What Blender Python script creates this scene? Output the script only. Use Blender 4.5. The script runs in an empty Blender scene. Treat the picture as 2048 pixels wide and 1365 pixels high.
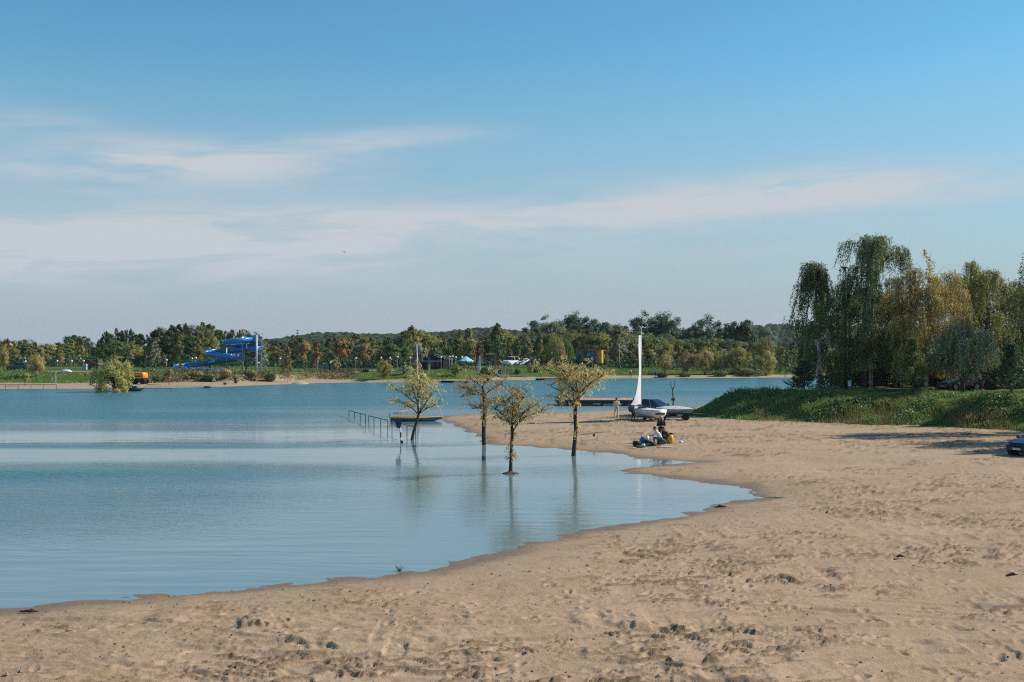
import bpy, math, random
import numpy as np
from mathutils import Vector, Matrix

# ------------------------------------------------------------------ camera, sky, sun, exposure
F, HC, HY = 2276.0, 6.5, 690.0          # focal length in photo pixels, eye height, horizon row
SUN_EL, SUN_AZ = math.radians(35.0), math.radians(76.0)   # azimuth from +Y towards +X
SUN_STRENGTH, SKY_STRENGTH, EXPOSURE = 5.0, 0.09, 0.25
scene = bpy.context.scene
COL = scene.collection
cam_d = bpy.data.cameras.new('camera'); cam = bpy.data.objects.new('camera', cam_d); COL.objects.link(cam)
cam.location = (0, 0, HC); cam.rotation_euler = (math.radians(90), 0, 0)
cam_d.lens = 36.0 * F / 2048.0; cam_d.sensor_width = 36.0
cam_d.shift_y = (HY - 682.5) / 2048.0
cam_d.clip_start = 0.3; cam_d.clip_end = 20000
scene.camera = cam
vs = scene.view_settings
vs.view_transform = 'Standard'; vs.look = 'None'; vs.gamma = 1.0; vs.exposure = EXPOSURE
vs.use_curve_mapping = False
scene.cycles.use_denoising = False; scene.cycles.filter_width = 1.15
scene.cycles.max_bounces = 6; scene.cycles.diffuse_bounces = 2; scene.cycles.glossy_bounces = 3
scene.cycles.transmission_bounces = 4; scene.cycles.volume_bounces = 0; scene.cycles.transparent_max_bounces = 6
scene.cycles.caustics_reflective = False; scene.cycles.caustics_refractive = False


class X:
    """tiny expression helper that writes Math nodes"""
    def __init__(s, nt, v): s.nt, s.v = nt, v
    def _m(s, op, *a):
        n = s.nt.nodes.new('ShaderNodeMath'); n.operation = op
        for i, q in enumerate((s,) + a):
            q = q.v if isinstance(q, X) else q
            if isinstance(q, (int, float)): n.inputs[i].default_value = q
            else: s.nt.links.new(q, n.inputs[i])
        return X(s.nt, n.outputs[0])
    def __add__(s, o): return s._m('ADD', o)
    def __sub__(s, o): return s._m('SUBTRACT', o)
    def __mul__(s, o): return s._m('MULTIPLY', o)
    def __truediv__(s, o): return s._m('DIVIDE', o)
    __radd__ = __add__; __rmul__ = __mul__
    def __rsub__(s, o): return X(s.nt, o)._m('SUBTRACT', s)
    def pow(s, p): return s._m('POWER', p)
    def abs(s): return s._m('ABSOLUTE')
    def gauss(s, w):                         # exp(-(s/w)^2)
        q = s / w
        return X(s.nt, 2.718281828)._m('POWER', q * q * -1.0)
    def clamp(s):
        n = s.nt.nodes.new('ShaderNodeClamp'); s.nt.links.new(s.v, n.inputs[0]); return X(s.nt, n.outputs[0])
    def step(s, a, b, lo=0.0, hi=1.0):
        n = s.nt.nodes.new('ShaderNodeMapRange'); n.interpolation_type = 'SMOOTHSTEP'
        s.nt.links.new(s.v, n.inputs[0])
        for i, q in enumerate((a, b, lo, hi)): n.inputs[i + 1].default_value = q
        return X(s.nt, n.outputs[0])


def comb(nt, x, y, z):
    n = nt.nodes.new('ShaderNodeCombineXYZ')
    for i, q in enumerate((x, y, z)):
        q = q.v if isinstance(q, X) else q
        if isinstance(q, (int, float)): n.inputs[i].default_value = q
        else: nt.links.new(q, n.inputs[i])
    return n.outputs[0]


def sep(nt, vec):
    n = nt.nodes.new('ShaderNodeSeparateXYZ'); nt.links.new(vec, n.inputs[0])
    return [X(nt, o) for o in n.outputs]


def noise(nt, vec, scale, detail=4.0, rough=0.55, dist=0.0, out=0):
    n = nt.nodes.new('ShaderNodeTexNoise')
    if vec is not None: nt.links.new(vec, n.inputs['Vector'])
    n.inputs['Scale'].default_value = scale; n.inputs['Detail'].default_value = detail
    n.inputs['Roughness'].default_value = rough; n.inputs['Distortion'].default_value = dist
    return X(nt, n.outputs[out])


def mixc(nt, fac, a, b, mode='MIX'):
    n = nt.nodes.new('ShaderNodeMix'); n.data_type = 'RGBA'; n.blend_type = mode; n.clamp_factor = True
    for i, q in ((0, fac), (6, a), (7, b)):
        q = q.v if isinstance(q, X) else q
        if isinstance(q, (int, float)): n.inputs[i].default_value = q
        elif isinstance(q, (tuple, list)): n.inputs[i].default_value = (*q[:3], 1)
        else: nt.links.new(q, n.inputs[i])
    return n.outputs[2]


world = bpy.data.worlds.new('World'); scene.world = world; world.use_nodes = True
nt = world.node_tree; nt.nodes.clear()
sky = nt.nodes.new('ShaderNodeTexSky'); sky.sky_type = 'NISHITA'; sky.sun_disc = False
sky.sun_elevation = SUN_EL; sky.sun_rotation = SUN_AZ
sky.altitude = 100; sky.air_density = 1.0; sky.dust_density = 0.15; sky.ozone_density = 1.2
hs = nt.nodes.new('ShaderNodeHueSaturation'); hs.inputs['Saturation'].default_value = 1.14
nt.links.new(sky.outputs[0], hs.inputs['Color'])
tc = nt.nodes.new('ShaderNodeTexCoord')
dx, dy, dz = sep(nt, tc.outputs['Generated'])
az = dx._m('ARCTAN2', dy)                       # angle right of +Y
el = dz._m('ARCSINE')
# thin cirrus: long streaks that climb gently from left to right
along = comb(nt, az * 2.6 + el * 5.0, (el - az * 0.085) * 20.0, 0.0)
fib = noise(nt, along, 2.4, 7.0, 0.62, 0.5)
broad = noise(nt, along, 1.1, 3.0, 0.5, 0.2)
def streak(el0, slope, width, a0, a1, amp):     # a band el = el0 + slope*az, living between azimuths a0..a1
    m = (el - (az * slope + el0)).gauss(width)
    return m * az.step(a0 - 0.12, a0 + 0.1) * az.step(a1 - 0.12, a1 + 0.06, 1.0, 0.0) * amp
s1 = streak(0.186, 0.085, 0.010, -0.34, -0.02, 0.60)      # long wedge, upper left
s1b = streak(0.160, 0.052, 0.017, -0.42, -0.10, 0.60)
s1c = streak(0.120, -0.14, 0.015, -0.47, -0.24, 0.35)
s2 = streak(0.113, 0.070, 0.020, -9.0, 0.36, 0.62)        # main band, rising to the right
s2b = streak(0.108, 0.085, 0.010, -0.04, 0.38, 0.60)
s2c = streak(0.092, 0.02, 0.026, -0.60, -0.08, 0.80)
s3 = streak(0.078, 0.03, 0.034, -9.0, 0.34, 0.32)         # soft low veil
s4 = streak(0.094, 0.09, 0.014, 0.34, 9.0, 0.60)
soft = noise(nt, along, 1.3, 4.0, 0.5, 0.3).step(0.25, 0.70)
cl = (s1 + s1b + s1c + s2 + s2b + s4) * (fib.step(0.28, 0.64) * 0.80 + 0.20) * broad.step(0.28, 0.58, 0.40, 1.0) + (s2c + s3) * (soft * 0.6 + 0.4) * (fib.step(0.28, 0.68) * 0.75 + 0.25)
clear = mixc(nt, 1.0, hs.outputs['Color'], (0.74, 1.20, 1.20), 'MULTIPLY')
veil = (1.0 - el.step(-0.04, 0.25)).pow(0.62) * 0.96          # low haze greys the sky towards the horizon
skyc = mixc(nt, veil.clamp(), clear, (3.5, 3.95, 4.85))
skyc = mixc(nt, (cl * 1.50).clamp(), skyc, (5.2, 5.65, 6.1))
bg = nt.nodes.new('ShaderNodeBackground'); bg.inputs['Strength'].default_value = SKY_STRENGTH
wo = nt.nodes.new('ShaderNodeOutputWorld')
nt.links.new(skyc, bg.inputs['Color']); nt.links.new(bg.outputs[0], wo.inputs[0])

sun_d = bpy.data.lights.new('sun', 'SUN'); sun_d.energy = SUN_STRENGTH; sun_d.angle = math.radians(0.5)
sun_d.color = (1.0, 0.93, 0.80)
sun = bpy.data.objects.new('sun', sun_d); COL.objects.link(sun)
SUNV = Vector((math.sin(SUN_AZ) * math.cos(SUN_EL), math.cos(SUN_AZ) * math.cos(SUN_EL), math.sin(SUN_EL)))
sun.rotation_euler = SUNV.to_track_quat('Z', 'Y').to_euler(); sun.location = SUNV * 60


# ------------------------------------------------------------------ helpers
def W(px, py, Y): return np.array(((px - 1024) / F * Y, Y, HC - (py - HY) / F * Y))
def wx(px, Y): return (px - 1024) / F * Y
def gy(py, z=0.0): return F * (HC - z) / (py - HY)


def tag(o, label=None, cat=None, group=None, kind=None):
    if label: o['label'] = label
    if cat: o['category'] = cat
    if group: o['group'] = group
    if kind: o['kind'] = kind
    return o


def empty(name, loc=(0, 0, 0), rz=0.0, label=None, cat=None, group=None, scale=None):
    o = bpy.data.objects.new(name, None); COL.objects.link(o)
    o.location = [float(v) for v in loc]; o.rotation_euler = (0, 0, rz); o.empty_display_size = 0.2
    if scale is not None: o.scale = scale
    return tag(o, label, cat, group)


def link(name, me, parent=None, mat=None, loc=None):
    o = bpy.data.objects.new(name, me); COL.objects.link(o)
    if parent is not None: o.parent = parent
    if loc is not None: o.location = [float(v) for v in loc]
    if mat is not None:
        if not me.materials: me.materials.append(None)
        o.material_slots[0].link = 'OBJECT'; o.material_slots[0].material = mat
    return o


def np_mesh(name, V, Fc, mats=(), smooth=False, midx=None):
    """V (n,3); Fc (m,k) index array with k = 3 or 4"""
    V = np.asarray(V, np.float32); Fc = np.asarray(Fc, np.int32)
    me = bpy.data.meshes.new(name); m, k = Fc.shape
    me.vertices.add(len(V)); me.vertices.foreach_set('co', V.ravel())
    me.loops.add(m * k); me.loops.foreach_set('vertex_index', Fc.ravel())
    me.polygons.add(m); me.polygons.foreach_set('loop_start', np.arange(0, m * k, k, dtype=np.int32))
    if midx is not None: me.polygons.foreach_set('material_index', np.asarray(midx, np.int32))
    me.polygons.foreach_set('use_smooth', np.full(m, smooth))
    for q in mats: me.materials.append(q)
    me.update(calc_edges=True)
    return me


def attr(me, name, vals):
    a = me.attributes.new(name, 'FLOAT', 'POINT'); a.data.foreach_set('value', np.asarray(vals, np.float32))


def grid_faces(nr, nc):
    i = np.arange(nr - 1)[:, None] * nc + np.arange(nc - 1)[None, :]
    return np.stack([i, i + 1, i + nc + 1, i + nc], -1).reshape(-1, 4)


def basis(d):
    d = Vector(d).normalized(); u = d.cross(Vector((0, 0, 1)))
    if u.length < 1e-3: u = Vector((1, 0, 0))
    u.normalize(); return d, u, u.cross(d).normalized()


class MB:
    """collects shapes, then becomes ONE mesh object"""
    def __init__(s): s.v, s.f = [], []
    def add(s, vs, fs):
        o = len(s.v); s.v += [tuple(map(float, q)) for q in vs]; s.f += [tuple(o + i for i in q) for q in fs]; return s
    def box(s, c, d, rz=0.0, taper=1.0):
        x, y, z = [q / 2 for q in d]; ca, sa = math.cos(rz), math.sin(rz); vs = []
        for (i, j, k) in ((-1,-1,-1),(1,-1,-1),(1,1,-1),(-1,1,-1),(-1,-1,1),(1,-1,1),(1,1,1),(-1,1,1)):
            t = taper if k > 0 else 1.0; a, b = i * x * t, j * y * t
            vs.append((c[0] + a * ca - b * sa, c[1] + a * sa + b * ca, c[2] + k * z))
        return s.add(vs, ((0,3,2,1),(4,5,6,7),(0,1,5,4),(1,2,6,5),(2,3,7,6),(3,0,4,7)))
    def ring_loft(s, rings, cap=True, closed=True):
        n = len(rings[0]); vs = [p for r in rings for p in r]; fs = []
        for i in range(len(rings) - 1):
            for j in range(n if closed else n - 1):
                a, b = i * n + j, i * n + (j + 1) % n
                fs.append((a, b, b + n, a + n))
        if cap and closed: fs += [tuple(range(n - 1, -1, -1)), tuple(range((len(rings) - 1) * n, len(rings) * n))]
        return s.add(vs, fs)
    def tube(s, pts, rad, n=7):
        pts = [Vector([float(c) for c in p]) for p in pts]; m = len(pts)
        if isinstance(rad, (int, float)): rad = [rad] * m
        rings = []; up = None
        for i, p in enumerate(pts):
            d = (pts[min(i + 1, m - 1)] - pts[max(i - 1, 0)])
            if d.length < 1e-6: d = Vector((0, 0, 1))
            d.normalize()
            if up is None: _, u, w = basis(d)
            else:
                u = (up - d * up.dot(d))
                u = u.normalized() if u.length > 1e-4 else basis(d)[1]
                w = u.cross(d)
            up = u
            rings.append([p + (u * math.cos(2 * math.pi * k / n) + w * math.sin(2 * math.pi * k / n)) * rad[i] for k in range(n)])
        return s.ring_loft(rings)
    def cyl(s, a, b, r0, r1=None, n=10): return s.tube([a, b], [r0, r0 if r1 is None else r1], n)
    def lathe(s, c, prof, n=16):
        rings = [[(c[0] + r * math.cos(2 * math.pi * k / n), c[1] + r * math.sin(2 * math.pi * k / n), c[2] + z) for k in range(n)] for r, z in prof]
        return s.ring_loft(rings)
    def ball(s, c, r, n=10, m=6):
        if isinstance(r, (int, float)): r = (r, r, r)
        rings = []
        for i in range(m + 1):
            t = -math.pi / 2 + math.pi * (i + 0.02) / (m + 0.04)
            rings.append([(c[0] + r[0] * math.cos(t) * math.cos(2 * math.pi * k / n), c[1] + r[1] * math.cos(t) * math.sin(2 * math.pi * k / n), c[2] + r[2] * math.sin(t)) for k in range(n)])
        return s.ring_loft(rings)
    def prism(s, poly, y0, y1):          # polygon in (x,z), extruded along y
        n = len(poly)
        return s.ring_loft([[(x, y0, z) for x, z in poly], [(x, y1, z) for x, z in poly]])
    def mesh(s, name, smooth=False):
        me = bpy.data.meshes.new(name); me.from_pydata(s.v, [], s.f); me.update()
        if smooth: me.polygons.foreach_set('use_smooth', [True] * len(me.polygons))
        return me
    def build(s, name, mat, parent=None, smooth=False, loc=None, bevel=0.0):
        me = s.mesh(name, smooth); me.materials.append(mat)
        o = bpy.data.objects.new(name, me); COL.objects.link(o)
        if parent is not None: o.parent = parent
        if loc is not None: o.location = [float(v) for v in loc]
        if bevel:
            b = o.modifiers.new('bevel', 'BEVEL'); b.width = bevel; b.segments = 2; b.limit_method = 'ANGLE'
        return o


# lattice noise for heightfields
_T = np.random.RandomState(5).rand(256, 256).astype(np.float32)
def vn(x, y, s=0):
    x = np.asarray(x) + s * 17.31; y = np.asarray(y) + s * 9.77
    xi = np.floor(x).astype(int); yi = np.floor(y).astype(int); fx = x - xi; fy = y - yi
    fx = fx * fx * (3 - 2 * fx); fy = fy * fy * (3 - 2 * fy)
    a = _T[xi & 255, yi & 255]; b = _T[(xi + 1) & 255, yi & 255]; c = _T[xi & 255, (yi + 1) & 255]; d = _T[(xi + 1) & 255, (yi + 1) & 255]
    return (a * (1 - fx) + b * fx) * (1 - fy) + (c * (1 - fx) + d * fx) * fy
def fbm(x, y, s=0, o=4, g=0.5):
    t = 0; a = 1.0; n = 0
    for i in range(o):
        t = t + a * vn(x * 2 ** i, y * 2 ** i, s + i); n += a; a *= g
    return t / n
def sst(a, b, x):
    t = np.clip((np.asarray(x, float) - a) / (b - a), 0, 1); return t * t * (3 - 2 * t)


# ------------------------------------------------------------------ materials
def new_mat(name):
    m = bpy.data.materials.new(name); m.use_nodes = True
    t = m.node_tree; b = t.nodes['Principled BSDF']; return m, t, b
_cache = {}
def mat(name, col, rough=0.6, metal=0.0, var=0.18, scale=6.0, bump=0.0, spec=0.5, col2=None, coat=0.0):
    if name in _cache: return _cache[name]
    m, t, b = new_mat(name)
    tc = t.nodes.new('ShaderNodeTexCoord')
    nz = noise(t, tc.outputs['Object'], scale, 5.0, 0.6)
    c2 = col2 or tuple(c * (1 - var) * 0.9 for c in col)
    c1 = tuple(min(1, c * (1 + var * 0.5)) for c in col)
    t.links.new(mixc(t, nz.step(0.32, 0.68), c1, c2), b.inputs['Base Color'])
    t.links.new((nz * 0.3 + (rough - 0.15)).clamp().v, b.inputs['Roughness'])
    b.inputs['Metallic'].default_value = metal; b.inputs['Specular IOR Level'].default_value = spec
    b.inputs['Coat Weight'].default_value = coat
    if bump:
        bp = t.nodes.new('ShaderNodeBump'); bp.inputs['Strength'].default_value = bump; bp.inputs['Distance'].default_value = 0.02
        n2 = noise(t, tc.outputs['Object'], scale * 4, 6.0, 0.65); t.links.new(n2.v, bp.inputs['Height'])
        t.links.new(bp.outputs[0], b.inputs['Normal'])
    _cache[name] = m; return m


def leaf_mat(name, c1, c2, trans=0.38, rough=0.6, patch=None):
    if name in _cache: return _cache[name]
    m, t, b = new_mat(name); t.nodes.remove(b); out = t.nodes['Material Output']
    g = t.nodes.new('ShaderNodeNewGeometry'); oi = t.nodes.new('ShaderNodeObjectInfo')
    c = mixc(t, X(t, g.outputs['Random Per Island']), c1, c2)
    if patch is not None:                       # patches of a second colour: (colour, scale)
        tcp = t.nodes.new('ShaderNodeTexCoord'); c = mixc(t, noise(t, tcp.outputs['Object'], patch[1], 4, 0.6).step(0.46, 0.62), c, patch[0])
    hsv = t.nodes.new('ShaderNodeHueSaturation'); t.links.new(c, hsv.inputs['Color'])
    r = X(t, oi.outputs['Random'])
    t.links.new((r * 0.026 + 0.487).v, hsv.inputs['Hue']); t.links.new((r * 0.45 + 0.85).v, hsv.inputs['Value'])
    d = t.nodes.new('ShaderNodeBsdfDiffuse'); tr = t.nodes.new('ShaderNodeBsdfTranslucent'); mx = t.nodes.new('ShaderNodeMixShader')
    gl = t.nodes.new('ShaderNodeBsdfGlossy'); gl.inputs['Roughness'].default_value = 0.45; gl.inputs['Color'].default_value = (0.5, 0.5, 0.5, 1)
    m2 = t.nodes.new('ShaderNodeMixShader'); m2.inputs[0].default_value = 0.045
    for q in (d, tr): t.links.new(hsv.outputs[0], q.inputs['Color'])
    mx.inputs[0].default_value = trans
    t.links.new(d.outputs[0], mx.inputs[1]); t.links.new(tr.outputs[0], mx.inputs[2])
    t.links.new(mx.outputs[0], m2.inputs[1]); t.links.new(gl.outputs[0], m2.inputs[2]); t.links.new(m2.outputs[0], out.inputs[0])
    _cache[name] = m; return m


LEAF = dict(
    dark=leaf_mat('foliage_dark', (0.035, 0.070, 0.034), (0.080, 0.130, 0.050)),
    green=leaf_mat('foliage_green', (0.090, 0.150, 0.044), (0.190, 0.245, 0.075)),
    bluegreen=leaf_mat('foliage_blue_green', (0.066, 0.115, 0.074), (0.160, 0.220, 0.130)),
    olive=leaf_mat('foliage_olive', (0.185, 0.190, 0.060), (0.315, 0.285, 0.100)),
    yellow=leaf_mat('foliage_yellow_green', (0.26, 0.24, 0.070), (0.42, 0.36, 0.130)),
    tan=leaf_mat('foliage_tan', (0.32, 0.225, 0.095), (0.50, 0.36, 0.17)),
    gold=leaf_mat('foliage_gold', (0.34, 0.245, 0.085), (0.53, 0.385, 0.145)),
    rust=leaf_mat('foliage_rust', (0.21, 0.115, 0.048), (0.34, 0.195, 0.080)),
    birch=leaf_mat('foliage_birch', (0.100, 0.145, 0.050), (0.245, 0.280, 0.105)),
    drowned=leaf_mat('foliage_drowned_willow', (0.50, 0.40, 0.14), (0.78, 0.64, 0.29), 0.5),
    drownedtan=leaf_mat('foliage_drowned_tan', (0.54, 0.39, 0.14), (0.78, 0.61, 0.28), 0.5),
    silver=leaf_mat('foliage_silver', (0.21, 0.23, 0.14), (0.42, 0.42, 0.28)),
)
BARK = mat('bark_grey_brown', (0.10, 0.075, 0.055), 0.9, var=0.5, scale=9, bump=0.6)
BARK_DARK = mat('bark_dark_wet', (0.045, 0.034, 0.026), 0.85, var=0.5, scale=9, bump=0.6)
SHOOT = mat('willow_shoots', (0.34, 0.24, 0.10), 0.8, var=0.3)
BARK_WHITE = mat('bark_birch', (0.55, 0.52, 0.47), 0.8, var=0.5, scale=3.0, bump=0.3, col2=(0.12, 0.10, 0.09))
BLACK = mat('black_rubber', (0.012, 0.012, 0.013), 0.75)
DARKMETAL = mat('dark_metal', (0.03, 0.033, 0.035), 0.5, 0.3)
STEEL = mat('galvanised_steel', (0.42, 0.43, 0.44), 0.45, 0.6)
WHITE = mat('white_paint', (0.78, 0.78, 0.76), 0.4)
GREENPAINT = mat('green_paint', (0.012, 0.075, 0.055), 0.5)
GLASS = mat('car_glass', (0.012, 0.016, 0.02), 0.12, spec=0.8)
WOODBROWN = mat('brown_wood', (0.13, 0.065, 0.035), 0.75, scale=3, bump=0.3)

# ------------------------------------------------------------------ the large structure: lake, beach, embankment, far bank, hills
# waterline of the near beach, as ground points (photo column, row -> the level water plane)
_sh = [(-260, 1240), (0, 1217), (120, 1207), (250, 1196), (380, 1184), (560, 1166), (700, 1153), (800, 1144), (860, 1139), (920, 1124),
       (985, 1110), (1030, 1094), (1032, 1090), (1090, 1079), (1180, 1059), (1270, 1043), (1350, 1030), (1420, 1017), (1440, 1007), (1462, 1004), (1520, 998), (1500, 985),
       (1478, 974), (1420, 968), (1370, 961), (1300, 952), (1240, 947), (1226, 942), (1250, 937), (1320, 931), (1385, 926), (1320, 920),
       (1275, 917), (1240, 910), (1180, 904), (1120, 899), (1060, 894), (1000, 891), (968, 888), (962, 878), (945, 870), (925, 860),
       (905, 851), (885, 843), (876, 838), (892, 832), (935, 829), (1000, 828), (1090, 826), (1180, 823), (1240, 820), (1330, 817), (1420, 812)]
SHORE = np.array([(wx(px, gy(py)), gy(py)) for px, py in _sh])
LAND = np.vstack([SHORE, [(30, 122), (140, 122), (140, -40), (-60, -40), (-60, 20)]])


def sdist(x, y):
    """signed distance to the near waterline, positive on land"""
    d2 = np.full(x.shape, 1e9); ins = np.zeros(x.shape, bool); n = len(LAND)
    for i in range(n):
        ax, ay = LAND[i]; bx, by = LAND[(i + 1) % n]
        ex, ey = bx - ax, by - ay; L = ex * ex + ey * ey
        t = np.clip(((x - ax) * ex + (y - ay) * ey) / L, 0, 1)
        d2 = np.minimum(d2, (x - ax - t * ex) ** 2 + (y - ay - t * ey) ** 2)
        c = (ay > y) != (by > y)
        with np.errstate(divide='ignore', invalid='ignore'):
            ins ^= c & (x < (bx - ax) * (y - ay) / (by - ay) + ax)
    return np.where(ins, 1, -1) * np.sqrt(d2)


def beach_base(x, y):
    d = sdist(x, y) + (fbm(x * 0.8, y * 0.8, 3, 3) - 0.5) * 0.5
    return np.where(d > 0, 0.02 * np.minimum(d, 1.2) + 0.40 * (1 - np.exp(-np.maximum(d - 0.3, 0) / 9.0)), 0.06 * d), d
def hb(x, y):
    z, _ = beach_base(np.array([float(x)]), np.array([float(y)])); return float(z[0])


NR, NC = 640, 900
rowY = 1.0 / np.linspace(1 / 13.5, 1 / 124.0, NR); colU = np.linspace(-0.60, 0.66, NC)
YY = np.repeat(rowY[:, None], NC, 1); XX = YY * colU[None, :]
Z, D = beach_base(XX, YY)
rng = np.random.RandomState(11)
dry = sst(0.4, 4.0, D)
relief = (fbm(XX * 0.16, YY * 0.22, 1, 3) - 0.5) * 0.16
relief += (fbm(XX * 0.9, YY * 1.0, 2, 4) - 0.5) * 0.035
chm = sst(0.49, 0.66, fbm(XX * 0.07, YY * 0.16, 9, 3))                       # churned patches
rid = 1 - np.abs(2 * fbm(XX * 1.2, YY * 2.6, 12, 4, 0.55) - 1)
rid2 = 1 - np.abs(2 * fbm(XX * 3.0, YY * 3.4, 15, 3, 0.55) - 1)
relief += chm * ((rid ** 3 - 0.45) * 0.06 + (rid2 ** 2 - 0.55) * 0.016)
relief += sst(0.5, 0.7, fbm(XX * 0.11 + 7, YY * 0.2, 19, 3)) * (rid ** 5) * 0.04
# long sweeping double wheel tracks
for (x0, y0, sl, cu, L, amp) in ((3.0, 24.2, 0.10, 0.006, 13, 0.05), (8.0, 30.5, 0.26, 0.0, 15, 0.05), (2.0, 20.6, -0.06, 0.010, 10, 0.055), (11.0, 41.0, 0.18, -0.006, 17, 0.06), (13.0, 54.0, 0.08, 0.004, 16, 0.06), (7.0, 26.8, 0.42, -0.012, 12, 0.045)):
    for off in (0.0, 1.5):
        g = (YY - (y0 + off + sl * (XX - x0) + cu * (XX - x0) ** 2)) / math.sqrt(1 + sl * sl) + (fbm(XX * 0.5, XX * 0 + y0, 37, 2) - 0.5) * 0.3
        win = np.exp(-((XX - x0) / L) ** 4) * (0.25 + 0.75 * sst(0.3, 0.6, vn(XX * 0.5, YY * 0.4 + y0, 22)))
        relief += win * amp * (-np.exp(-(g / 0.15) ** 4) + 0.8 * np.exp(-((g - 0.26) / 0.09) ** 2) + 0.6 * np.exp(-((g + 0.26) / 0.09) ** 2) + 0.35 * np.exp(-(g / 0.15) ** 4) * (vn(XX * 7, YY * 3, 43) - 0.5) * 2)
# turned-up crusts: short sharp-edged ridges in the churned ground
wxp = XX + (fbm(XX * 0.9, YY * 0.9, 23, 2) - 0.5) * 1.2; wyp = YY + (fbm(XX * 0.9, YY * 0.9, 24, 2) - 0.5) * 1.2
cr = 1 - np.abs(2 * fbm(wxp * 0.75, wyp * 2.3, 25, 4, 0.6) - 1)
crk = 0.10 + 0.90 * sst(0.40, 0.60, fbm(XX * 0.22, YY * 0.30, 26, 3))
crust = sst(0.90, 0.95, cr) * crk * sst(0.38, 0.52, vn(XX * 1.3, YY * 1.3, 27))
relief += crust * 0.062
cr2 = 1 - np.abs(2 * fbm(wxp * 2.4 + 5, wyp * 4.2, 28, 3, 0.6) - 1)
crust2 = sst(0.92, 0.96, cr2) * crk * sst(0.40, 0.54, vn(XX * 2.0, YY * 2.0, 29))
relief += crust2 * 0.034
# wheel tracks: long shallow grooves with a pushed-up rim
for k in range(46):
    x0 = rng.uniform(-18, 24); y0 = rng.uniform(17, 84); sl = rng.normal(0.05, 0.28); cu = rng.normal(0, 0.02); L = rng.uniform(3, 15)
    for off in ((0.0, 1.55) if k % 3 else (0.0,)):
        fx = y0 + off + sl * (XX - x0) + cu * (XX - x0) ** 2
        g = (YY - fx) / math.sqrt(1 + sl * sl) * 1.0
        g = g + (vn(XX * 1.7, YY * 0.0 + k, 4) - 0.5) * 0.16
        win = np.exp(-((XX - x0) / L) ** 4) * (0.35 + 0.65 * sst(0.3, 0.6, vn(XX * 0.6, YY * 0.6 + k * 3, 21)))
        amp = rng.uniform(0.03, 0.065)
        relief += win * amp * (-np.exp(-(g / 0.13) ** 2) + 0.75 * np.exp(-((g - 0.24) / 0.09) ** 2) + 0.6 * np.exp(-((g + 0.24) / 0.09) ** 2))
# small erosion ledges near the water: low broken steps that drop towards the camera
ledge = np.zeros_like(relief)
for (xa, xb, ya, slope, amp) in ((-11.3, -8.9, 26.4, 0.0, 0.08), (-8.4, -5.5, 26.15, -0.27, 0.10), (-5.9, -5.0, 24.6, -0.2, 0.08), (-4.95, -3.5, 24.0, -0.5, 0.08), (-3.4, -1.6, 23.9, -0.1, 0.06), (-3.0, -1.9, 22.6, 0.1, 0.07),
                                 (3.2, 6.2, 36.6, 0.12, 0.08), (2.2, 4.0, 35.6, 0.2, 0.05), (5.4, 7.6, 37.6, -0.3, 0.06), (1.4, 3.2, 25.4, -0.35, 0.07), (2.6, 5.4, 24.6, -0.12, 0.06), (6.5, 9.5, 29.5, 0.25, 0.06), (8.6, 11.5, 22.6, -0.1, 0.06),
                                 (3.0, 5.0, 20.8, -0.15, 0.07), (-1.0, 0.9, 21.3, -0.2, 0.06), (9.5, 13.0, 33.5, 0.15, 0.05), (11.0, 13.5, 27.0, -0.2, 0.06)):
    fx = ya + slope * (XX - xa) + (fbm(XX * 1.1, XX * 0 + ya, 6, 3) - 0.5) * 0.5
    win = sst(xa - 0.3, xa + 0.3, XX) * (1 - sst(xb - 0.6, xb + 0.4, XX)) * sst(0.32, 0.5, vn(XX * 2.3, XX * 0 + ya * 3, 8))
    ledge += win * amp * (sst(-0.05, 0.05, YY - fx) * np.exp(-np.maximum(YY - fx, 0) / 1.3))
# footprints in trails and scattered
du = colU[1] - colU[0]
inv0, inv1 = 1 / rowY[0], 1 / rowY[-1]
def stamp(x, y, a, L, Wd, dep):
    r0 = int((1 / (y + L * 1.6) - inv0) / (inv1 - inv0) * (NR - 1)); r1 = int((1 / (y - L * 1.6) - inv0) / (inv1 - inv0) * (NR - 1)) + 1
    r0, r1 = min(r0, r1), max(r0, r1) + 1
    c0 = int(((x - L * 1.6) / y - colU[0]) / du) - 1; c1 = int(((x + L * 1.6) / y - colU[0]) / du) + 2
    r0, c0 = max(r0, 0), max(c0, 0)
    if r0 >= NR or c0 >= NC or r1 <= 0 or c1 <= 0: return
    xs = XX[r0:r1, c0:c1] - x; ys = YY[r0:r1, c0:c1] - y
    u = (xs * math.cos(a) + ys * math.sin(a)) / L; v = (-xs * math.sin(a) + ys * math.cos(a)) / Wd
    q = np.sqrt(u * u + v * v)
    relief[r0:r1, c0:c1] += dep * (-np.exp(-(q / 0.8) ** 3) + 0.45 * np.exp(-((q - 1.2) / 0.35) ** 2) * (0.4 + vn(xs * 5, ys * 5, 31)))
for k in range(36):
    y = 1 / rng.uniform(1 / 92.0, 1 / 15.0); x = y * rng.uniform(-0.30, 0.50); a = rng.uniform(0, 6.28)
    for i in range(rng.randint(8, 46)):
        a += rng.normal(0, 0.12); x += 0.7 * math.cos(a); y += 0.7 * math.sin(a)
        if y < 14.5: break
        s = 1 if i % 2 else -1
        stamp(x - s * 0.14 * math.sin(a), y + s * 0.14 * math.cos(a), a + rng.normal(0, 0.15), rng.uniform(0.16, 0.24), rng.uniform(0.08, 0.13), rng.uniform(0.02, 0.055))
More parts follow.
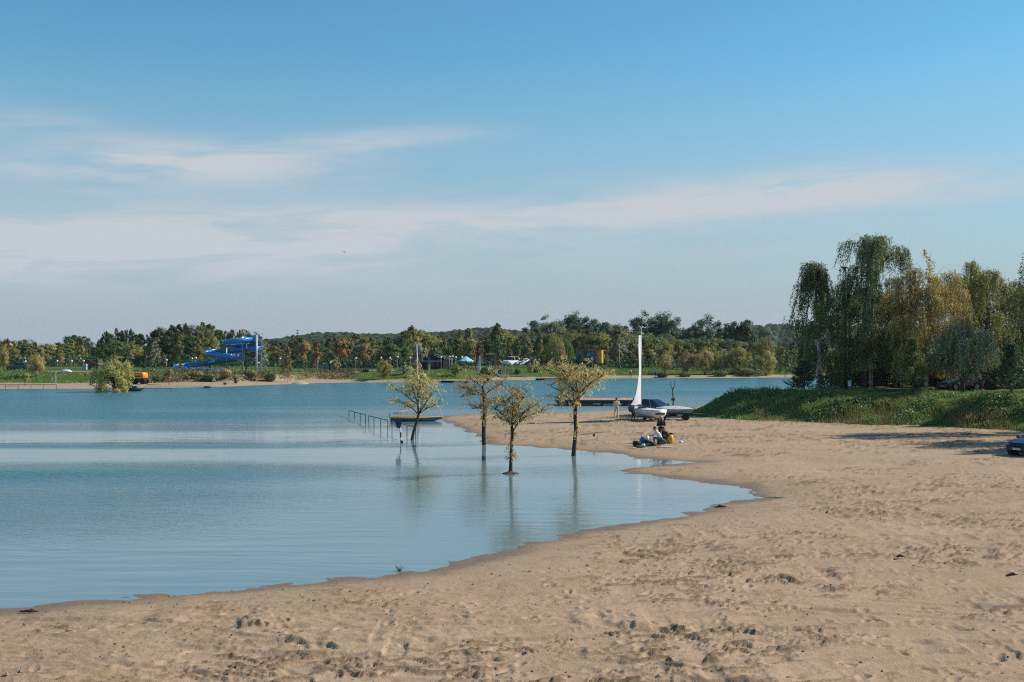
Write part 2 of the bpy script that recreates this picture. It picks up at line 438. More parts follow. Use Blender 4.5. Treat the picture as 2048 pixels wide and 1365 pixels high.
for k in range(420):
    y = 1 / rng.uniform(1 / 92.0, 1 / 14.8); x = y * rng.uniform(-0.45, 0.55)
    if fbm(np.array(x * 0.12), np.array(y * 0.16), 30, 2) < 0.47: continue
    stamp(x, y, rng.uniform(0, 3.1), rng.uniform(0.14, 0.40), rng.uniform(0.08, 0.2), rng.uniform(0.015, 0.06))
Z = Z + relief * dry * 0.82 + ledge + ((fbm(XX * 1.1, YY * 1.8, 36, 4) - 0.5) * 0.055 + (fbm(XX * 0.3, YY * 0.5, 38, 2) - 0.5) * 0.03) * np.exp(-(D / 2.2) ** 2)
me = np_mesh('beach', np.stack([XX, YY, Z], -1).reshape(-1, 3), grid_faces(NR, NC), smooth=True)
attr(me, 'wet', (1 - sst(0.15, 1.5, D + (fbm(XX * 0.6, YY * 0.6, 33, 3) - 0.5) * 1.5)).ravel())
attr(me, 'churn', np.clip(crust * 0.9 + crust2 * 0.8 + 0.25 * chm * sst(0.75, 0.95, rid), 0, 1).ravel())
attr(me, 'damp', (1 - sst(0.4, 5.0, D + (fbm(XX * 0.35, YY * 0.35, 35, 3) - 0.5) * 4)).ravel())
m, t, b = new_mat('beach_sand')
tcn = t.nodes.new('ShaderNodeTexCoord'); P = tcn.outputs['Object']
def getattr_(t, n):
    a = t.nodes.new('ShaderNodeAttribute'); a.attribute_name = n; return X(t, a.outputs['Fac'])
n1 = noise(t, P, 0.35, 4, 0.55); n2 = noise(t, P, 3.0, 5, 0.65); n3 = noise(t, P, 26.0, 4, 0.75)
c = mixc(t, n1.step(0.35, 0.68), (0.432, 0.300, 0.200), (0.378, 0.258, 0.166))
c = mixc(t, noise(t, P, 0.13, 4, 0.6).step(0.46, 0.64) * 0.5, c, (0.335, 0.232, 0.145))
c = mixc(t, n2.step(0.36, 0.70) * 0.5, c, (0.325, 0.225, 0.140))
c = mixc(t, noise(t, P, 1.1, 5, 0.7).step(0.50, 0.66) * 0.35, c, (0.285, 0.195, 0.115))
c = mixc(t, n3.step(0.52, 0.70) * 0.42, c, (0.235, 0.160, 0.100))
c = mixc(t, getattr_(t, 'churn') * 0.85, c, (0.150, 0.098, 0.055))
c = mixc(t, getattr_(t, 'damp') * 0.55, c, (0.300, 0.205, 0.125))
c = mixc(t, getattr_(t, 'wet') * 0.85, c, (0.165, 0.110, 0.068))
t.links.new(c, b.inputs['Base Color'])
t.links.new((0.95 - getattr_(t, 'wet') * 0.5).v, b.inputs['Roughness']); b.inputs['Specular IOR Level'].default_value = 0.25
bp = t.nodes.new('ShaderNodeBump'); bp.inputs['Strength'].default_value = 0.85; bp.inputs['Distance'].default_value = 0.035
t.links.new((n2 * 0.9 + n3 * 0.35 + noise(t, P, 9.0, 5, 0.7) * 0.8).v, bp.inputs['Height']); t.links.new(bp.outputs[0], b.inputs['Normal'])
me.materials.append(m)
tag(link('beach', me), 'wide pale brown sandy beach with footprints and wheel tracks', 'beach', kind='structure')

# --- water ------------------------------------------------------------
m, t, b = new_mat('lake_water')
tcn = t.nodes.new('ShaderNodeTexCoord'); P = tcn.outputs['Object']
px_, py_, pz_ = sep(t, P)
warp = noise(t, comb(t, px_ * 0.018, py_ * 0.05, 0.0), 1.0, 3, 0.5)
yw = py_ + (warp - 0.5) * 12.0 - px_ * 0.05
patch = noise(t, comb(t, px_ * 0.012, py_ * 0.085, 3.0), 1.0, 4, 0.6)
lee = px_.step(-24.0, -4.0) * py_.step(98.0, 104.0, 1.0, 0.0)           # sheltered corner by the drowned trees
ruf = yw.step(92.0, 103.0)                                             # open water, ruffled by wind
ruf = ruf + (yw - 58.0).gauss(3.2) * 0.95 + (yw - 75.0).gauss(1.6) * 0.7 + (yw - 46.0).gauss(6.5) * 0.5 + (yw - 90.0).gauss(3.0) * 0.35
ruf = (ruf * (1.0 - lee * 0.9) * patch.step(0.32, 0.60, 0.6, 1.1) + patch.step(0.50, 0.78) * 0.12 * (1.0 - lee)).clamp()
w1 = noise(t, comb(t, px_ * 1.1, py_ * 2.0, 0.0), 1.0, 4, 0.6, 0.4)
w2 = noise(t, comb(t, px_ * 3.6, py_ * 5.5, 1.0), 1.0, 3, 0.6, 0.3)
w0 = noise(t, comb(t, px_ * 0.22 + py_ * 0.10, py_ * 1.15, 2.0), 1.0, 2, 0.5, 0.3)
hgt = (w1 * 0.22 + w2 * 0.09) * ruf + w0 * 0.016 + w2 * 0.0016
bp = t.nodes.new('ShaderNodeBump'); bp.inputs['Strength'].default_value = 1.0; bp.inputs['Distance'].default_value = 1.0
t.links.new(hgt.v, bp.inputs['Height']); t.links.new(bp.outputs[0], b.inputs['Normal'])
t.links.new((ruf * 0.30 + 0.045).v, b.inputs['Roughness'])
bed = noise(t, P, 0.05, 3, 0.5)
c = mixc(t, bed, (0.050, 0.145, 0.178), (0.060, 0.163, 0.194))
c = mixc(t, getattr_(t, 'shallow'), c, (0.165, 0.225, 0.245))           # silt over the shallows
t.links.new(c, b.inputs['Base Color'])
b.inputs['IOR'].default_value = 1.333
gx = np.concatenate([[-2500, -900, -400, -200], np.arange(-120, 121, 3.0), [200, 400, 900, 2500]]); gyy = np.concatenate([[-60.0, 0], np.arange(15, 120, 1.5), [130, 150, 180, 260.0]])
A, B = np.meshgrid(gx, gyy)
me = np_mesh('lake', np.stack([A, B, A * 0], -1).reshape(-1, 3), grid_faces(len(gyy), len(gx)), [m])
attr(me, 'shallow', sst(-22, 0, sdist(A, B)).ravel())
tag(link('lake', me), 'blue lake with wind ruffled and calm patches', 'lake', kind='structure')

# --- far bank: sand strip, grassy slope, flat ground to the horizon ----
_fs = [(-300, 779), (0, 778), (200, 778), (330, 776), (440, 774), (540, 770), (620, 767), (700, 765.5), (800, 765), (900, 765), (1000, 760.5),
       (1100, 760), (1200, 757.5), (1300, 757), (1450, 756.5), (1560, 755.5), (1700, 755), (2048, 755), (2400, 756)]
FSX = np.array([wx(a, gy(b_)) for a, b_ in _fs]); FSY = np.array([gy(b_) for a, b_ in _fs])
def fx_(pxs, vals):                      # table over photo columns -> function of world x on the far shore
    xs = [np.interp(p, [a for a, _ in _fs], FSX) for p in pxs]
    return lambda x: np.interp(x, xs, vals)
sandw = fx_([0, 200, 400, 540, 620, 700, 780, 900, 960, 1020, 1200, 1560], [12, 13, 10, 7, 6, 2.5, 0.8, 0.8, 1.5, 3.5, 4.5, 4.5])
crestd = fx_([0, 300, 400, 600, 800, 1000, 1300, 1700], [27, 24, 17, 16, 17, 19, 24, 24])
cresth = fx_([0, 300, 400, 600, 750, 900, 1600], [1.9, 1.9, 1.65, 1.45, 1.6, 2.1, 2.2])
rough_ = fx_([250, 320, 660, 720], [0, 1, 1, 0])       # the eroded stretch of bank
def far_h(x, y):
    x = np.asarray(x, float); y = np.asarray(y, float)
    ys = np.interp(x, FSX, FSY); d = y - ys + (fbm(x * 0.12, y * 0.12, 40, 3) - 0.5) * 2.0
    sw, cd, ch = sandw(x), crestd(x), cresth(x)
    er = rough_(x)
    cd2 = cd - er * (sst(0.35, 0.65, fbm(x * 0.25, y * 0.05, 44, 3)) * 5 + 2)
    z = np.where(d < 0, d * 0.12, np.minimum(d / np.maximum(sw, 0.5), 1) * 0.45)
    z = z + (ch - 0.45) * sst(0, 1, (d - sw) / (cd2 - sw)) * (d > 0)
    z = z + er * (fbm(x * 0.5, y * 0.5, 47, 3) - 0.5) * 0.9 * sst(sw, sw + 2, d) * (1 - sst(cd2 - 1, cd2 + 1, d))
    z = z + (fbm(x * 0.15, y * 0.15, 41, 3) - 0.5) * 0.3 * sst(2, 12, d)
    return z, d
def hf(x, y):
    z, _ = far_h(np.array([float(x)]), np.array([float(y)])); return float(z[0])
def far_at(px, Y): return (wx(px, Y), Y, hf(wx(px, Y), Y))


xs = np.concatenate([-np.geomspace(2500, 140, 12), np.arange(-135, 215, 0.8), np.geomspace(220, 2500, 12)])
ds = np.concatenate([np.arange(-14, 34, 0.55), np.arange(34, 110, 4), np.geomspace(112, 2900, 14)])
A, Dm = np.meshgrid(xs, ds); Bm = np.interp(A, FSX, FSY) + Dm
Zf, Df = far_h(A, Bm)
me = np_mesh('far_bank', np.stack([A, Bm, Zf], -1).reshape(-1, 3), grid_faces(len(ds), len(xs)), smooth=True)
er = rough_(A)
slope_s = sst(0.30, 0.62, fbm(A * 0.35, Bm * 0.35, 50, 3))
sandm = (1 - sst(-0.6, 0.8, Df - sandw(A) + (fbm(A * 0.4, Bm * 0.4, 49, 3) - 0.5) * 2.5))
sandm = np.maximum(sandm, er * slope_s * (1 - sst(-3, 0, Df - crestd(A))))
pathm = sst(1.5, 2.3, Df - crestd(A)) * (1 - sst(5.0, 6.0, Df - crestd(A)))
drym = sst(0.45, 0.7, fbm(A * 0.06, Bm * 0.12, 52, 3))
attr(me, 'soilm', (er * sst(0.5, 2.0, Df - sandw(A)) * (1 - sst(-2, 1, Df - crestd(A)))).ravel()); attr(me, 'sandm', sandm.ravel()); attr(me, 'pathm', pathm.ravel()); attr(me, 'drym', drym.ravel())
m, t, b = new_mat('far_bank_ground')
tcn = t.nodes.new('ShaderNodeTexCoord'); P = tcn.outputs['Object']
n1 = noise(t, P, 0.25, 4, 0.6); n2 = noise(t, P, 1.6, 5, 0.65)
c = mixc(t, n1.step(0.35, 0.65), (0.060, 0.120, 0.020), (0.095, 0.150, 0.032))
c = mixc(t, n2.step(0.45, 0.75) * 0.6, c, (0.022, 0.050, 0.012))
c = mixc(t, getattr_(t, 'drym') * 0.75, c, (0.130, 0.125, 0.040))
c = mixc(t, getattr_(t, 'pathm') * 0.8, c, (0.34, 0.30, 0.24))
c = mixc(t, getattr_(t, 'sandm'), c, mixc(t, n2, (0.40, 0.30, 0.215), (0.33, 0.24, 0.16)))
c = mixc(t, getattr_(t, 'soilm') * n2.step(0.3, 0.6, 0.5, 1.0), c, (0.17, 0.115, 0.065))
t.links.new(c, b.inputs['Base Color']); b.inputs['Roughness'].default_value = 0.95; b.inputs['Specular IOR Level'].default_value = 0.1
bp = t.nodes.new('ShaderNodeBump'); bp.inputs['Strength'].default_value = 0.7; bp.inputs['Distance'].default_value = 0.25
t.links.new(n2.v, bp.inputs['Height']); t.links.new(bp.outputs[0], b.inputs['Normal'])
me.materials.append(m)
tag(link('far_bank', me), 'grassy bank with a sandy strip across the lake', 'bank', kind='structure')

# --- embankment at the right -------------------------------------------
_ef = [(1385, 836), (1500, 842), (1640, 848), (1760, 853), (1900, 858), (2048, 866), (2300, 880)]
EFX = np.array([wx(a, gy(b_, 0.35)) for a, b_ in _ef] + [60, 140]); EFY = np.array([gy(b_, 0.35) for a, b_ in _ef] + [64, 40])
def emb(x, y):
    x = np.asarray(x, float); y = np.asarray(y, float)
    yf = np.interp(x, EFX, EFY) + (fbm(x * 0.3, y * 0.1, 60, 3) - 0.5) * 1.6
    tx = np.clip((x - 14.6) / 6.2, 0, 1); rampx = 1 - (1 - tx) ** 2
    yb = np.where(x < 25.5, np.interp(x, [14, 19, 25.5], [96.5, 99.5, 101.0]), np.maximum(101.0, x / 0.283 - 4.0))
    up = sst(0, 1, (y - yf) / 8.5); dn = 1 - sst(0, 1, (y - yb) / 7.0)
    k = rampx * up * dn
    z = 2.10 * k + (fbm(x * 0.35, y * 0.35, 61, 3) - 0.5) * 0.6 * np.minimum(1, k * 2.5)
    return np.where(k > 0.004, z + 0.28, -0.5), k
def he(x, y):
    z, _ = emb(np.array([float(x)]), np.array([float(y)])); return float(z[0])
xs = np.concatenate([np.arange(13.5, 50, 0.3), np.arange(50, 142, 3.0)]); ys = np.concatenate([np.arange(38, 70, 1.2), np.arange(70, 112, 0.3), np.arange(112, 175, 2)])
A, B = np.meshgrid(xs, ys); Ze, K = emb(A, B)
me = np_mesh('embankment', np.stack([A, B, Ze], -1).reshape(-1, 3), grid_faces(len(ys), len(xs)), smooth=True)
m, t, b = new_mat('embankment_turf')
tcn = t.nodes.new('ShaderNodeTexCoord'); P = tcn.outputs['Object']
n1 = noise(t, P, 0.5, 4, 0.6); n2 = noise(t, P, 3.0, 5, 0.65)
c = mixc(t, n1.step(0.35, 0.65), (0.050, 0.095, 0.018), (0.100, 0.120, 0.032))
c = mixc(t, n2.step(0.5, 0.75) * 0.6, c, (0.105, 0.085, 0.040))
t.links.new(c, b.inputs['Base Color']); b.inputs['Roughness'].default_value = 0.95; b.inputs['Specular IOR Level'].default_value = 0.1
bp = t.nodes.new('ShaderNodeBump'); bp.inputs['Strength'].default_value = 0.8; bp.inputs['Distance'].default_value = 0.15
t.links.new(n2.v, bp.inputs['Height']); t.links.new(bp.outputs[0], b.inputs['Normal'])
me.materials.append(m)
tag(link('embankment', me), 'low overgrown grassy embankment beside the beach', 'bank', kind='structure')

# --- wooded hills on the horizon ----------------------------------------
def hill(px0, px1, Y, prof, seed, label, crownr, depth=240):
    """a ridge whose surface is covered with tree crowns; prof = [(px, row of the top)]"""
    r = np.random.RandomState(seed)
    step = crownr * 0.36
    xs = np.arange(wx(px0, Y), wx(px1, Y), step); ys = np.arange(Y - depth * 0.15, Y + depth, step * 1.5)
    A, B = np.meshgrid(xs, ys)
    top = np.interp(A, [wx(p, Y) for p, _ in prof], [HC - (q - HY) / F * Y for _, q in prof])
    g = (B - (Y + depth * 0.35)) / (depth * 0.5)
    base = 2.0 + (top - 2.0 - crownr * 0.7) * np.clip(1 - g * g, 0, 1)
    cell = crownr * 1.15
    ix, iy = np.floor(A / cell), np.floor(B / cell); best = np.full(A.shape, -1.0)
    for i in (-1, 0, 1):
        for j in (-1, 0, 1):
            a, c_ = ix + i, iy + j
            h1 = vn(a * 3.7 + seed, c_ * 5.3, 71); h2 = vn(a * 7.1, c_ * 2.9 + seed, 72); h3 = vn(a * 5.9 + seed, c_ * 4.1, 73)
            cx, cy, rr = (a + h1) * cell, (c_ + h2) * cell, crownr * (0.55 + 0.65 * h3)
            q = 1 - ((A - cx) ** 2 + (B - cy) ** 2) / rr ** 2
            best = np.maximum(best, np.sqrt(np.clip(q, 0, 1)) * rr * 1.1)
    Zh = base + np.maximum(best, 0) + (fbm(A * 0.7, B * 0.7, 75, 2) - 0.5) * crownr * 0.5
    Zh[0, :] = -2.0
    me = np_mesh('wooded_hill', np.stack([A, B, Zh], -1).reshape(-1, 3), grid_faces(len(ys), len(xs)), [HILLM], smooth=False)
    tag(link('wooded_hill', me), label, 'hill', kind='structure')
HILLM = mat('hill_woodland', (0.030, 0.050, 0.022), 0.95, var=0.6, scale=0.12, bump=0.5, spec=0.1)
hill(480, 830, 1150, [(480, 690), (545, 680), (590, 672), (630, 668), (680, 669), (740, 671), (790, 670), (830, 676)], 3, 'dark wooded ridge on the horizon behind the water slide trees', 7.0)
hill(760, 1120, 1000, [(760, 684), (800, 672), (870, 668), (900, 664), (935, 661), (975, 659), (1030, 664), (1120, 670)], 8, 'dark wooded ridge on the horizon right of the round tree', 7.0)
hill(1440, 2150, 1500, [(1440, 680), (1510, 662), (1545, 653), (1590, 651), (1680, 655), (2150, 655)], 14, 'pale hazy wooded ridge on the horizon beside the weeping birches', 9.0, 300)

# ------------------------------------------------------------------ vegetation
def unit(a): return a / np.maximum(np.linalg.norm(a, axis=-1, keepdims=True), 1e-6)
def leaf_verts(C, half, ratio, bias, r, tang=None, k=0.9):
    """rhombic leaves at C; half = half length; normals lean along bias"""
    n = len(C); N = unit(bias + r.normal(0, k, (n, 3)))
    T = r.normal(0, 1, (n, 3)) if tang is None else tang + r.normal(0, 0.35, (n, 3))
    T = unit(T - (T * N).sum(1, keepdims=True) * N); Bv = np.cross(N, T)
    h = np.broadcast_to(np.asarray(half, float), (n,))[:, None]; w = h * ratio
    V = np.stack([C - T * h, C + Bv * w, C + T * h, C - Bv * w], 1)
    return V.reshape(-1, 3)
def leaf_mesh(name, V): return np_mesh(name, V, np.arange(len(V)).reshape(-1, 4), [None])


def clump_crown(r, centers, rc, n, half, ratio=0.6, flat=0.75, cen=None, droop=0.0):
    i = r.randint(0, len(centers), n); o = r.normal(0, 1, (n, 3)) * np.array((1, 1, flat))
    o = unit(o) * (r.rand(n, 1) ** 0.45) * np.asarray(rc)[i][:, None] * np.array((1, 1, flat))
    C = centers[i] + o
    if droop: C[:, 2] -= droop * np.abs(o[:, 0] * 0.6)
    out = C - (centers.mean(0) if cen is None else cen)
    out[:, 2] *= 0.4
    bias = unit(o) * 0.8 + unit(out) * 0.9 + np.array((0, 0, 0.25))
    return leaf_verts(C, half * r.uniform(0.6, 1.3, n), ratio, bias, r, k=0.55)


def limbs(mb, r, base, top, r0, targets, n=6, bend=0.15):
    """trunk plus limbs that curve from the trunk to the target points"""
    pts = []; m = 7
    for i in range(m):
        t = i / (m - 1); pts.append(base + (top - base) * t + np.array((r.normal(0, bend), r.normal(0, bend), 0)) * t * (1 - t) * 2)
    mb.tube(pts, [r0 * (1.25 - 0.25 * min(1, i)) * (1 - 0.8 * i / (m - 1)) if i else r0 * 1.35 for i in range(m)], 8)
    for q in targets:
        t = r.uniform(0.35, 0.9); a = base + (top - base) * t; mid = (a + q) / 2 + np.array((0, 0, 0.12)) * np.linalg.norm(q - a)
        rr = r0 * (1 - 0.8 * t) * 0.55
        mb.tube([a, mid, q], [rr, rr * 0.6, rr * 0.2], 5)


def proto(kind, seed):
    """a nominal 10 m tree: returns trunk mesh, crown mesh"""
    r = np.random.RandomState(seed); tr = MB(); c0 = np.zeros(3)
    if kind == 'birch':
        n = 46; t = r.rand(n) ** 0.8; z = 1.8 + 7.9 * t; R = 1.65 * np.sin(np.pi * np.clip(t * 0.86 + 0.12, 0, 1)) ** 0.8 + 0.12
        a = r.uniform(0, 6.283, n); rad = R * r.uniform(0.25, 1.0, n) ; cs = np.stack([rad * np.cos(a), rad * np.sin(a), z], 1)
        V = clump_crown(r, cs, 0.30 + 0.5 * (1 - t), 5200, 0.17, 0.5, 1.25, np.array((0, 0, 5.0)))
        limbs(tr, r, c0, np.array((r.normal(0, .2), r.normal(0, .2), 9.4)), 0.14, cs[::3])
    elif kind == 'poplar':
        n = 50; t = r.rand(n); z = 1.0 + 8.8 * t; R = 1.35 * np.sin(np.pi * np.clip(t * 0.8 + 0.17, 0, 1)) ** 0.7 + 0.1
        a = r.uniform(0, 6.283, n); rad = R * r.uniform(0.2, 1.0, n); cs = np.stack([rad * np.cos(a), rad * np.sin(a), z], 1)
        V = clump_crown(r, cs, 0.26 + 0.36 * (1 - t), 5200, 0.16, 0.55, 1.9, np.array((0, 0, 5.0)))
        limbs(tr, r, c0, np.array((0, 0, 9.3)), 0.16, cs[::4])
    elif kind == 'broad':
        n = 54; d = unit(r.normal(0, 1, (n, 3))); d[:, 2] = np.abs(d[:, 2]) * 1.1 - 0.75 * (r.rand(n) < 0.42)
        rad = r.uniform(0.55, 1.0, (n, 1)); cs = d * rad * np.array((3.3, 3.3, 4.2)) + np.array((0, 0, 4.6))
        rc = r.uniform(0.7, 1.35, n)
        V = clump_crown(r, cs, rc, 8500, 0.19, 0.6, 0.8, np.array((0, 0, 4.0)))
        limbs(tr, r, c0, np.array((r.normal(0, .4), 0, 7.0)), 0.30, cs[::2])
    elif kind == 'willow':                       # tall white willow with tufts swept by the wind
        n = 56; d = unit(r.normal(0, 1, (n, 3))); d[:, 2] = np.abs(d[:, 2]) * 1.25 - 0.8 * (r.rand(n) < 0.45)
        cs = d * r.uniform(0.5, 1.0, (n, 1)) * np.array((2.6, 2.6, 4.7)) + np.array((0, 0, 4.4))
        rc = r.uniform(0.45, 1.0, n); i = r.randint(0, n, 6500)
        o = unit(r.normal(0, 1, (6500, 3))) * (r.rand(6500, 1) ** 0.5) * rc[i][:, None]
        s = o @ np.array([[1.0, 0, 0.35], [0, 1.0, 0], [0.55, 0, 0.85]]); C = cs[i] + s
        V = leaf_verts(C, 0.21 * r.uniform(0.6, 1.3, 6500), 0.35, unit(o) * 0.8 + unit(C - np.array((0, 0, 4.0))) * 0.9, r, np.broadcast_to(np.array((0.6, 0, 0.75)), (6500, 3)), 0.5)
        limbs(tr, r, c0, np.array((0.2, 0, 7.5)), 0.26, cs[::3])
    elif kind == 'globe':                        # small standard tree, round head on a clear stem
        n = 26; d = unit(r.normal(0, 1, (n, 3))); cs = d * r.uniform(0.4, 1.0, (n, 1)) * np.array((2.6, 2.6, 2.7)) + np.array((0, 0, 6.6)); cs[:, 2] += 0.5 * (cs[:, 2] > 6.6)
        V = clump_crown(r, cs, r.uniform(0.55, 1.1, n), 4200, 0.22, 0.5, 0.95, np.array((0, 0, 6.4)))
        limbs(tr, r, c0, np.array((r.normal(0, .3), 0, 7.0)), 0.19, cs[::2])
    elif kind == 'cypress':
        n = 40; t = r.rand(n); z = 0.3 + 9.4 * t; R = 0.95 * np.sin(np.pi * np.clip(t * 0.75 + 0.22, 0, 1)) ** 0.6
        a = r.uniform(0, 6.283, n); cs = np.stack([R * .7 * np.cos(a), R * .7 * np.sin(a), z], 1)
        V = clump_crown(r, cs, np.full(n, 0.45), 3600, 0.18, 0.5, 1.6, np.array((0, 0, 5.0)))
        tr.cyl((0, 0, 0), (0, 0, 8), 0.14, 0.03, 7)
    elif kind == 'spruce':
        cs = []; rc = []
        for k in range(15):
            t = k / 14; z = 1.0 + 8.6 * t; R = 2.3 * (1 - t) + 0.12
            for j in range(max(3, int(9 * (1 - t)) + 2)):
                a = r.uniform(0, 6.283); q = R * r.uniform(0.55, 1); cs.append((q * math.cos(a), q * math.sin(a), z - 0.18 * q + r.normal(0, 0.28) * (1 - t))); rc.append(0.22 + 0.35 * (1 - t))
        cs = np.array(cs); V = clump_crown(r, cs, np.array(rc), 5000, 0.15, 0.4, 0.6, np.array((0, 0, 4.0)))
        tr.cyl((0, 0, 0), (0, 0, 9.4), 0.16, 0.02, 7)
    elif kind == 'bushy':                        # round bushy willow, foliage down to the water
        n = 80; d = unit(r.normal(0, 1, (n, 3))); cs = d * r.uniform(0.55, 1.0, (n, 1)) * np.array((4.1, 4.1, 4.2)) + np.array((0, 0, 5.2)); cs[:, 2] = np.maximum(cs[:, 2], 1.3)
        cs[:, :2] *= (1 + 0.12 * r.normal(0, 1, (n, 1))); rc = r.uniform(0.6, 1.25, n)
        V = clump_crown(r, cs, rc, 9500, 0.22, 0.34, 1.05, np.array((0, 0, 4.6)), droop=0.3)
        limbs(tr, r, c0, np.array((0, 0, 6.5)), 0.34, cs[::4])
    elif kind == 'dome':                         # weeping willow dome
        n = 240; a = r.uniform(0, 6.283, n); q = np.sqrt(r.rand(n)); R = 4.2
        Vs = []
        for i in range(n):
            x, y = R * q[i] * math.cos(a[i]), R * q[i] * math.sin(a[i]); zt = 9.6 - 3.6 * q[i] ** 2.2 + r.normal(0, 0.5)
            L = (1.2 + 4.8 * q[i]) * r.uniform(0.5, 1.05); m_ = int(14 + 26 * q[i]); s = np.sort(r.rand(m_))
            C = np.stack([x + x / R * s * 0.9 + r.normal(0, 0.1, m_), y + y / R * s * 0.9 + r.normal(0, 0.1, m_), np.maximum(zt - L * s ** 1.2, 0.5)], 1)
            bias = np.array((x / R, y / R, 0.35)); Vs.append(leaf_verts(C, 0.26 * r.uniform(0.6, 1.2, m_), 0.34, np.broadcast_to(bias, C.shape), r, np.broadcast_to(np.array((x / R * .3, y / R * .3, -1.0)), C.shape), 0.5))
        V = np.concatenate(Vs)
        tg = np.stack([R * .6 * np.cos(a[:9]), R * .6 * np.sin(a[:9]), 7.5 + 0 * a[:9]], 1)
        limbs(tr, r, c0, np.array((0, 0, 7.5)), 0.36, tg)
    tm = tr.mesh('trunk', True); tm.materials.append(None)
    return tm, leaf_mesh('crown', V)


PROTO = {}
def get_proto(kind, var):
    if (kind, var) not in PROTO: PROTO[(kind, var)] = proto(kind, 100 + 7 * var + sum(map(ord, kind)))
    return PROTO[(kind, var)]


def plant_tree(name, kind, var, loc, h, wide, leaf, bark, rz, label, cat='tree', group=None):
    o = empty(name, loc, rz, label, cat, group, scale=(h / 10 * wide, h / 10 * wide, h / 10))
    tm, cm = get_proto(kind, var)
    link('trunk', tm, o, bark); link('crown', cm, o, LEAF[leaf])
    return o


# --- the belt of trees across the lake -----------------------------------
rt = np.random.RandomState(77)
_top = [(-200, 672), (-80, 668), (0, 668), (30, 682), (60, 679), (100, 684), (130, 682), (190, 682), (215, 660), (240, 657), (265, 663), (290, 670), (310, 660), (330, 650), (350, 645), (370, 650),
        (395, 643), (415, 645), (430, 656), (445, 662), (470, 655), (490, 656), (510, 666), (530, 676), (550, 682), (580, 682), (595, 664), (612, 680), (640, 680), (660, 673), (700, 666),
        (740, 669), (770, 674), (800, 669), (815, 656), (830, 653), (860, 666), (900, 674), (935, 656), (950, 677), (975, 670), (995, 648), (1015, 666), (1035, 661), (1060, 655),
        (1090, 655), (1130, 652), (1160, 655), (1185, 655), (1215, 658), (1250, 660), (1290, 664), (1335, 668), (1380, 672), (1430, 672), (1480, 676), (1520, 682), (1560, 690), (1640, 694), (2300, 690)]
def top_at(p): return np.interp(p, [a for a, _ in _top], [b_ for _, b_ in _top])
def section(p):
    for lim, s in ((185, 'behind the sandy beach'), (330, 'behind the big round willow'), (540, 'behind the blue water slide'), (690, 'behind the grey kiosk screen'),
                   (810, 'left of the cafe'), (930, 'behind the cafe'), (1090, 'behind the parked cars'), (1240, 'behind the painted container'), (1420, 'beyond the sail'), (3000, 'beyond the right far shore')):
        if p < lim: return s
SHAPE = dict(birch='slender', poplar='narrow upright', broad='broad', willow='wind swept', globe='round headed', spruce='pointed conifer', dome='weeping', cypress='columnar', bushy='bushy')
CW = dict(dark='dark green', green='mid green', bluegreen='blue green', olive='olive green', yellow='yellow green', tan='tan', gold='golden', rust='rust brown', silver='silvery')
def belt_tree(px, top, Y, kind, leaf, wide=1.0, row='in the tree belt', label=None, bark=None):
    x = wx(px, Y); z = hf(x, Y); h = max(1.6, HC - (top - 2.5 - HY) / F * Y - z)
    nm = dict(birch='birch_tree', poplar='poplar_tree', willow='willow_tree', spruce='spruce_tree', dome='weeping_willow', cypress='cypress_tree', bushy='willow_tree').get(kind, 'leafy_tree')
    lab = label or '%s %s tree %s %s' % (CW[leaf], SHAPE[kind], row, section(px))
    return plant_tree(nm, kind, int(rt.randint(0, 3)), (x, Y, z - 0.1), h, wide * rt.uniform(0.9, 1.15), leaf, bark or (BARK_WHITE if kind == 'birch' else BARK), rt.uniform(0, 6.28), lab, group=None if label else 'trees %s' % section(px))

px = -190.0
while px < 1700:                                  # back row carries the skyline
    tp = top_at(px) + rt.uniform(-2, 7)
    Y = rt.uniform(262, 300)
    if px < 200: kind = rt.choice(['birch', 'broad', 'willow', 'poplar']); leaf = rt.choice(['olive', 'green', 'bluegreen', 'rust', 'yellow'], p=[.42, .25, .12, .04, .17])
    elif px < 560: kind = rt.choice(['poplar', 'birch', 'willow'], p=[.45, .35, .2]); leaf = rt.choice(['dark', 'green', 'olive', 'bluegreen'], p=[.2, .42, .26, .12])
    elif px < 1000: kind = rt.choice(['birch', 'broad', 'poplar', 'willow'], p=[.35, .35, .15, .15]); leaf = rt.choice(['green', 'dark', 'olive', 'bluegreen'], p=[.36, .12, .40, .12])
    elif px < 1300: kind = rt.choice(['willow', 'broad', 'birch'], p=[.5, .3, .2]); leaf = rt.choice(['olive', 'green', 'silver', 'bluegreen'], p=[.4, .3, .1, .2])
    else: kind = rt.choice(['broad', 'willow', 'birch'], p=[.4, .4, .2]); leaf = rt.choice(['green', 'bluegreen', 'olive'], p=[.35, .35, .3])
    belt_tree(px, tp, Y, kind, leaf, 1.35, 'in back row')
    px += rt.uniform(9, 15) * (1.0 if px > 0 else 1.8)
px = -180.0
while px < 1640:                                  # second row, lower
    tp = top_at(px) + rt.uniform(8, 24)
    kind = rt.choice(['birch', 'broad', 'willow', 'poplar'], p=[.4, .2, .25, .15])
    leaf = rt.choice(['olive', 'green', 'yellow', 'dark', 'silver', 'rust'], p=[.40, .28, .18, .05, .07, .02])
    if not 1128 < px < 1222: belt_tree(px, tp, rt.uniform(240, 258), kind, leaf, 1.3, 'in second row')
    px += rt.uniform(16, 28)
_same = {}
for q in COL.objects:
    if q.get('category') == 'tree' and q.get('group'): _same.setdefault(q['label'], []).append(q)
_ord = 'first second third fourth fifth sixth seventh eighth ninth tenth'.split()
for lab, qs in _same.items():                     # look-alikes of one stretch are told apart by their order
    if len(qs) > 1:
        for k, q in enumerate(sorted(qs, key=lambda u: u.location[0] / u.location[1])): q['label'] = '%s, %s from left' % (lab, _ord[k])
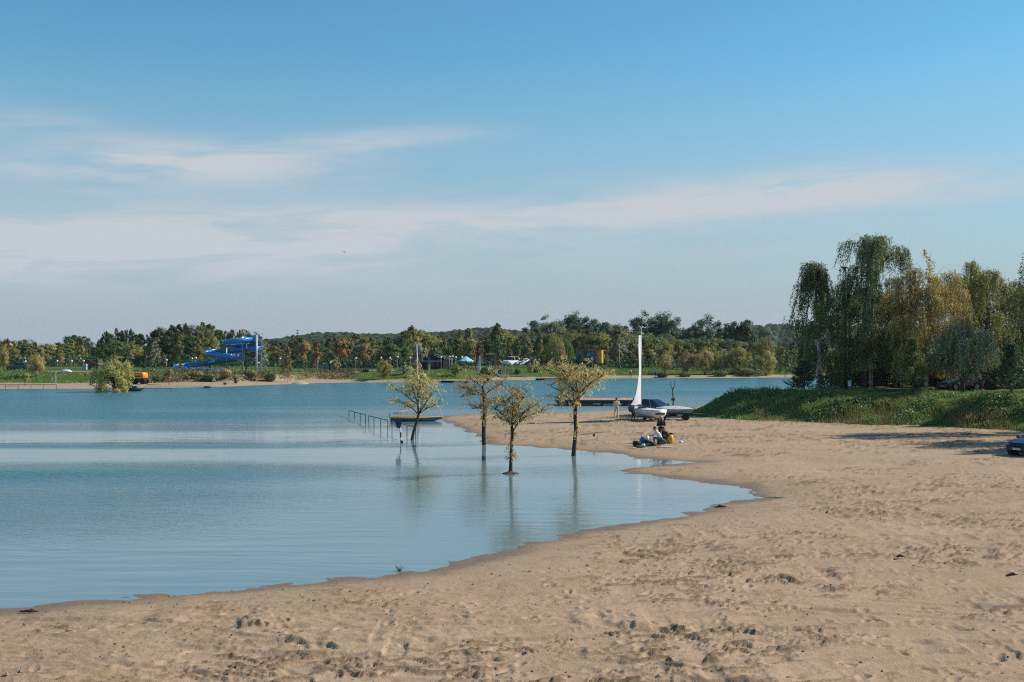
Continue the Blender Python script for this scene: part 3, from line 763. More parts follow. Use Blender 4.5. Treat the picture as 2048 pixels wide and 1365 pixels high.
# large dark trees standing behind the belt
for (p, tp, Y, kd, lf, wd, lab) in (
        (1078, 634, 330, 'broad', 'bluegreen', 1.00, 'blue green domed tree at the left shoulder of the tall dark wood'),
        (1100, 629, 325, 'willow', 'silver', 1.40, 'silvery tree in the left part of the tall dark wood'),
        (1140, 622, 335, 'broad', 'dark', 1.06, 'tallest dark domed tree of the wood behind the container'),
        (1165, 624, 320, 'willow', 'bluegreen', 1.40, 'blue green tree right of the tallest domed tree'),
        (1190, 628, 330, 'broad', 'dark', 1.00, 'dark round tree on the descending shoulder of the wood'),
        (1222, 638, 325, 'broad', 'bluegreen', 1.12, 'blue green low dome between the wood and the sail tip'),
        (1250, 644, 330, 'broad', 'dark', 1.00, 'dark low dome just left of the sail tip'),
        (1284, 620, 318, 'willow', 'bluegreen', 1.08, 'tall blue green tree directly behind the sail tip'),
        (1312, 619, 322, 'willow', 'bluegreen', 1.08, 'tall blue green tree just right of the sail tip'),
        (1335, 618, 318, 'willow', 'bluegreen', 1.16, 'tall blue green tree second to the right of the sail tip'),
        (1360, 650, 322, 'broad', 'bluegreen', 1.12, 'low blue green tree in the notch right of the sail'),
        (1385, 646, 322, 'willow', 'bluegreen', 1.24, 'blue green tree at the left flank of the pointed clump'),
        (1406, 629, 318, 'willow', 'bluegreen', 1.16, 'pointed blue green tree topping the clump right of the sail'),
        (1432, 634, 320, 'willow', 'bluegreen', 1.16, 'blue green tree on the right flank of the pointed clump'),
        (1468, 634, 312, 'broad', 'dark', 0.90, 'big dark round tree, left half of the dark pair'),
        (1492, 632, 310, 'broad', 'dark', 0.94, 'big dark round tree, right half of the dark pair'),
        (1527, 648, 520, 'broad', 'bluegreen', 1.00, 'hazy distant tree beside the pale ridge'),
        (142, 666, 330, 'broad', 'dark', 1.19, 'dark domed tree, left one above the sandy beach belt'),
        (163, 669, 330, 'broad', 'dark', 1.19, 'dark domed tree, right one above the sandy beach belt'),
        (45, 676, 320, 'broad', 'bluegreen', 1.25, 'blue green bushy tree rising at the far left of the belt'),
        (830, 652, 262, 'broad', 'olive', 0.78, 'tall rounded olive tree rising behind the dark roofed cafe'),
        (815, 657, 266, 'broad', 'green', 0.75, 'green rounded tree beside the tall olive tree behind the cafe'),
        (595, 660, 255, 'spruce', 'dark', 0.80, 'dark pointed spruce standing above the low belt right of the slide'),
        (995, 647, 250, 'birch', 'green', 1.25, 'tall pointed green birch behind the playground'),
        (938, 656, 246, 'birch', 'yellow', 0.90, 'pale leaning pointed tree behind the teal parasol')):
    belt_tree(p, tp, Y, kd, lf, wd, label=lab)
# trees standing free in front of the belt: column, top row, distance, kind, leaf, width, label
for (p, tp, Y, kd, lf, wd, lab) in (
        (72, 708, 187, 'bushy', 'tan', 0.75, 'tan weeping willow beside the grey car on the far beach'),
        (50, 748, 174, 'globe', 'yellow', 1.5, 'tiny pale tree at the railing of the far beach'),
        (8, 690, 205, 'willow', 'yellow', 0.9, 'yellow green tree cut by the left edge of the picture'),
        (60, 703, 215, 'birch', 'olive', 1.1, 'olive young birch behind the grey car'),
        (122, 702, 216, 'birch', 'gold', 0.8, 'young birch with golden hanging leaves and white stem'),
        (139, 708, 214, 'birch', 'olive', 0.9, 'young olive birch with white stem left of the red roof'),
        (328, 706, 222, 'willow', 'silver', 0.9, 'silvery willow left of the slide end'),
        (310, 685, 228, 'willow', 'silver', 0.9, 'tall silvery willow behind the columnar cypress'),
        (289, 703, 202, 'cypress', 'dark', 0.9, 'dark columnar cypress above the orange machine'),
        (338, 739, 178, 'globe', 'tan', 1.35, 'small tan tree on the sand right of the orange machine'),
        (362, 738, 190, 'globe', 'gold', 1.0, 'tiny golden shrub tree at the foot of the slide end'),
        (357, 668, 226, 'birch', 'olive', 1.0, 'olive birch left of the slide loops'),
        (395, 672, 224, 'birch', 'olive', 1.1, 'olive birch above the lower slide run'),
        (420, 655, 228, 'willow', 'olive', 0.8, 'tall olive swept tree just left of the slide loops'),
        (525, 690, 214, 'birch', 'silver', 1.0, 'silvery birch right of the slide tower'),
        (567, 707, 198, 'cypress', 'rust', 0.8, 'dark brown columnar cypress next to the thin white birch'),
        (575, 692, 190, 'birch', 'rust', 0.55, 'thin bare white birch standing on the far sand'),
        (607, 682, 214, 'globe', 'tan', 1.05, 'round tan tree between the white birch and the grey kiosk'),
        (634, 684, 216, 'birch', 'rust', 0.9, 'rust coloured birch with pale stem beside the kiosk'),
        (672, 723, 204, 'globe', 'yellow', 1.2, 'very small yellow tree right of the grey kiosk'),
        (680, 677, 212, 'globe', 'tan', 1.0, 'largest pale tan tree left of the lamp with a tall pole'),
        (731, 690, 212, 'globe', 'tan', 0.95, 'rounded rusty tan tree on a thin stem'),
        (768, 718, 199, 'bushy', 'yellow', 0.95, 'small feathery willow on the bank left of the cafe'),
        (841, 689, 206, 'globe', 'silver', 1.0, 'pale silver tree in front of the dark roofed cafe'),
        (832, 722, 203, 'bushy', 'olive', 0.75, 'olive bush tree hiding the cafe front'),
        (911, 728, 204, 'bushy', 'olive', 0.75, 'small olive willow with stub trunk below the teal parasol'),
        (1022, 703, 246, 'globe', 'tan', 1.1, 'small tan tree over the white van'),
        (1050, 674, 246, 'birch', 'olive', 0.8, 'olive birch with a pale stem beside the white car'),
        (1078, 688, 246, 'birch', 'yellow', 0.9, 'yellow green birch right of the dark parked car'),
        (1060, 728, 216, 'globe', 'olive', 1.0, 'little olive tree on the green slope below the cars'),
        (1110, 672, 240, 'dome', 'yellow', 0.75, 'yellow green weeping tree left of the painted container'),
        (1132, 680, 244, 'dome', 'green', 0.6, 'green weeping tree touching the painted container'),
        (1214, 690, 236, 'birch', 'olive', 0.6, 'thin olive birch in front of the yellow container end'),
        (1234, 676, 243, 'birch', 'yellow', 1.0, 'yellow green tree between the container and the sail'),
        (1298, 672, 240, 'willow', 'yellow', 0.75, 'tall narrow weeping willow directly right of the sail'),
        (1330, 678, 252, 'broad', 'green', 0.75, 'bright green bushy tree right of the sail'),
        (1375, 678, 250, 'broad', 'green', 0.8, 'green bushy tree behind the tan shore trees'),
        (1330, 708, 230, 'bushy', 'tan', 0.78, 'tan shore tree, first right of the sail'),
        (1374, 698, 229, 'bushy', 'tan', 0.82, 'tan shore tree, second right of the sail'),
        (1410, 696, 229, 'bushy', 'tan', 0.85, 'tan shore tree, third right of the sail'),
        (1440, 702, 230, 'bushy', 'yellow', 0.85, 'olive shore tree between the tan trees and the white gable'),
        (1478, 690, 230, 'bushy', 'yellow', 0.85, 'yellowish shore tree right of the white gable'),
        (1530, 672, 234, 'bushy', 'yellow', 0.6, 'taller yellow willow rising behind the last shore willow'),
        (1532, 700, 229, 'bushy', 'yellow', 1.0, 'yellow weeping willow at the right end of the shore row'),
        (1425, 682, 246, 'birch', 'yellow', 0.8, 'slim yellow birch above the white gable'),
        (228, 709, 157, 'bushy', 'yellow', 1.0, 'big round willow standing in the lake at the far beach')):
    belt_tree(p, tp, Y, kd, lf, wd, label=lab, bark=BARK_DARK if p == 228 else None)

# understorey mass below the belt
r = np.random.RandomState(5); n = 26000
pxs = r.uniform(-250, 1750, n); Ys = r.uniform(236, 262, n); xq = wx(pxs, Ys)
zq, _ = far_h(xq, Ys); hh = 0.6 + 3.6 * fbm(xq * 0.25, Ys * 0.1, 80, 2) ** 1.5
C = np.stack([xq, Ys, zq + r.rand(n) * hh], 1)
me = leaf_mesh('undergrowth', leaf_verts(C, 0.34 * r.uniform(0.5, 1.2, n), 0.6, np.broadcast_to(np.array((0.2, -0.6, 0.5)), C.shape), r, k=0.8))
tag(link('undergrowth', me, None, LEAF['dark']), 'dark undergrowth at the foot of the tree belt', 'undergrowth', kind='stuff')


def blades(xy, zs, hgt, r, width=0.04, lean=0.35):
    n = len(xy); a = r.uniform(0, 6.283, n); L = hgt * r.uniform(0.6, 1.25, n)
    base = np.stack([xy[:, 0], xy[:, 1], zs - 0.02], 1); s = np.stack([np.cos(a), np.sin(a), 0 * a], 1) * (width * r.uniform(.6, 1.4, n))[:, None]
    tip = base + np.stack([r.normal(0, lean, n) * L, r.normal(0, lean, n) * L, L], 1)
    return np.stack([base - s, base + s, tip], 1).reshape(-1, 3)
# grass on the far bank
n = 36000; pxs = r.uniform(-60, 1720, n); xq = wx(pxs, 205); ys0 = np.interp(xq, FSX, FSY)
dd = sandw(xq) + (crestd(xq) + 1.0 - sandw(xq)) * r.rand(n) ** 0.9; Ys = ys0 + dd; zq, _ = far_h(xq, Ys)
keep = r.rand(n) > rough_(xq) * 0.75; hg = 0.10 + 0.32 * sst(0.5, 0.75, fbm(xq * 0.2, Ys * 0.3, 85, 3))
V = blades(np.stack([xq, Ys], 1)[keep], zq[keep], hg[keep], r, 0.09)
gm = leaf_mat('grass_bright', (0.075, 0.165, 0.026), (0.160, 0.240, 0.055), 0.3, patch=((0.17, 0.17, 0.06), 0.12))
tag(link('bank_grass', np_mesh('bank_grass', V, np.arange(len(V)).reshape(-1, 3), [None]), None, gm), 'green grass on the slope across the lake', 'grass', kind='stuff')

# scrub clinging to the eroded stretch of the far bank
n = 11000; pxs = r.uniform(285, 700, n); xq = wx(pxs, 192); ys0 = np.interp(xq, FSX, FSY)
dd = sandw(xq) + 0.5 + (crestd(xq) - sandw(xq)) * r.rand(n); Ys = ys0 + dd; zq, _ = far_h(xq, Ys); dm = fbm(xq * 0.5, Ys * 0.5, 87, 3); keep = dm > 0.47
C = np.stack([xq, Ys, zq + r.rand(n) ** 1.5 * 0.75], 1)[keep]
me = leaf_mesh('bank_scrub', leaf_verts(C, 0.15 * r.uniform(.5, 1.4, len(C)), 0.5, np.broadcast_to(np.array((0.4, -0.4, 0.6)), C.shape), r, k=0.7))
tag(link('bank_scrub', me, None, leaf_mat('bank_scrub_leaf', (0.10, 0.115, 0.035), (0.24, 0.19, 0.085), patch=((0.045, 0.06, 0.02), 0.35))), 'brown and olive scrub on the eroded bank below the slide', 'scrub', kind='stuff')

# grass and weeds on the near embankment
n = 120000; xq = 14 + 42 * r.rand(n); yq = np.interp(xq, EFX, EFY) - 1.6 + 16 * r.rand(n) ** 1.15
zq, kq = emb(xq, yq); zq = np.maximum(zq, beach_base(xq, yq)[0]); keep = (r.rand(n) < np.clip(kq * 9 + 0.03 * (kq > -1), 0, 1)) & (r.rand(n) < 0.35 + 0.65 * sst(0.35, 0.6, fbm(xq * 0.4, yq * 0.4, 91, 3)))
xq, yq, zq = xq[keep], yq[keep], zq[keep]
hg = 0.08 + 0.42 * sst(0.35, 0.8, fbm(xq * 0.7, yq * 0.7, 92, 3)) ** 1.5
V = blades(np.stack([xq, yq], 1), zq, hg, r, 0.035, 0.45)
gm2 = leaf_mat('grass_embankment', (0.110, 0.200, 0.038), (0.250, 0.300, 0.085), 0.35, patch=((0.25, 0.21, 0.075), 0.45))  # dry yellow patches in the colour also stand in for sunlit grass
tag(link('embankment_grass', np_mesh('embankment_grass', V, np.arange(len(V)).reshape(-1, 3), [None]), None, gm2), 'rough grass covering the near embankment', 'grass', kind='stuff')
n = 30000; xq = 14.5 + 36 * r.rand(n); yq = np.interp(xq, EFX, EFY) - 0.2 + 10 * r.rand(n)
zq, kq = emb(xq, yq); dm = fbm(xq * 0.55, yq * 0.55, 95, 3); keep = (kq > 0.03) & (dm > 0.50)
C = np.stack([xq, yq, zq + r.rand(n) ** 1.4 * (0.10 + 0.6 * sst(0.5, 0.75, dm))], 1)[keep]
V = leaf_verts(C, 0.09 * r.uniform(0.6, 1.5, len(C)), 0.5, np.broadcast_to(np.array((0.3, -0.3, 0.7)), C.shape), r, k=0.7)
tag(link('embankment_weeds', leaf_mesh('embankment_weeds', V), None, LEAF['green']), 'leafy weeds on the near embankment', 'weeds', kind='stuff')
# pale dry stalks along the foot of the embankment
n = 3600; xq = 20 + 16 * r.rand(n); yq = np.interp(xq, EFX, EFY) + 0.2 + 4.5 * r.rand(n); dm = fbm(xq * 0.6, yq * 0.3, 97, 2); keep = dm > 0.5
zq, _ = emb(xq, yq); V = blades(np.stack([xq, yq], 1)[keep], zq[keep], np.full(keep.sum(), 0.45), r, 0.022, 0.25)
dm_ = leaf_mat('dry_stalks', (0.20, 0.15, 0.06), (0.34, 0.27, 0.12), 0.3)
tag(link('dry_stalks', np_mesh('dry_stalks', V, np.arange(len(V)).reshape(-1, 3), [None]), None, dm_), 'pale dry stalks along the foot of the embankment', 'weeds', kind='stuff')


# --- weeping birches at the right ----------------------------------------
def weeping_tree(name, px, Y, ground, toprow, pxl, pxr, botrow, leaf, bark, label, seed, nst=520, density=34, spike=0.0, lean=0.0, group=None, cleartrunk=0.18, cone=False):
    r = np.random.RandomState(seed); x = wx(px, Y); H = HC - (toprow - HY) / F * Y - ground
    R = (pxr - pxl) / 2 / F * Y; cx = wx((pxl + pxr) / 2, Y) - x; zb = HC - (botrow - HY) / F * Y - ground
    o = empty(name, (x, Y, ground), 0, label, 'tree', group)
    tr = MB(); top = np.array((cx * 0.6 + lean, 0, H * 0.97))
    pts = [np.array((0, 0, 0.0)), np.array((lean * 0.2 + cx * .1, 0.05, H * 0.25)), np.array((cx * 0.35 + lean * 0.5, -0.05, H * 0.55)), np.array((cx * 0.5 + lean * 0.8, 0, H * 0.8)), top]
    tr.tube(pts, [0.21, 0.16, 0.12, 0.07, 0.015], 9)
    Vs = []; tw = MB()
    nb = 26
    for k in range(nb):                              # arching limbs, each carrying a curtain of hanging twigs
        t = 0.17 + 0.79 * (k + r.rand()) / nb; i = t * 4; j = min(int(i), 3); a0 = pts[j] + (pts[j + 1] - pts[j]) * (i - j)
        ang = k * 2.4 + r.normal(0, 0.4); prof = math.sin(math.pi * min(1, (1.05 - t) * 0.8 + 0.12)) ** 0.75
        if cone: prof = max(0.12, (1.02 - t)) ** 0.75
        reach = R * prof * r.uniform(0.75, 1.1); rise = reach * r.uniform(0.35, 0.8) + 0.3
        d = np.array((math.cos(ang), math.sin(ang), 0))
        tip = a0 + d * reach + np.array((0, 0, rise * 0.35)); mid = a0 + d * reach * 0.5 + np.array((0, 0, rise * 0.75))
        br = 0.05 * (1.1 - t) + 0.012
        tr.tube([a0, mid, tip], [br, br * 0.6, br * 0.2], 5)
        for s in range(int(nst * 1.85 / nb)):
            u = r.uniform(0.15, 1.05); q = (1 - u) ** 2 * a0 + 2 * u * (1 - u) * mid + u * u * tip + r.normal(0, 0.25, 3) * np.array((1, 1, 0.5))
            room = max(0.4, q[2] - max(zb, H * cleartrunk * 0.6)); L = min(room, r.uniform(0.8, 3.6) * (0.6 + 0.5 * u)) * r.uniform(0.6, 1.0)
            m_ = max(5, int(density * 1.35 * L / 2)); s_ = np.sort(r.rand(m_)); sway = r.normal(0, 0.18, 2) + d[:2] * 0.25
            C = np.stack([q[0] + sway[0] * s_ * L * .6 + r.normal(0, 0.07, m_), q[1] + sway[1] * s_ * L * .6 + r.normal(0, 0.07, m_), q[2] - L * s_ + 0.25 * np.sin(s_ * 3) * 0.3], 1)
            out = C - np.array((cx * .5, 0, H * 0.5)); out[:, 2] *= 0.25
            Vs.append(leaf_verts(C, 0.072 * r.uniform(0.6, 1.35, m_), 0.5, unit(out) + np.array((0, 0, 0.2)), r, np.broadcast_to(np.array((0, 0, -1.0)), C.shape), 0.8))
            if s % 3 == 0: tw.tube([q, q + np.array((sway[0] * L * .6, sway[1] * L * .6, -L))], [0.012, 0.004], 3)
    if spike:                                         # a thin leader standing above the crown
        m_ = 320; s_ = r.rand(m_); C = np.stack([top[0] + r.normal(0, 0.32, m_) * (1.1 - s_) + s_ * 0.4 * np.sin(s_ * 5), r.normal(0, 0.3, m_) * (1.1 - s_), top[2] + spike * s_ - 0.3], 1)
        Vs.append(leaf_verts(C, 0.1, 0.5, np.broadcast_to(np.array((0, 0, .4)), C.shape), r)); tr.tube([top, top + np.array((0.2, 0, spike * .9))], [0.02, 0.006], 4)
    tr.build('trunk', bark, o, True); tag(tw.build('twigs', BARK, o), kind='stuff')
    link('crown', leaf_mesh('crown', np.concatenate(Vs)), o, LEAF[leaf])
    return o
EGR = 2.2
weeping_tree('weeping_birch', 1640, 101, EGR, 514, 1532, 1712, 768, 'birch', BARK_WHITE, 'dark weeping birch at the left end of the tall trees', 301, 640, 36, cone=True)
weeping_tree('weeping_birch', 1742, 103, EGR, 464, 1680, 1822, 750, 'birch', BARK_WHITE, 'tallest weeping birch with drooping tips and a white trunk', 302, 900, 38)
weeping_tree('weeping_birch', 1852, 99, EGR, 545, 1776, 1948, 760, 'gold', BARK_WHITE, 'golden brown autumn birch in the middle of the tall trees', 303, 800, 40, spike=2.6)
weeping_tree('weeping_willow', 1960, 104, EGR, 535, 1884, 2030, 735, 'olive', BARK, 'olive weeping willow with a broad rounded crown beside the golden birch', 304, 900, 42)
weeping_tree('weeping_birch', 2098, 97, EGR - 0.2, 500, 2026, 2180, 780, 'birch', BARK_WHITE, 'dark green weeping birch cut off by the right edge of the picture', 305, 420, 36)
weeping_tree('leafy_tree', 1925, 97, EGR, 655, 1870, 1990, 748, 'silver', BARK, 'low grey green bushy tree above the brown sheds', 306, 420, 36, cleartrunk=0.3)
weeping_tree('leafy_tree', 1700, 106, EGR, 560, 1655, 1740, 745, 'birch', BARK, 'thin green tree behind the black lamp post', 307, 360, 34)
weeping_tree('leafy_tree', 1790, 108, EGR, 600, 1740, 1850, 750, 'dark', BARK, 'dark green tree filling the gap behind the golden birch', 308, 420, 40)
weeping_tree('leafy_tree', 2046, 106, EGR, 566, 1990, 2096, 742, 'olive', BARK, 'olive leafy tree behind the right edge birch', 309, 460, 36)
# trees just beyond the picture whose long shadows lie across the sand
for k, (x, Y, h, lf) in enumerate(((39.6, 79.5, 12.0, 'birch'), (40.5, 73.0, 12.5, 'birch'), (38.5, 67.5, 10.0, 'birch'))):
    z = he(x, Y); pc = 1024 + x / Y * F
    weeping_tree('weeping_birch', pc, Y, z, HY - (z + h - HC) * F / Y, pc - 80, pc + 80, HY + (HC - z - 2.0) * F / Y, lf, BARK_WHITE,
                 ('weeping birch beyond the dark car, shading the beach', 'tall birch casting the long shadow in front of the dark car', 'small birch shading the beach corner by the dark car')[k], 320 + k, 460, 34)


def pine(px, Y, ground, toprow, R, label, seed, leaf='dark'):
    r = np.random.RandomState(seed); x = wx(px, Y); H = HC - (toprow - HY) / F * Y - ground
    o = empty('pine_tree', (x, Y, ground), 0, label, 'tree', 'young pines on the embankment'); tr = MB(); Vs = []
    tr.tube([(0, 0, -0.2), (0.05, 0, H * 0.5), (0, 0, H)], [0.09, 0.06, 0.012], 8)
    for k in range(13):
        z = H * (0.22 + 0.76 * k / 12); L = R * (1.05 - 0.9 * k / 12) * r.uniform(0.7, 1.1)
        for j in range(5):
            a = r.uniform(0, 6.283); d = np.array((math.cos(a), math.sin(a), 0)); tip = np.array((0, 0, z)) + d * L + np.array((0, 0, L * 0.22))
            midp = np.array((0, 0, z)) + d * L * .6 - np.array((0, 0, L * 0.04)); tr.tube([(0, 0, z), midp, tip], [0.028, 0.018, 0.008], 4)
            m_ = 70; s_ = r.uniform(0.25, 1.02, m_)[:, None]; q = np.array((0, 0, z)) * (1 - s_) + (np.array((0, 0, z)) * 0.4 * 0 + midp) * 0
            q = np.where(s_ < .6, np.array((0, 0, z)) + (midp - np.array((0, 0, z))) * (s_ / .6), midp + (tip - midp) * ((s_ - .6) / .4))
            C = q + r.normal(0, 0.10, (m_, 3)); Vs.append(leaf_verts(C, 0.15, 0.16, np.broadcast_to(np.array((0, 0, 0.6)), C.shape), r, np.broadcast_to(d * .6 + np.array((0, 0, .5)), C.shape), 0.8))
    tr.build('trunk', BARK, o, True); link('crown', leaf_mesh('crown', np.concatenate(Vs)), o, LEAF[leaf]); return o
def on_emb(px, Y): return he(wx(px, Y), Y)
pine(1608, 98.5, on_emb(1608, 98.5), 722, 1.7, 'young pine with low spreading boughs over the water', 401)
pine(1826, 93.0, on_emb(1826, 93.0), 678, 1.6, 'young pine with a bare lower stem on the sunny slope', 402, 'green')
pine(2022, 86.5, on_emb(2022, 86.5), 690, 1.7, 'young pine on the shaded slope near the dark car', 403)

# clipped hedge and small shrubs
r = np.random.RandomState(9)
def shrub_obj(name, loc, dims, leaf, n, half, label, cat='shrub', group=None, box=False):
    if box: P_ = r.uniform(-0.5, 0.5, (n, 3)); ax = r.randint(0, 3, n); P_[np.arange(n), ax] = np.where(r.rand(n) < .5, -.5, .5) * r.uniform(0.85, 1.06, n); P_[:, 2] += 0.5
    else:
        P_ = unit(r.normal(0, 1, (n, 3))) * (r.rand(n, 1) ** 0.25) * 0.5; P_[:, 2] += 0.46
    C = P_ * np.array(dims) + r.normal(0, 0.04, (n, 3)); bias = unit(P_ - np.array((0, 0, 0.4))) * 1.2
    o = empty(name, loc, 0, label, cat, group)
    link('foliage', leaf_mesh('foliage', leaf_verts(C, half * r.uniform(.6, 1.3, n), .6, bias, r, k=.5)), o, LEAF[leaf])
    st = MB(); st.cyl((0, 0, -0.1), (0, 0, dims[2] * 0.6), 0.06, 0.02, 6); st.build('stem', BARK, o)
    return o
hedge_leaf = LEAF['green']
shrub_obj('hedge', (wx(1668, 101), 101, on_emb(1668, 100.5)), (2.6, 1.8, 1.35), 'green', 4200, 0.075, 'bright green clipped hedge beside the black lamp post', 'hedge', box=True)
for (p, Y, w_, h_, lab) in ((1001, 215, 1.15, 1.25, 'round dark topiary bush at the top of the stone stairs'), (1035, 219, 1.2, 1.05, 'round dark topiary bush below the white cars'),
                            (964, 212, 1.2, 1.1, 'round brownish bush below the white banner'), (976, 214, 1.2, 0.9, 'low bush beside the playground slide foot'),
                            (1073, 222, 1.1, 1.1, 'round dark bush under the dark parked car')):
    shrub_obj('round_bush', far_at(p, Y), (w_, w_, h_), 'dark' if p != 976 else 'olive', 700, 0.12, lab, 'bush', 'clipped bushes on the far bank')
for k, (p, Y, w_, lf, lab) in enumerate(((392, 186, 2.6, 'olive', 'scrubby olive bush on the eroded bank under the slide'), (420, 185, 3.0, 'dark', 'dark scrub on the eroded bank behind the triangular sign'), (452, 186.5, 1.8, 'gold', 'golden scrub on the eroded bank below the slide pole'),
                                     (318, 184, 2.2, 'green', 'green scrub right of the orange machine'), (500, 190, 2.4, 'olive', 'olive scrub right of the bin on the eroded bank'), (540, 190, 2.0, 'olive', 'olive scrub near the thin white birch'),
                                     (1370, 224, 2.6, 'green', 'green waterside bush under the second tan tree'), (1440, 225, 3.5, 'green', 'green waterside bush under the olive shore tree'), (1490, 226, 3.5, 'dark', 'dark waterside bush under the yellowish tree'), (1325, 222.5, 2.4, 'dark', 'dark waterside bush beside the bathing figure'))):
    shrub_obj('bush', far_at(p, Y), (w_, 1.6, 1.0 + 0.2 * (k % 3)), lf, 900, 0.13, lab, 'bush')


for k, (p, Y, w_, h_, lab) in enumerate(((1690, 112, 4.0, 2.6, 'added dark bush behind the black lamp post'), (1795, 113, 3.2, 3.0, 'added dark bush between the first two brown sheds'), (1832, 114, 3.2, 2.8, 'added dark bush left of the second brown shed'), (1925, 116, 3.5, 2.2, 'added dark bush behind the maroon car'), (2018, 113, 3.6, 3.2, 'added dark bush right of the third brown shed'), (1640, 116, 3.5, 2.0, 'added dark bush behind the clipped hedge'))):  # bushes added to stand in for the deep shade under the trees
    shrub_obj('filler_bush', (wx(p, Y), Y, he(wx(p, Y), Y) - .1), (w_, 2.2, h_), 'dark', 2600, 0.11, lab, 'bush', 'added bushes standing in for shade under the trees')


# --- drowned willows in the shallows --------------------------------------
def drowned_willow(px, py, trunkpts, limbspec, leaf, label, seed, nleaf, dens=1.0, epic=0.0):
    """trunk and limbs are given in metres in the plane facing the beach; depth is random"""
    r = np.random.RandomState(seed); Y = gy(py); o = empty('willow_tree', (wx(px, Y), Y, 0), 0, label, 'tree', 'drowned willows by the beach')
    tr = MB(); pts = [np.array((a, r.normal(0, 0.03), z)) for a, z, _ in trunkpts]
    tr.tube([pts[0] + np.array((0, 0, -0.8))] + pts, [trunkpts[0][2] * 1.05] + [q[2] * 0.86 for q in trunkpts], 9)
    tips = []; twm = MB(); Vs = []
    for (ia, ex, ez, rr) in limbspec:
        a = pts[ia]; dy = r.normal(0, 0.6); ex, rr = ex * 1.18, rr * 0.8; e = np.array((ex, dy, ez)); L = np.linalg.norm(e - a)
        m1 = a + (e - a) * 0.4 + np.array((r.normal(0, .06), 0, L * 0.07)); m2 = a + (e - a) * 0.75 + np.array((r.normal(0, .06), 0, L * 0.06))
        tr.tube([a, m1, m2, e], [rr, rr * .75, rr * .5, rr * .25], 6)
        for k in range(int(9 + L * 6)):
            u = r.uniform(0.25, 1.0); q = a + (e - a) * u + np.array((0, 0, L * .06 * math.sin(u * 3))); ang = r.uniform(0, 6.283)
            d = np.array((math.cos(ang), math.sin(ang), r.uniform(0.1, 1.1))); d /= np.linalg.norm(d); l2 = r.uniform(0.35, 1.15)
            q2 = q + d * l2; tr.tube([q, (q + q2) / 2 + np.array((0, 0, .04)), q2], [rr * .3 + .006, .010, .005], 4); tips.append((q, q2, d))
    for (q, q2, d) in tips:
        for k in range(int(r.poisson(3.6 * dens))):
            u = r.uniform(0.2, 1.0); s0 = q + (q2 - q) * u; dd = unit(np.array((d[0] + r.normal(0, .5), d[1] + r.normal(0, .5), r.uniform(-0.1, 0.7))))
            L = r.uniform(0.35, 1.05); e = s0 + dd * L * .6 + np.array((0, 0, -L * r.uniform(.25, .75)))
            mid = s0 + dd * L * .42 + np.array((0, 0, L * .08)); twm.tube([s0, mid, e], [.006, .004, .0025], 3)
            m_ = int(r.uniform(10, 20) * nleaf); s_ = r.rand(m_)[:, None]; C = (1 - s_) ** 2 * s0 + 2 * s_ * (1 - s_) * mid + s_ * s_ * e + r.normal(0, .03, (m_, 3))
            Vs.append(leaf_verts(C, 0.066 * r.uniform(.6, 1.3, m_), 0.30, np.broadcast_to(dd * .6 + np.array((0, 0, .5)), C.shape), r, np.broadcast_to(unit(e - mid) , C.shape), .8))
    if epic:                                          # shoots that hang from the stem itself
        zmax = trunkpts[-1][1]
        for k in range(int(60 * epic)):
            z = r.uniform(0.35, 0.9) * zmax; a = np.array((np.interp(z, [q[1] for q in trunkpts], [q[0] for q in trunkpts]), 0, z)); ang = r.uniform(0, 6.283)
            dd = np.array((math.cos(ang), math.sin(ang), 0.2)); L = r.uniform(.3, .9); e = a + dd * L * .55 + np.array((0, 0, -L * .5)); mid = a + dd * L * .4
            twm.tube([a, mid, e], [.006, .004, .0025], 3); m_ = 14; s_ = r.rand(m_)[:, None]
            C = (1 - s_) ** 2 * a + 2 * s_ * (1 - s_) * mid + s_ * s_ * e + r.normal(0, .03, (m_, 3))
            Vs.append(leaf_verts(C, 0.07, 0.3, np.broadcast_to(np.array((0, 0, .5)), C.shape), r, np.broadcast_to(np.array((0, 0, -1.)), C.shape), .8))
    tr.build('trunk', BARK_DARK, o, True); tag(twm.build('twigs', SHOOT, o), kind='stuff')
    link('crown', leaf_mesh('crown', np.concatenate(Vs)), o, LEAF[leaf])
    return o
drowned_willow(824, 880, [(0, 0, .13), (.12, .6, .11), (.32, 1.25, .10), (.45, 1.75, .09), (.42, 2.4, .075)],
               [(3, 1.35, 3.3, .06), (3, .95, 4.0, .05), (4, .5, 4.4, .055), (4, -.25, 4.2, .05), (4, -.95, 3.4, .05), (3, -.85, 2.5, .045), (3, 1.5, 2.4, .045), (4, .1, 4.9, .04)],
               'drowned', 'drowned willow with a slanting stem beside the blue sign', 501, 0.85, 0.8)
drowned_willow(968, 890, [(0, 0, .17), (-.02, .7, .16), (.0, 1.5, .16), (.06, 2.3, .15), (.0, 3.2, .14), (-.1, 3.75, .10)],
               [(4, -1.2, 3.7, .05), (4, 1.0, 3.9, .05), (5, -.6, 4.2, .04), (5, .35, 4.3, .04), (4, -1.3, 3.1, .04), (3, .9, 3.0, .03), (3, -.7, 2.3, .03)],
               'drownedtan', 'drowned willow with a thick broken stem at the tip of the sand', 502, 0.8, 0.8, epic=1.0)
drowned_willow(1021, 948, [(0, 0, .12), (.02, .7, .10), (.05, 1.4, .095), (.10, 2.1, .09), (.05, 2.45, .085)],
               [(4, -.5, 2.75, .06), (4, -.75, 3.4, .045), (4, .1, 4.2, .045), (4, .75, 4.3, .04), (4, 1.2, 3.5, .045), (4, 1.45, 3.1, .04), (3, .5, 2.9, .05), (4, -.35, 3.9, .04)],
               'drowned', 'small drowned willow with forked limbs on a muddy root mound', 503, 0.75, 0.6, epic=0.5)
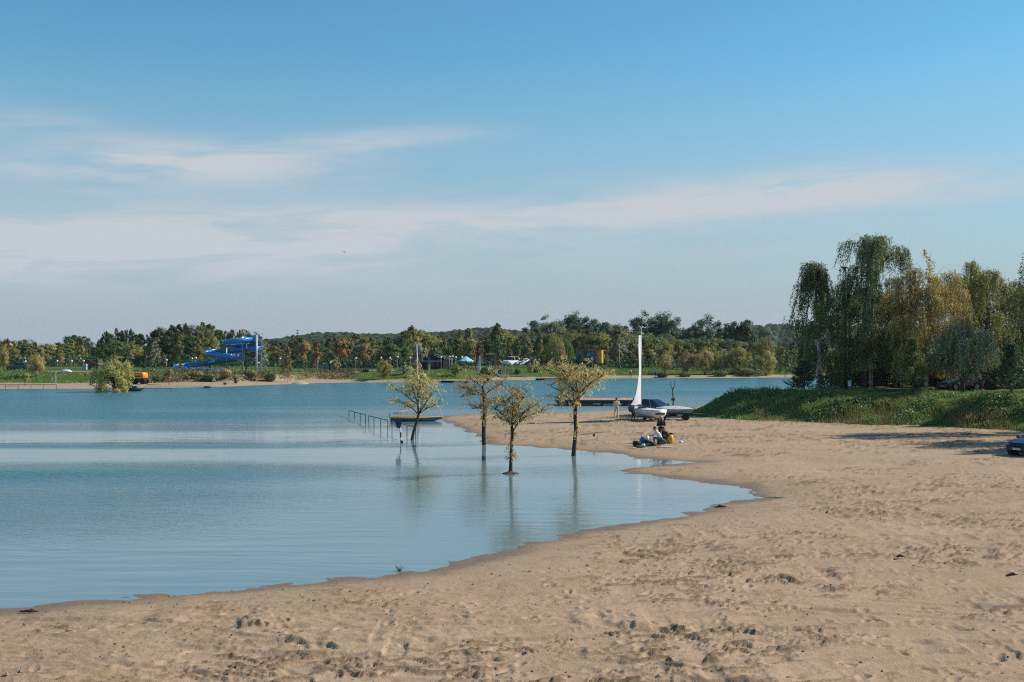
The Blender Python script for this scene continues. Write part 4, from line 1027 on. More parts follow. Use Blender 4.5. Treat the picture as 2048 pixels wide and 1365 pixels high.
drowned_willow(1147, 912, [(0, 0, .16), (.06, .7, .14), (.14, 1.5, .13), (.10, 2.2, .13), (.12, 2.9, .14), (.28, 3.6, .10)],
               [(4, -1.15, 4.1, .05), (4, -.1, 4.0, .06), (5, .05, 5.3, .055), (5, -.55, 5.0, .045), (5, .75, 5.0, .05), (5, 1.35, 4.6, .045), (5, 1.75, 4.9, .035), (5, -1.0, 5.2, .04), (4, .9, 3.9, .035), (5, -1.5, 5.1, .035), (4, -.75, 3.3, .035)],
               'drownedtan', 'tallest drowned willow with a bushy top near the fishing rods', 504, 0.75, 0.75, epic=0.5)
mb = MB(); mb.lathe((0, 0, 0), [(0.40, -0.12), (0.32, 0.02), (0.18, 0.09), (0.10, 0.14)], 18)
rr_ = random.Random(3)
for k in range(14):
    a = rr_.uniform(0, 6.28); mb.tube([(0, 0, .1), (.28 * math.cos(a), .28 * math.sin(a), .05), (.5 * math.cos(a), .5 * math.sin(a), -.03)], [.03, .02, .008], 5)
tag(mb.build('root_mound', mat('muddy_roots', (0.11, 0.06, 0.035), 0.9, scale=8, bump=.6), loc=(wx(1021, gy(948)), gy(948), 0)), 'muddy brown root mound at the foot of the small drowned willow', 'root mound')

# ------------------------------------------------------------------ builders for objects
def paint(name, col): return mat(name, col, 0.36, 0.0, var=0.06, scale=1.5, spec=0.4, coat=0.12)
RIM = mat('alloy_rim', (0.50, 0.51, 0.53), 0.35, 0.7)
HEADL = mat('headlight_glass', (0.55, 0.57, 0.60), 0.15, 0.2)
TAILL = mat('tail_light_red', (0.35, 0.012, 0.012), 0.25)
PLATE = mat('number_plate', (0.62, 0.62, 0.60), 0.5)
CARS = dict(
    hatch=[(2.08, .36, .60, .62, .66, .55), (1.95, .22, .70, .75, .80, .66), (1.35, .20, .80, .89, .87, .74), (0.85, .20, .88, .96, .88, .76),
           (0.12, .20, .91, 1.42, .88, .60), (-0.50, .20, .92, 1.47, .88, .62), (-0.60, .20, .92, 1.47, .88, .62), (-1.35, .20, .94, 1.42, .88, .60), (-1.85, .22, .96, 1.06, .86, .66), (-2.05, .36, .80, .86, .76, .62)],
    saloon=[(2.25, .36, .58, .60, .66, .55), (2.12, .22, .68, .72, .80, .66), (1.45, .20, .78, .87, .87, .74), (0.95, .20, .86, .94, .88, .76),
            (0.20, .20, .89, 1.40, .88, .60), (-0.45, .20, .90, 1.44, .88, .62), (-0.55, .20, .90, 1.44, .88, .62), (-1.15, .20, .91, 1.39, .88, .60), (-1.70, .20, .92, 1.02, .87, .70), (-2.12, .24, .90, .96, .82, .68), (-2.25, .36, .74, .78, .74, .60)],
    van=[(2.15, .38, .80, .84, .74, .62), (2.02, .24, .92, 1.0, .84, .72), (1.62, .22, 1.0, 1.10, .90, .78), (1.35, .22, 1.06, 1.16, .90, .78),
         (0.75, .22, 1.08, 1.80, .90, .70), (-0.15, .22, 1.08, 1.86, .90, .72), (-0.25, .22, 1.08, 1.86, .90, .72), (-1.75, .22, 1.08, 1.82, .90, .72), (-2.10, .24, 1.08, 1.55, .88, .70), (-2.18, .38, 1.0, 1.2, .84, .68)])
ROOF0 = dict(hatch=4, saloon=4, van=4); ROOF1 = dict(hatch=7, saloon=7, van=7)


def ring_of(s):
    x, zb, ze, zr, w, wr = s
    half = [(w * .90, zb), (w, zb + (ze - zb) * .35), (w * .985, ze), (wr + (w - wr) * .12 if zr - ze > .2 else wr + .06, zr - .04), (wr * .8, zr)]
    return [(x, y, z) for y, z in half] + [(x, -y, z) for y, z in reversed(half)]
def car(name, kind, body, loc, heading, label, group=None, wr=0.32):
    """heading = direction of the nose in the ground plane"""
    o = empty(name, loc, math.atan2(heading[1], heading[0]), label, 'van' if kind == 'van' else 'car', group)
    st = CARS[kind]; R = [ring_of(s) for s in st]; a, b = ROOF0[kind], ROOF1[kind]
    bm, gl = MB(), {}
    for i in range(len(R) - 1):
        for j in range(10):
            k = (j + 1) % 10; f = [R[i][j], R[i][k], R[i + 1][k], R[i + 1][j]]; key = None
            if i == a - 1 and j in (3, 4, 5): key = 'windscreen'
            elif i == b and j in (3, 4, 5): key = 'rear_window'
            elif a - 1 <= i <= b and j in (2, 6) and i != a + 1 - 0 and not (i == b and kind != 'saloon'):
                key = 'side_window%d%d' % (i, j) if not (i == a + 1) else None
            if key is None: bm.add(f, [(0, 1, 2, 3)])
            else:
                gl.setdefault(key, MB()).add(f, [(0, 1, 2, 3)])
    bm.add(R[0], [tuple(range(10))]); bm.add(R[-1], [tuple(range(9, -1, -1))])
    bm.build('body', body, o)
    for key, g in gl.items(): g.build(''.join(c for c in key if not c.isdigit()), GLASS, o)
    xf, xr = st[2][0], st[-3][0] + (.25 if kind != 'saloon' else .28); w = .88 if kind != 'van' else .9
    for x in (xf, xr):
        for s in (-1, 1):
            arch = MB(); arch.ring_loft([[(x + (wr + .07) * math.cos(q), s * (w + .004), wr + (wr + .07) * math.sin(q)) for q in np.linspace(0, 6.283, 17)[:-1]], [(x + (wr + .07) * math.cos(q), s * (w - .25), wr + (wr + .07) * math.sin(q)) for q in np.linspace(0, 6.283, 17)[:-1]]])
            arch.build('wheel_arch', BLACK, o)
            wh = MB(); pr = [(wr * .62, w + .012), (wr * .9, w + .02), (wr, w - .02), (wr, w - .17), (wr * .9, w - .2), (wr * .6, w - .19)]
            wh.ring_loft([[(x + r_ * math.cos(q), s * y, wr + r_ * math.sin(q)) for q in np.linspace(0, 6.283, 21)[:-1]] for r_, y in pr]); wo_ = wh.build('wheel', BLACK, o, True)
            rm = MB()
            for k in range(6):
                q = k * math.pi / 3; rm.tube([(x, s * (w + .022), wr), (x + wr * .62 * math.cos(q), s * (w + .026), wr + wr * .62 * math.sin(q))], [.045, .035], 5)
            rm.ring_loft([[(x + r_ * math.cos(q), s * (w + y), wr + r_ * math.sin(q)) for q in np.linspace(0, 6.283, 21)[:-1]] for r_, y in ((wr * .66, .016), (wr * .66, .03), (wr * .58, .03), (wr * .58, .016))], cap=False)
            rm.build('rim', RIM, wo_)
    zl = st[1][2]
    for s in (-1, 1):
        MB().box((st[1][0] - .02, s * .60, zl - .06), (.16, .26, .12)).build('headlight', HEADL, o, bevel=.02)
        MB().box((st[-2][0] - .04, s * .66, st[-2][2] - .12), (.12, .22, .2)).build('tail_light', TAILL, o, bevel=.02)
        MB().box((st[3][0] - .12, s * (w + .08), st[3][2] + .09), (.12, .18, .13)).build('wing_mirror', body, o, bevel=.03)
    MB().box((st[0][0] + .004, 0, .42), (.03, .5, .11)).build('number_plate', PLATE, o)
    MB().box((st[0][0] - .03, 0, .56), (.06, .8, .08)).build('grille', BLACK, o)
    return o


SKIN = mat('skin', (0.46, 0.27, 0.19), 0.55, var=.1)
def person(loc, face, J, zones, mats_, label, hair, group=None, hat=None, name='person', voxel=0.014):
    """J joints (metres, facing -Y); one continuous remeshed body, coloured by zone. face = heading angle about z"""
    o = empty(name, loc, face, label, 'person', group)
    v = lambda k: np.array(J[k], float)
    caps = []                                              # (a, b, ra, rb, zone)
    def cap(a, b, ra, rb, z): caps.append((np.array(a, float), np.array(b, float), ra, rb, z))
    pel, ch, nk, hd = v('pelvis'), v('chest'), v('neck'), v('head')
    sx = unit(v('shl') - v('shr'))
    cap(pel - sx * .085, pel + sx * .085, .125, .125, 'legs'); cap(pel, (pel + ch) / 2, .125, .125, 'torso')
    cap((pel + ch) / 2 - sx * .05, ch - sx * .09, .12, .125, 'torso'); cap((pel + ch) / 2 + sx * .05, ch + sx * .09, .12, .125, 'torso')
    cap(ch - sx * .09, ch + sx * .09, .125, .125, 'torso'); cap(v('shr'), v('shl'), .085, .085, 'torso'); cap(ch, nk, .12, .055, 'torso')
    cap(nk, hd - np.array((0, 0, .04)), .052, .055, 'skin')
    fw = np.array(J.get('look', (0, -1, 0)), float); fw = unit(fw); sd = unit(np.cross(fw, (0, 0, 1))); upv = np.cross(sd, fw)
    cap(hd + upv * .03 - fw * .02, hd + upv * .03 + fw * .02, .094, .094, 'skin'); cap(hd + fw * .035 - upv * .03, hd + fw * .055 - upv * .085, .07, .046, 'skin')
    cap(hd + fw * .10 + upv * .015, hd + fw * .122 - upv * .02, .014, .02, 'skin')               # nose
    for s in (-1, 1):
        cap(hd + sd * s * .092 + upv * .02, hd + sd * s * .097 - upv * .02, .016, .014, 'skin')    # ears
        cap(hd + fw * .098 + sd * s * .034 + upv * .022, hd + fw * .1 + sd * s * .034 + upv * .022, .013, .013, 'eye')
    cap(hd + fw * .098 - sd * .022 - upv * .052, hd + fw * .098 + sd * .022 - upv * .052, .013, .013, 'mouth')
    for s in 'lr':
        sh, el_, wr_ = v('sh' + s), v('el' + s), v('wr' + s); cap(sh, el_, .062, .047, 'sleeve'); cap(el_, wr_, .046, .031, 'forearm')
        hdv = np.array(J.get('hand' + s, wr_ - el_), float); hdv = unit(hdv); n_ = unit(np.cross(hdv, (0.3, 1, .2))); sp = np.cross(hdv, n_)
        pm = wr_ + hdv * .075; cap(wr_, pm, .030, .030, 'skin'); cap(wr_ + sp * .018, pm + sp * .022, .022, .02, 'skin'); cap(wr_ - sp * .018, pm - sp * .022, .022, .02, 'skin')
        for q, (off, L) in enumerate(((-.034, .062), (-.012, .075), (.011, .078), (.034, .07))):
            b0 = pm + sp * off; k1 = b0 + hdv * L * .55 + n_ * .008; k2 = k1 + hdv * L * .38 + n_ * .028
            cap(b0, k1, .0105, .010, 'skin'); cap(k1, k2, .010, .009, 'skin')
        t0 = wr_ + hdv * .03 + sp * .03; t1 = t0 + hdv * .035 + sp * .03 + n_ * .01; t2 = t1 + hdv * .035 + n_ * .018; cap(t0, t1, .014, .012, 'skin'); cap(t1, t2, .012, .010, 'skin')
        hp, kn, an = v('hp' + s), v('kn' + s), v('an' + s); cap(hp, kn, .092, .062, 'legs'); cap(kn, an, .060, .042, 'shin')
        ft = v('ft' + s); cap(an, an + np.array((0, 0, -.04)), .045, .045, 'shoe'); cap(an + np.array((0, 0, -.045)), ft, .045, .036, 'shoe')
    mb = MB()
    for a, b, ra, rb, _ in caps:
        d, u, w = basis(b - a if np.linalg.norm(b - a) > 1e-5 else (0, 0, 1)); rings = []
        for t in (-88, -60, -30, 0): rings.append((Vector(a) + d * (ra * math.sin(math.radians(t))), ra * math.cos(math.radians(t))))
        for t in (0, 30, 60, 88): rings.append((Vector(b) + d * (rb * math.sin(math.radians(t))), rb * math.cos(math.radians(t))))
        mb.ring_loft([[p + (u * math.cos(q) + w * math.sin(q)) * r_ for q in np.linspace(0, 2 * math.pi, 11)[:-1]] for p, r_ in rings])
    tmp = bpy.data.objects.new('tmp_body', mb.mesh('tmp_body')); COL.objects.link(tmp)
    rm = tmp.modifiers.new('r', 'REMESH'); rm.mode = 'VOXEL'; rm.voxel_size = voxel
    sm = tmp.modifiers.new('s', 'SMOOTH'); sm.factor = .5; sm.iterations = 2
    dg = bpy.context.evaluated_depsgraph_get(); me = bpy.data.meshes.new_from_object(tmp.evaluated_get(dg)); me.name = 'body'
    bpy.data.objects.remove(tmp)
    for f in (me.polygons,): f.foreach_set('use_smooth', [True] * len(me.polygons))
    cen = np.empty(len(me.polygons) * 3, np.float32); me.polygons.foreach_get('center', cen); cen = cen.reshape(-1, 3)
    best = np.full(len(cen), 1e9); idx = np.zeros(len(cen), int); names = sorted(set(zones.values())); zi = {z: names.index(zones[z]) for z in zones}
    for a, b, ra, rb, z in caps:
        ab = b - a; t = np.clip(((cen - a) @ ab) / max(ab @ ab, 1e-9), 0, 1); dd = np.linalg.norm(cen - a - t[:, None] * ab, axis=1) - (ra + (rb - ra) * t)
        k = dd < best; best[k] = dd[k]; idx[k] = zi[z]
    me.materials.clear()
    for n_ in names: me.materials.append(mats_[n_])
    me.polygons.foreach_set('material_index', idx.astype(np.int32)); me.update()
    link('body', me, o)
    hm = MB(); hc = hd + upv * .045 - fw * .022
    if hair[1] == 'short': hm.ball(hc, (.103, .106, .095), 14, 8)
    elif hair[1] == 'long':
        hm.ball(hc, (.106, .108, .10), 14, 8)
        for k in range(15):
            q = math.radians(-125 + 250 * k / 14); dv = -fw * math.cos(q) + sd * math.sin(q); p = hd + dv * .095 + upv * .04
            hm.tube([p, p - np.array((0, 0, .14)) + dv * .025, p - np.array((0, 0, .34)) + dv * .01], [.03, .032, .008], 6)
    hm.build('hair', hair[0], o, True)
    if hat is not None:
        hh = MB(); c = hd + upv * .05; hh.ball(c + upv * .02 - fw * .01, (.115, .118, .10), 14, 8); hh.tube([c + fw * .06 + upv * .01, c + fw * .17 - upv * .005], [.08, .06], 10); hh.build('hat', hat, o, True)
    return o


def standing(h=1.75, arms='down', lean=0.0, step=0.06):
    k = h / 1.75
    J = dict(pelvis=(0, 0, .95), chest=(0, -lean * .5, 1.26), neck=(0, -lean, 1.46), head=(0, -lean * 1.2 - .02, 1.62),
             shl=(.185, -lean * .8, 1.40), shr=(-.185, -lean * .8, 1.40), hpl=(.095, 0, .90), hpr=(-.095, 0, .90), knl=(.115, -.05 - step, .50), knr=(-.115, -.02 + step * .3, .50),
             anl=(.12, -step, .085), anr=(-.12, step, .085), ftl=(.15, -.17 - step, .036), ftr=(-.15, -.17 + step, .036))
    if arms == 'down': J.update(ell=(.27, .03, 1.13), elr=(-.27, .03, 1.13), wrl=(.27, -.05, .88), wrr=(-.27, -.05, .88))
    elif arms == 'bent': J.update(ell=(.28, .02, 1.12), elr=(-.28, .02, 1.12), wrl=(.14, -.22, 1.10), wrr=(-.14, -.22, 1.10), handl=(-.6, -.6, 0), handr=(.6, -.6, 0))
    elif arms == 'reach': J.update(ell=(.22, -.24, 1.26), elr=(-.22, -.22, 1.22), wrl=(.12, -.48, 1.28), wrr=(-.14, -.46, 1.24), handl=(-.1, -1, .1), handr=(.1, -1, .1))
    return {a: tuple(np.array(q) * k) if a not in ('look', 'handl', 'handr') else q for a, q in J.items()}
def sitting():
    return dict(pelvis=(0, .05, .42), chest=(0, -.12, .72), neck=(0, -.26, .90), head=(0, -.34, 1.05), shl=(.18, -.22, .85), shr=(-.18, -.22, .85), hpl=(.10, .03, .42), hpr=(-.10, .03, .42),
                knl=(.17, -.42, .47), knr=(-.17, -.40, .47), anl=(.15, -.36, .085), anr=(-.15, -.33, .085), ftl=(.17, -.53, .036), ftr=(-.17, -.50, .036),
                ell=(.24, -.40, .62), elr=(-.24, -.38, .62), wrl=(.10, -.60, .62), wrr=(-.10, -.60, .60), handl=(-.2, -1, .1), handr=(.2, -1, 0), look=(0, -1, -.25))
def crouching():
    return dict(pelvis=(0, .16, .30), chest=(0, -.02, .58), neck=(0, -.16, .76), head=(0, -.24, .90), shl=(.17, -.10, .71), shr=(-.17, -.10, .71), hpl=(.10, .13, .30), hpr=(-.10, .13, .30),
                knl=(.15, -.24, .46), knr=(-.15, -.24, .46), anl=(.14, -.05, .085), anr=(-.14, -.05, .085), ftl=(.15, -.22, .036), ftr=(-.15, -.22, .036),
                ell=(.22, -.28, .50), elr=(-.22, -.28, .50), wrl=(.08, -.46, .38), wrr=(-.08, -.46, .38), look=(0, -1, -.35))
DARKEYE = mat('dark_eye', (.02, .015, .012), .4); LIP = mat('lips', (.36, .15, .12), .5)
def zones(torso, sleeve, legs, shin=None, shoe='shoe', forearm='skin'):
    return dict(torso=torso, sleeve=sleeve, forearm=forearm, legs=legs, shin=shin or legs, shoe=shoe, skin='skin', eye='eye', mouth='mouth')
def pm_(**k): return dict(skin=SKIN, eye=DARKEYE, mouth=LIP, shoe=mat('dark_shoes', (.03, .028, .026), .7), **k)

# ------------------------------------------------------------------ sailing people, dinghy, car and trailer on the spit
def sand_at(px, py):                       # ground point of the beach seen at a photo pixel
    Y = gy(py, .35)
    for _ in range(4): Y = gy(py, hb(wx(px, Y), Y))
    x = wx(px, Y); return np.array((x, Y, hb(x, Y)))
cream = mat('cream_overall', (.62, .55, .46), .8, var=.12); greyv = mat('grey_vest', (.30, .30, .29), .8); maroon = mat('maroon_trousers', (.16, .035, .03), .8, col2=(.04, .03, .035), scale=3)
person(sand_at(1233, 838), math.radians(188), standing(1.76, 'bent'), zones('c', 'c', 'c', forearm='c', shoe='c'), pm_(c=cream), 'person in cream overalls standing with their back turned by the jetty', (mat('black_hair', (.015, .012, .011), .6), 'short'))
person(sand_at(1266, 842), math.radians(62), standing(1.80, 'reach', .06), zones('v', 's', 'm', forearm='s'), pm_(v=greyv, s=mat('pale_sleeve', (.55, .52, .48), .8), m=maroon), 'person in grey vest and maroon trousers reaching for the mast', (mat('black_hair', (.015, .012, .011), .6), 'short'), hat=mat('black_cap', (.02, .02, .022), .7))

GEL = mat('white_gelcoat', (.78, .78, .77), .3, var=.06, scale=2); SAIL = None
m, t, b = new_mat('white_sailcloth'); t.nodes.remove(b)
d_ = t.nodes.new('ShaderNodeBsdfDiffuse'); tr_ = t.nodes.new('ShaderNodeBsdfTranslucent'); mx_ = t.nodes.new('ShaderNodeMixShader'); mx_.inputs[0].default_value = .42
tcn = t.nodes.new('ShaderNodeTexCoord'); cc = mixc(t, noise(t, tc_ := tcn.outputs['Object'], 1.5, 4), (.86, .86, .86), (.78, .78, .79))
for q in (d_, tr_): t.links.new(cc, q.inputs['Color'])
t.links.new(d_.outputs[0], mx_.inputs[1]); t.links.new(tr_.outputs[0], mx_.inputs[2]); t.links.new(mx_.outputs[0], t.nodes['Material Output'].inputs[0]); SAIL = m


def hull(mbh, L, Bm, depth, sheer=.10, transom=.7, n=15):
    """boat hull along +x (bow), keel at z=0, open top"""
    rings = []
    for i in range(n):
        u = i / (n - 1); x = -L / 2 + L * u; w = Bm / 2 * (transom + (1 - transom) * math.sin(min(1, u / .45) * math.pi / 2)) if u < .45 else Bm / 2 * (1 - ((u - .45) / .55) ** 2.2) + .02
        zk = depth * .75 * max(0, (u - .7) / .3) ** 2; zs = depth + sheer * (2 * u - .8) ** 2
        rings.append([(x, w * s, zk + (zs - zk) * q) for s, q in ((0.02, 0), (.55, .12), (.88, .42), (.97, .75), (1, 1))] + [(x, -w * s, zk + (zs - zk) * q) for s, q in ((1, 1), (.97, .75), (.88, .42), (.55, .12), (0.02, 0))])
    mbh.ring_loft(rings, cap=False, closed=False)
    mbh.add(rings[0], [tuple(range(10))])
    return rings
def dinghy():
    base = sand_at(1292, 841); hd_ = math.atan2(.91, -.42)
    o = empty('sailing_dinghy', base + np.array((0, 0, 0.28)), hd_, 'white sailing dinghy with its tall narrow mainsail up, standing on a trolley', 'sailing boat')
    mbh = MB(); R = hull(mbh, 4.2, 1.62, .62, .10, .78); h_ = mbh.build('hull', GEL, o, True); sl = h_.modifiers.new('thick', 'SOLIDIFY'); sl.thickness = .03
    dk = MB(); dk.ring_loft([[(r_[4][0], r_[4][1] * .99, r_[4][2] + .012), (r_[4][0], 0, r_[4][2] + .05), (r_[4][0], -r_[4][1] * .99, r_[4][2] + .012)] for r_ in R[9:]], cap=False, closed=False); dk.build('foredeck', GEL, o)
    for s in (-1, 1):
        sd_ = MB(); sd_.ring_loft([[(r_[4][0], s * r_[4][1], r_[4][2] + .012), (r_[4][0], s * (abs(r_[4][1]) - .26), r_[4][2] - .01), (r_[4][0], s * (abs(r_[4][1]) - .30), r_[4][2] - .30)] for r_ in R[:10]], cap=False, closed=False); sd_.build('side_tank', GEL, o)
    fl = MB(); fl.ring_loft([[(r_[1][0], r_[2][1] * .95, .24), (r_[1][0], -r_[2][1] * .95, .24)] for r_ in R[:10]], cap=False, closed=False); fl.build('cockpit_floor', GEL, o)
    MB().box((-1.0, 0, .30), (1.0, .07, .2)).build('centreboard_case', GEL, o)
    MB().box((.62, 0, .72), (.05, .8, .12)).build('thwart_slot', BLACK, o)
    mast = MB(); MH = 7.35; mast.tube([(.75, 0, .25), (.75, 0, 3), (.72, 0, MH)], [.038, .036, .024], 8); mast.build('mast', mat('grey_mast', (.30, .31, .33), .4, .4), o, True)
    # the sail: luff on the mast, leech swinging towards the camera
    inv = Matrix.Rotation(-hd_, 3, 'Z'); rows = []
    for i in range(26):
        u = i / 25; z = .95 + (MH - .25 - .95 - .45) * u; ch = 1.95 * (1 - u) ** .8 + .50
        px_ = -(.24 + .52 * math.exp(-((u) / .10) ** 1.3) + .32 * (1 - u)); row = []
        for j in range(10):
            q = j / 9; bel = math.sin(q * math.pi) * .10 * (1 - u * .6); wv = inv @ Vector((px_ * q * (1.0 + .12 * math.sin(u * 9)) - bel * .35, -ch * q, 0))
            row.append((.75 + wv.x, wv.y, z + .10 * q * (1 - u)))
        rows.append(row)
    sm = MB(); sm.ring_loft(rows, cap=False, closed=False); sm.build('mainsail', SAIL, o, True)
    bv = inv @ Vector((-.80, -2.15, 0)); bo = MB(); bo.tube([(.72, 0, .98), (.72 + bv.x, bv.y, 1.02)], .03, 7); bo.build('boom', STEEL, o, True)
    MB().tube([(.75, 0, 5.6), (1.95, 0, .72)], .006, 4).build('forestay', STEEL, o)
    for s in (-1, 1): MB().tube([(.75, 0, 5.6), (.45, s * .74, .68)], .006, 4).build('shroud', STEEL, o)
    gw = MB()
    for q in (4, 5): gw.tube([(r_[q][0], r_[q][1] * 1.01, r_[q][2] + .01) for r_ in R], .028, 6)
    gw.build('gunwale', mat('grey_gunwale', (.42, .43, .44), .5), o)
    MB().box((-2.13, 0, .36), (.02, .9, .16)).build('transom_flap', DARKMETAL, o)
    tl = empty('boat_trolley', base, hd_, 'low dark launching trolley under the white dinghy', 'trolley')
    fr = MB(); fr.tube([(-1.6, 0, .24), (2.2, 0, .24)], .03, 6); fr.tube([(-.9, -.6, .22), (-.9, .6, .22)], .03, 6); fr.build('frame', DARKMETAL, tl)
    for s in (-1, 1):
        wh = MB(); wh.ring_loft([[(-.9 + r_ * math.cos(q), s * (.62 + y), .2 + r_ * math.sin(q)) for q in np.linspace(0, 6.283, 15)[:-1]] for r_, y in ((.08, 0), (.19, .0), (.2, .05), (.19, .1), (.08, .1))]); wh.build('wheel', BLACK, tl, True)
        MB().box((.3, s * .35, .26), (.5, .1, .06)).build('cradle', BLACK, tl)
dinghy()
car('saloon_car', 'saloon', paint('blue_car_paint', (.030, .095, .24)), sand_at(1312, 833) + np.array((0, 1.5, 0)), (.74, -.67), 'blue saloon car parked behind the white dinghy')

# trailer with a second, covered boat, in front of the embankment
base = sand_at(1352, 840.5); tl = empty('boat_trailer', base, math.radians(-4), 'dark two wheeled boat trailer standing beside the embankment', 'trailer')
fr = MB(); fr.tube([(-1.5, .45, .52), (1.3, .45, .52)], .04, 6); fr.tube([(-1.5, -.45, .52), (1.3, -.45, .52)], .04, 6); fr.tube([(1.3, -.45, .52), (2.3, 0, .5), (1.3, .45, .52)], .04, 6)
for x in (-1.4, -.5, .5, 1.2): fr.tube([(x, -.5, .52), (x, .5, .52)], .035, 6)
fr.build('frame', DARKMETAL, tl)
for (x, s) in ((.75, -1), (.75, 1), (-1.1, -1), (-1.1, 1)):
    wh = MB(); wh.ring_loft([[(x + r_ * math.cos(q), s * (.66 + y), .28 + r_ * math.sin(q)) for q in np.linspace(0, 6.283, 15)[:-1]] for r_, y in ((.1, 0), (.26, .0), (.28, .06), (.26, .13), (.1, .13))]); wh.build('wheel', BLACK, tl, True)
    mg = MB(); mg.ring_loft([[(x + .34 * math.cos(q), s * y, .28 + .34 * math.sin(q)) for q in np.linspace(.3, 2.84, 8)] for y in (.64, .84)], cap=False, closed=False); mg.build('mudguard', DARKMETAL, tl)
MB().box((-1.55, 0, .48), (.04, 1.1, .16)).build('light_board', mat('trailer_board', (.3, .3, .3), .5), tl)
MB().box((.35, -.50, .42), (.5, .03, .12)).build('number_plate', PLATE, tl)
cv = empty('covered_boat', base + np.array((-.15, .05, .56)), math.radians(176), 'grey white covered boat lying on the trailer', 'boat')
mbh = MB(); R = hull(mbh, 2.9, 1.15, .34, .05, .8); mbh.build('hull', mat('pale_blue_hull', (.24, .36, .42), .4), cv, True)
cov = MB(); cov.ring_loft([[(r_[4][0], r_[4][1] * 1.03, r_[4][2] + .004), (r_[4][0], r_[4][1] * .5, r_[4][2] + .12 * math.sin(i / 14 * math.pi) + .03), (r_[4][0], 0, r_[4][2] + .20 * math.sin(i / 14 * math.pi) + .05), (r_[4][0], -r_[4][1] * .5, r_[4][2] + .12 * math.sin(i / 14 * math.pi) + .03), (r_[4][0], -r_[4][1] * 1.03, r_[4][2] + .004)] for i, r_ in enumerate(R)], cap=False, closed=False)
cov.build('cover', mat('grey_tarpaulin', (.50, .50, .50), .8, var=.25, scale=4), cv, True)
# bare young tree with a small red sign beyond the trailer
Y = 103.0; o = empty('bare_sapling', (wx(1346, Y), Y, .1), 0, 'thin bare dark sapling with cut fork standing behind the trailer', 'tree')
tr = MB(); tr.tube([(0, 0, -.6), (.02, 0, 1.4), (-.03, 0, 2.35)], [.07, .06, .05], 7); tr.tube([(-.03, 0, 2.35), (-.22, 0, 2.75), (-.25, .05, 3.1)], [.04, .03, .008], 5); tr.tube([(-.03, 0, 2.35), (.16, 0, 2.8), (.14, 0, 3.3)], [.04, .03, .006], 5); tr.tube([(-.2, 0, 2.7), (-.05, .1, 3.2)], [.015, .004], 4); tr.build('trunk', BARK_DARK, o, True)
tag(MB().box((0, -.08, 0), (.34, .03, .22)).build('small_sign', mat('faded_red_sign', (.30, .075, .05), .6), loc=(wx(1346, Y), Y, 1.55)), 'small faded red board nailed to the bare sapling', 'sign')

# jetty floating behind the spit
Y = 123.0; o = empty('floating_jetty', (wx(1197, Y), Y, 0), 0, 'floating jetty with reddish plank deck and dark sides', 'jetty')
dm1 = mat('jetty_deck', (.52, .28, .21), .8, var=.3, scale=2); Lj = 9.2
for k in range(30):
    MB().box((-Lj / 2 + (k + .5) * Lj / 30, 0, .62), (Lj / 30 - .03, 4.4, .05)).build('plank', dm1, o)
MB().box((0, -2.1, .42), (Lj, .10, .34)).build('side_beam', mat('jetty_side', (.035, .028, .03), .7), o); MB().box((0, 2.1, .42), (Lj, .10, .34)).build('side_beam', mat('jetty_side', (.035, .028, .03), .7), o)
for x in (-3.6, -1.4, 1.0, 3.4): MB().box((x, 0, .12), (1.3, 4.0, .42)).build('float', mat('jetty_float', (.12, .13, .15), .6) if x != 1.0 else mat('pale_float', (.5, .55, .6), .5), o, bevel=.05)

# ------------------------------------------------------------------ the group on the sand
g0 = sand_at(1312, 893)
bx_ = sand_at(1321, 891); o = empty('bucket', bx_, 0, 'green plastic bucket the man in white shirt sits on', 'bucket')
gb = MB(); gb.lathe((0, 0, 0), [(.02, .004), (.20, .004), (.245, .36), (.262, .365), (.262, .40), (.23, .40), (.22, .34), (.02, .34)], 20); gb.build('shell', mat('green_plastic', (.02, .13, .06), .45), o, True)
MB().tube([(.25 * math.cos(q), .03 - .26 * math.sin(q) * .2 - .26, .36 - .2 * math.sin(q)) for q in np.linspace(0, math.pi, 9)], .008, 5).build('handle', STEEL, o)
person(bx_ + np.array((-.02, 0, 0.0)), math.radians(-96), sitting(), zones('w', 'w', 'j', shin='skin'), pm_(w=mat('white_tshirt', (.74, .74, .75), .8, var=.06), j=mat('denim_shorts', (.10, .20, .30), .85)), 'man in white t-shirt and denim shorts sitting on the green bucket', (mat('dark_brown_hair', (.04, .02, .012), .6), 'short'))
person(sand_at(1323.5, 888) + np.array((.1, 1.0, 0)), math.radians(-12), standing(1.70, 'bent', .03, .02), zones('n', 'n', 'k', forearm='n'), pm_(n=mat('navy_hoodie', (.015, .022, .055), .85), k=mat('black_trousers', (.014, .014, .018), .85)), 'standing person with long blonde hair in a navy hoodie', (mat('blonde_hair', (.50, .33, .13), .6), 'long'))
hz = sand_at(1323.5, 888) + np.array((.1, 1.0, 0))
person(sand_at(1333, 888) + np.array((.05, .15, 0)), math.radians(-70), crouching(), zones('b', 'b', 'b2', forearm='b'), pm_(b=mat('maroon_brown_jacket', (.085, .035, .028), .85), b2=mat('dark_jeans', (.025, .025, .035), .85)), 'crouching person with long brown hair in a dark brown jacket', (mat('brown_hair', (.09, .04, .02), .6), 'long'))
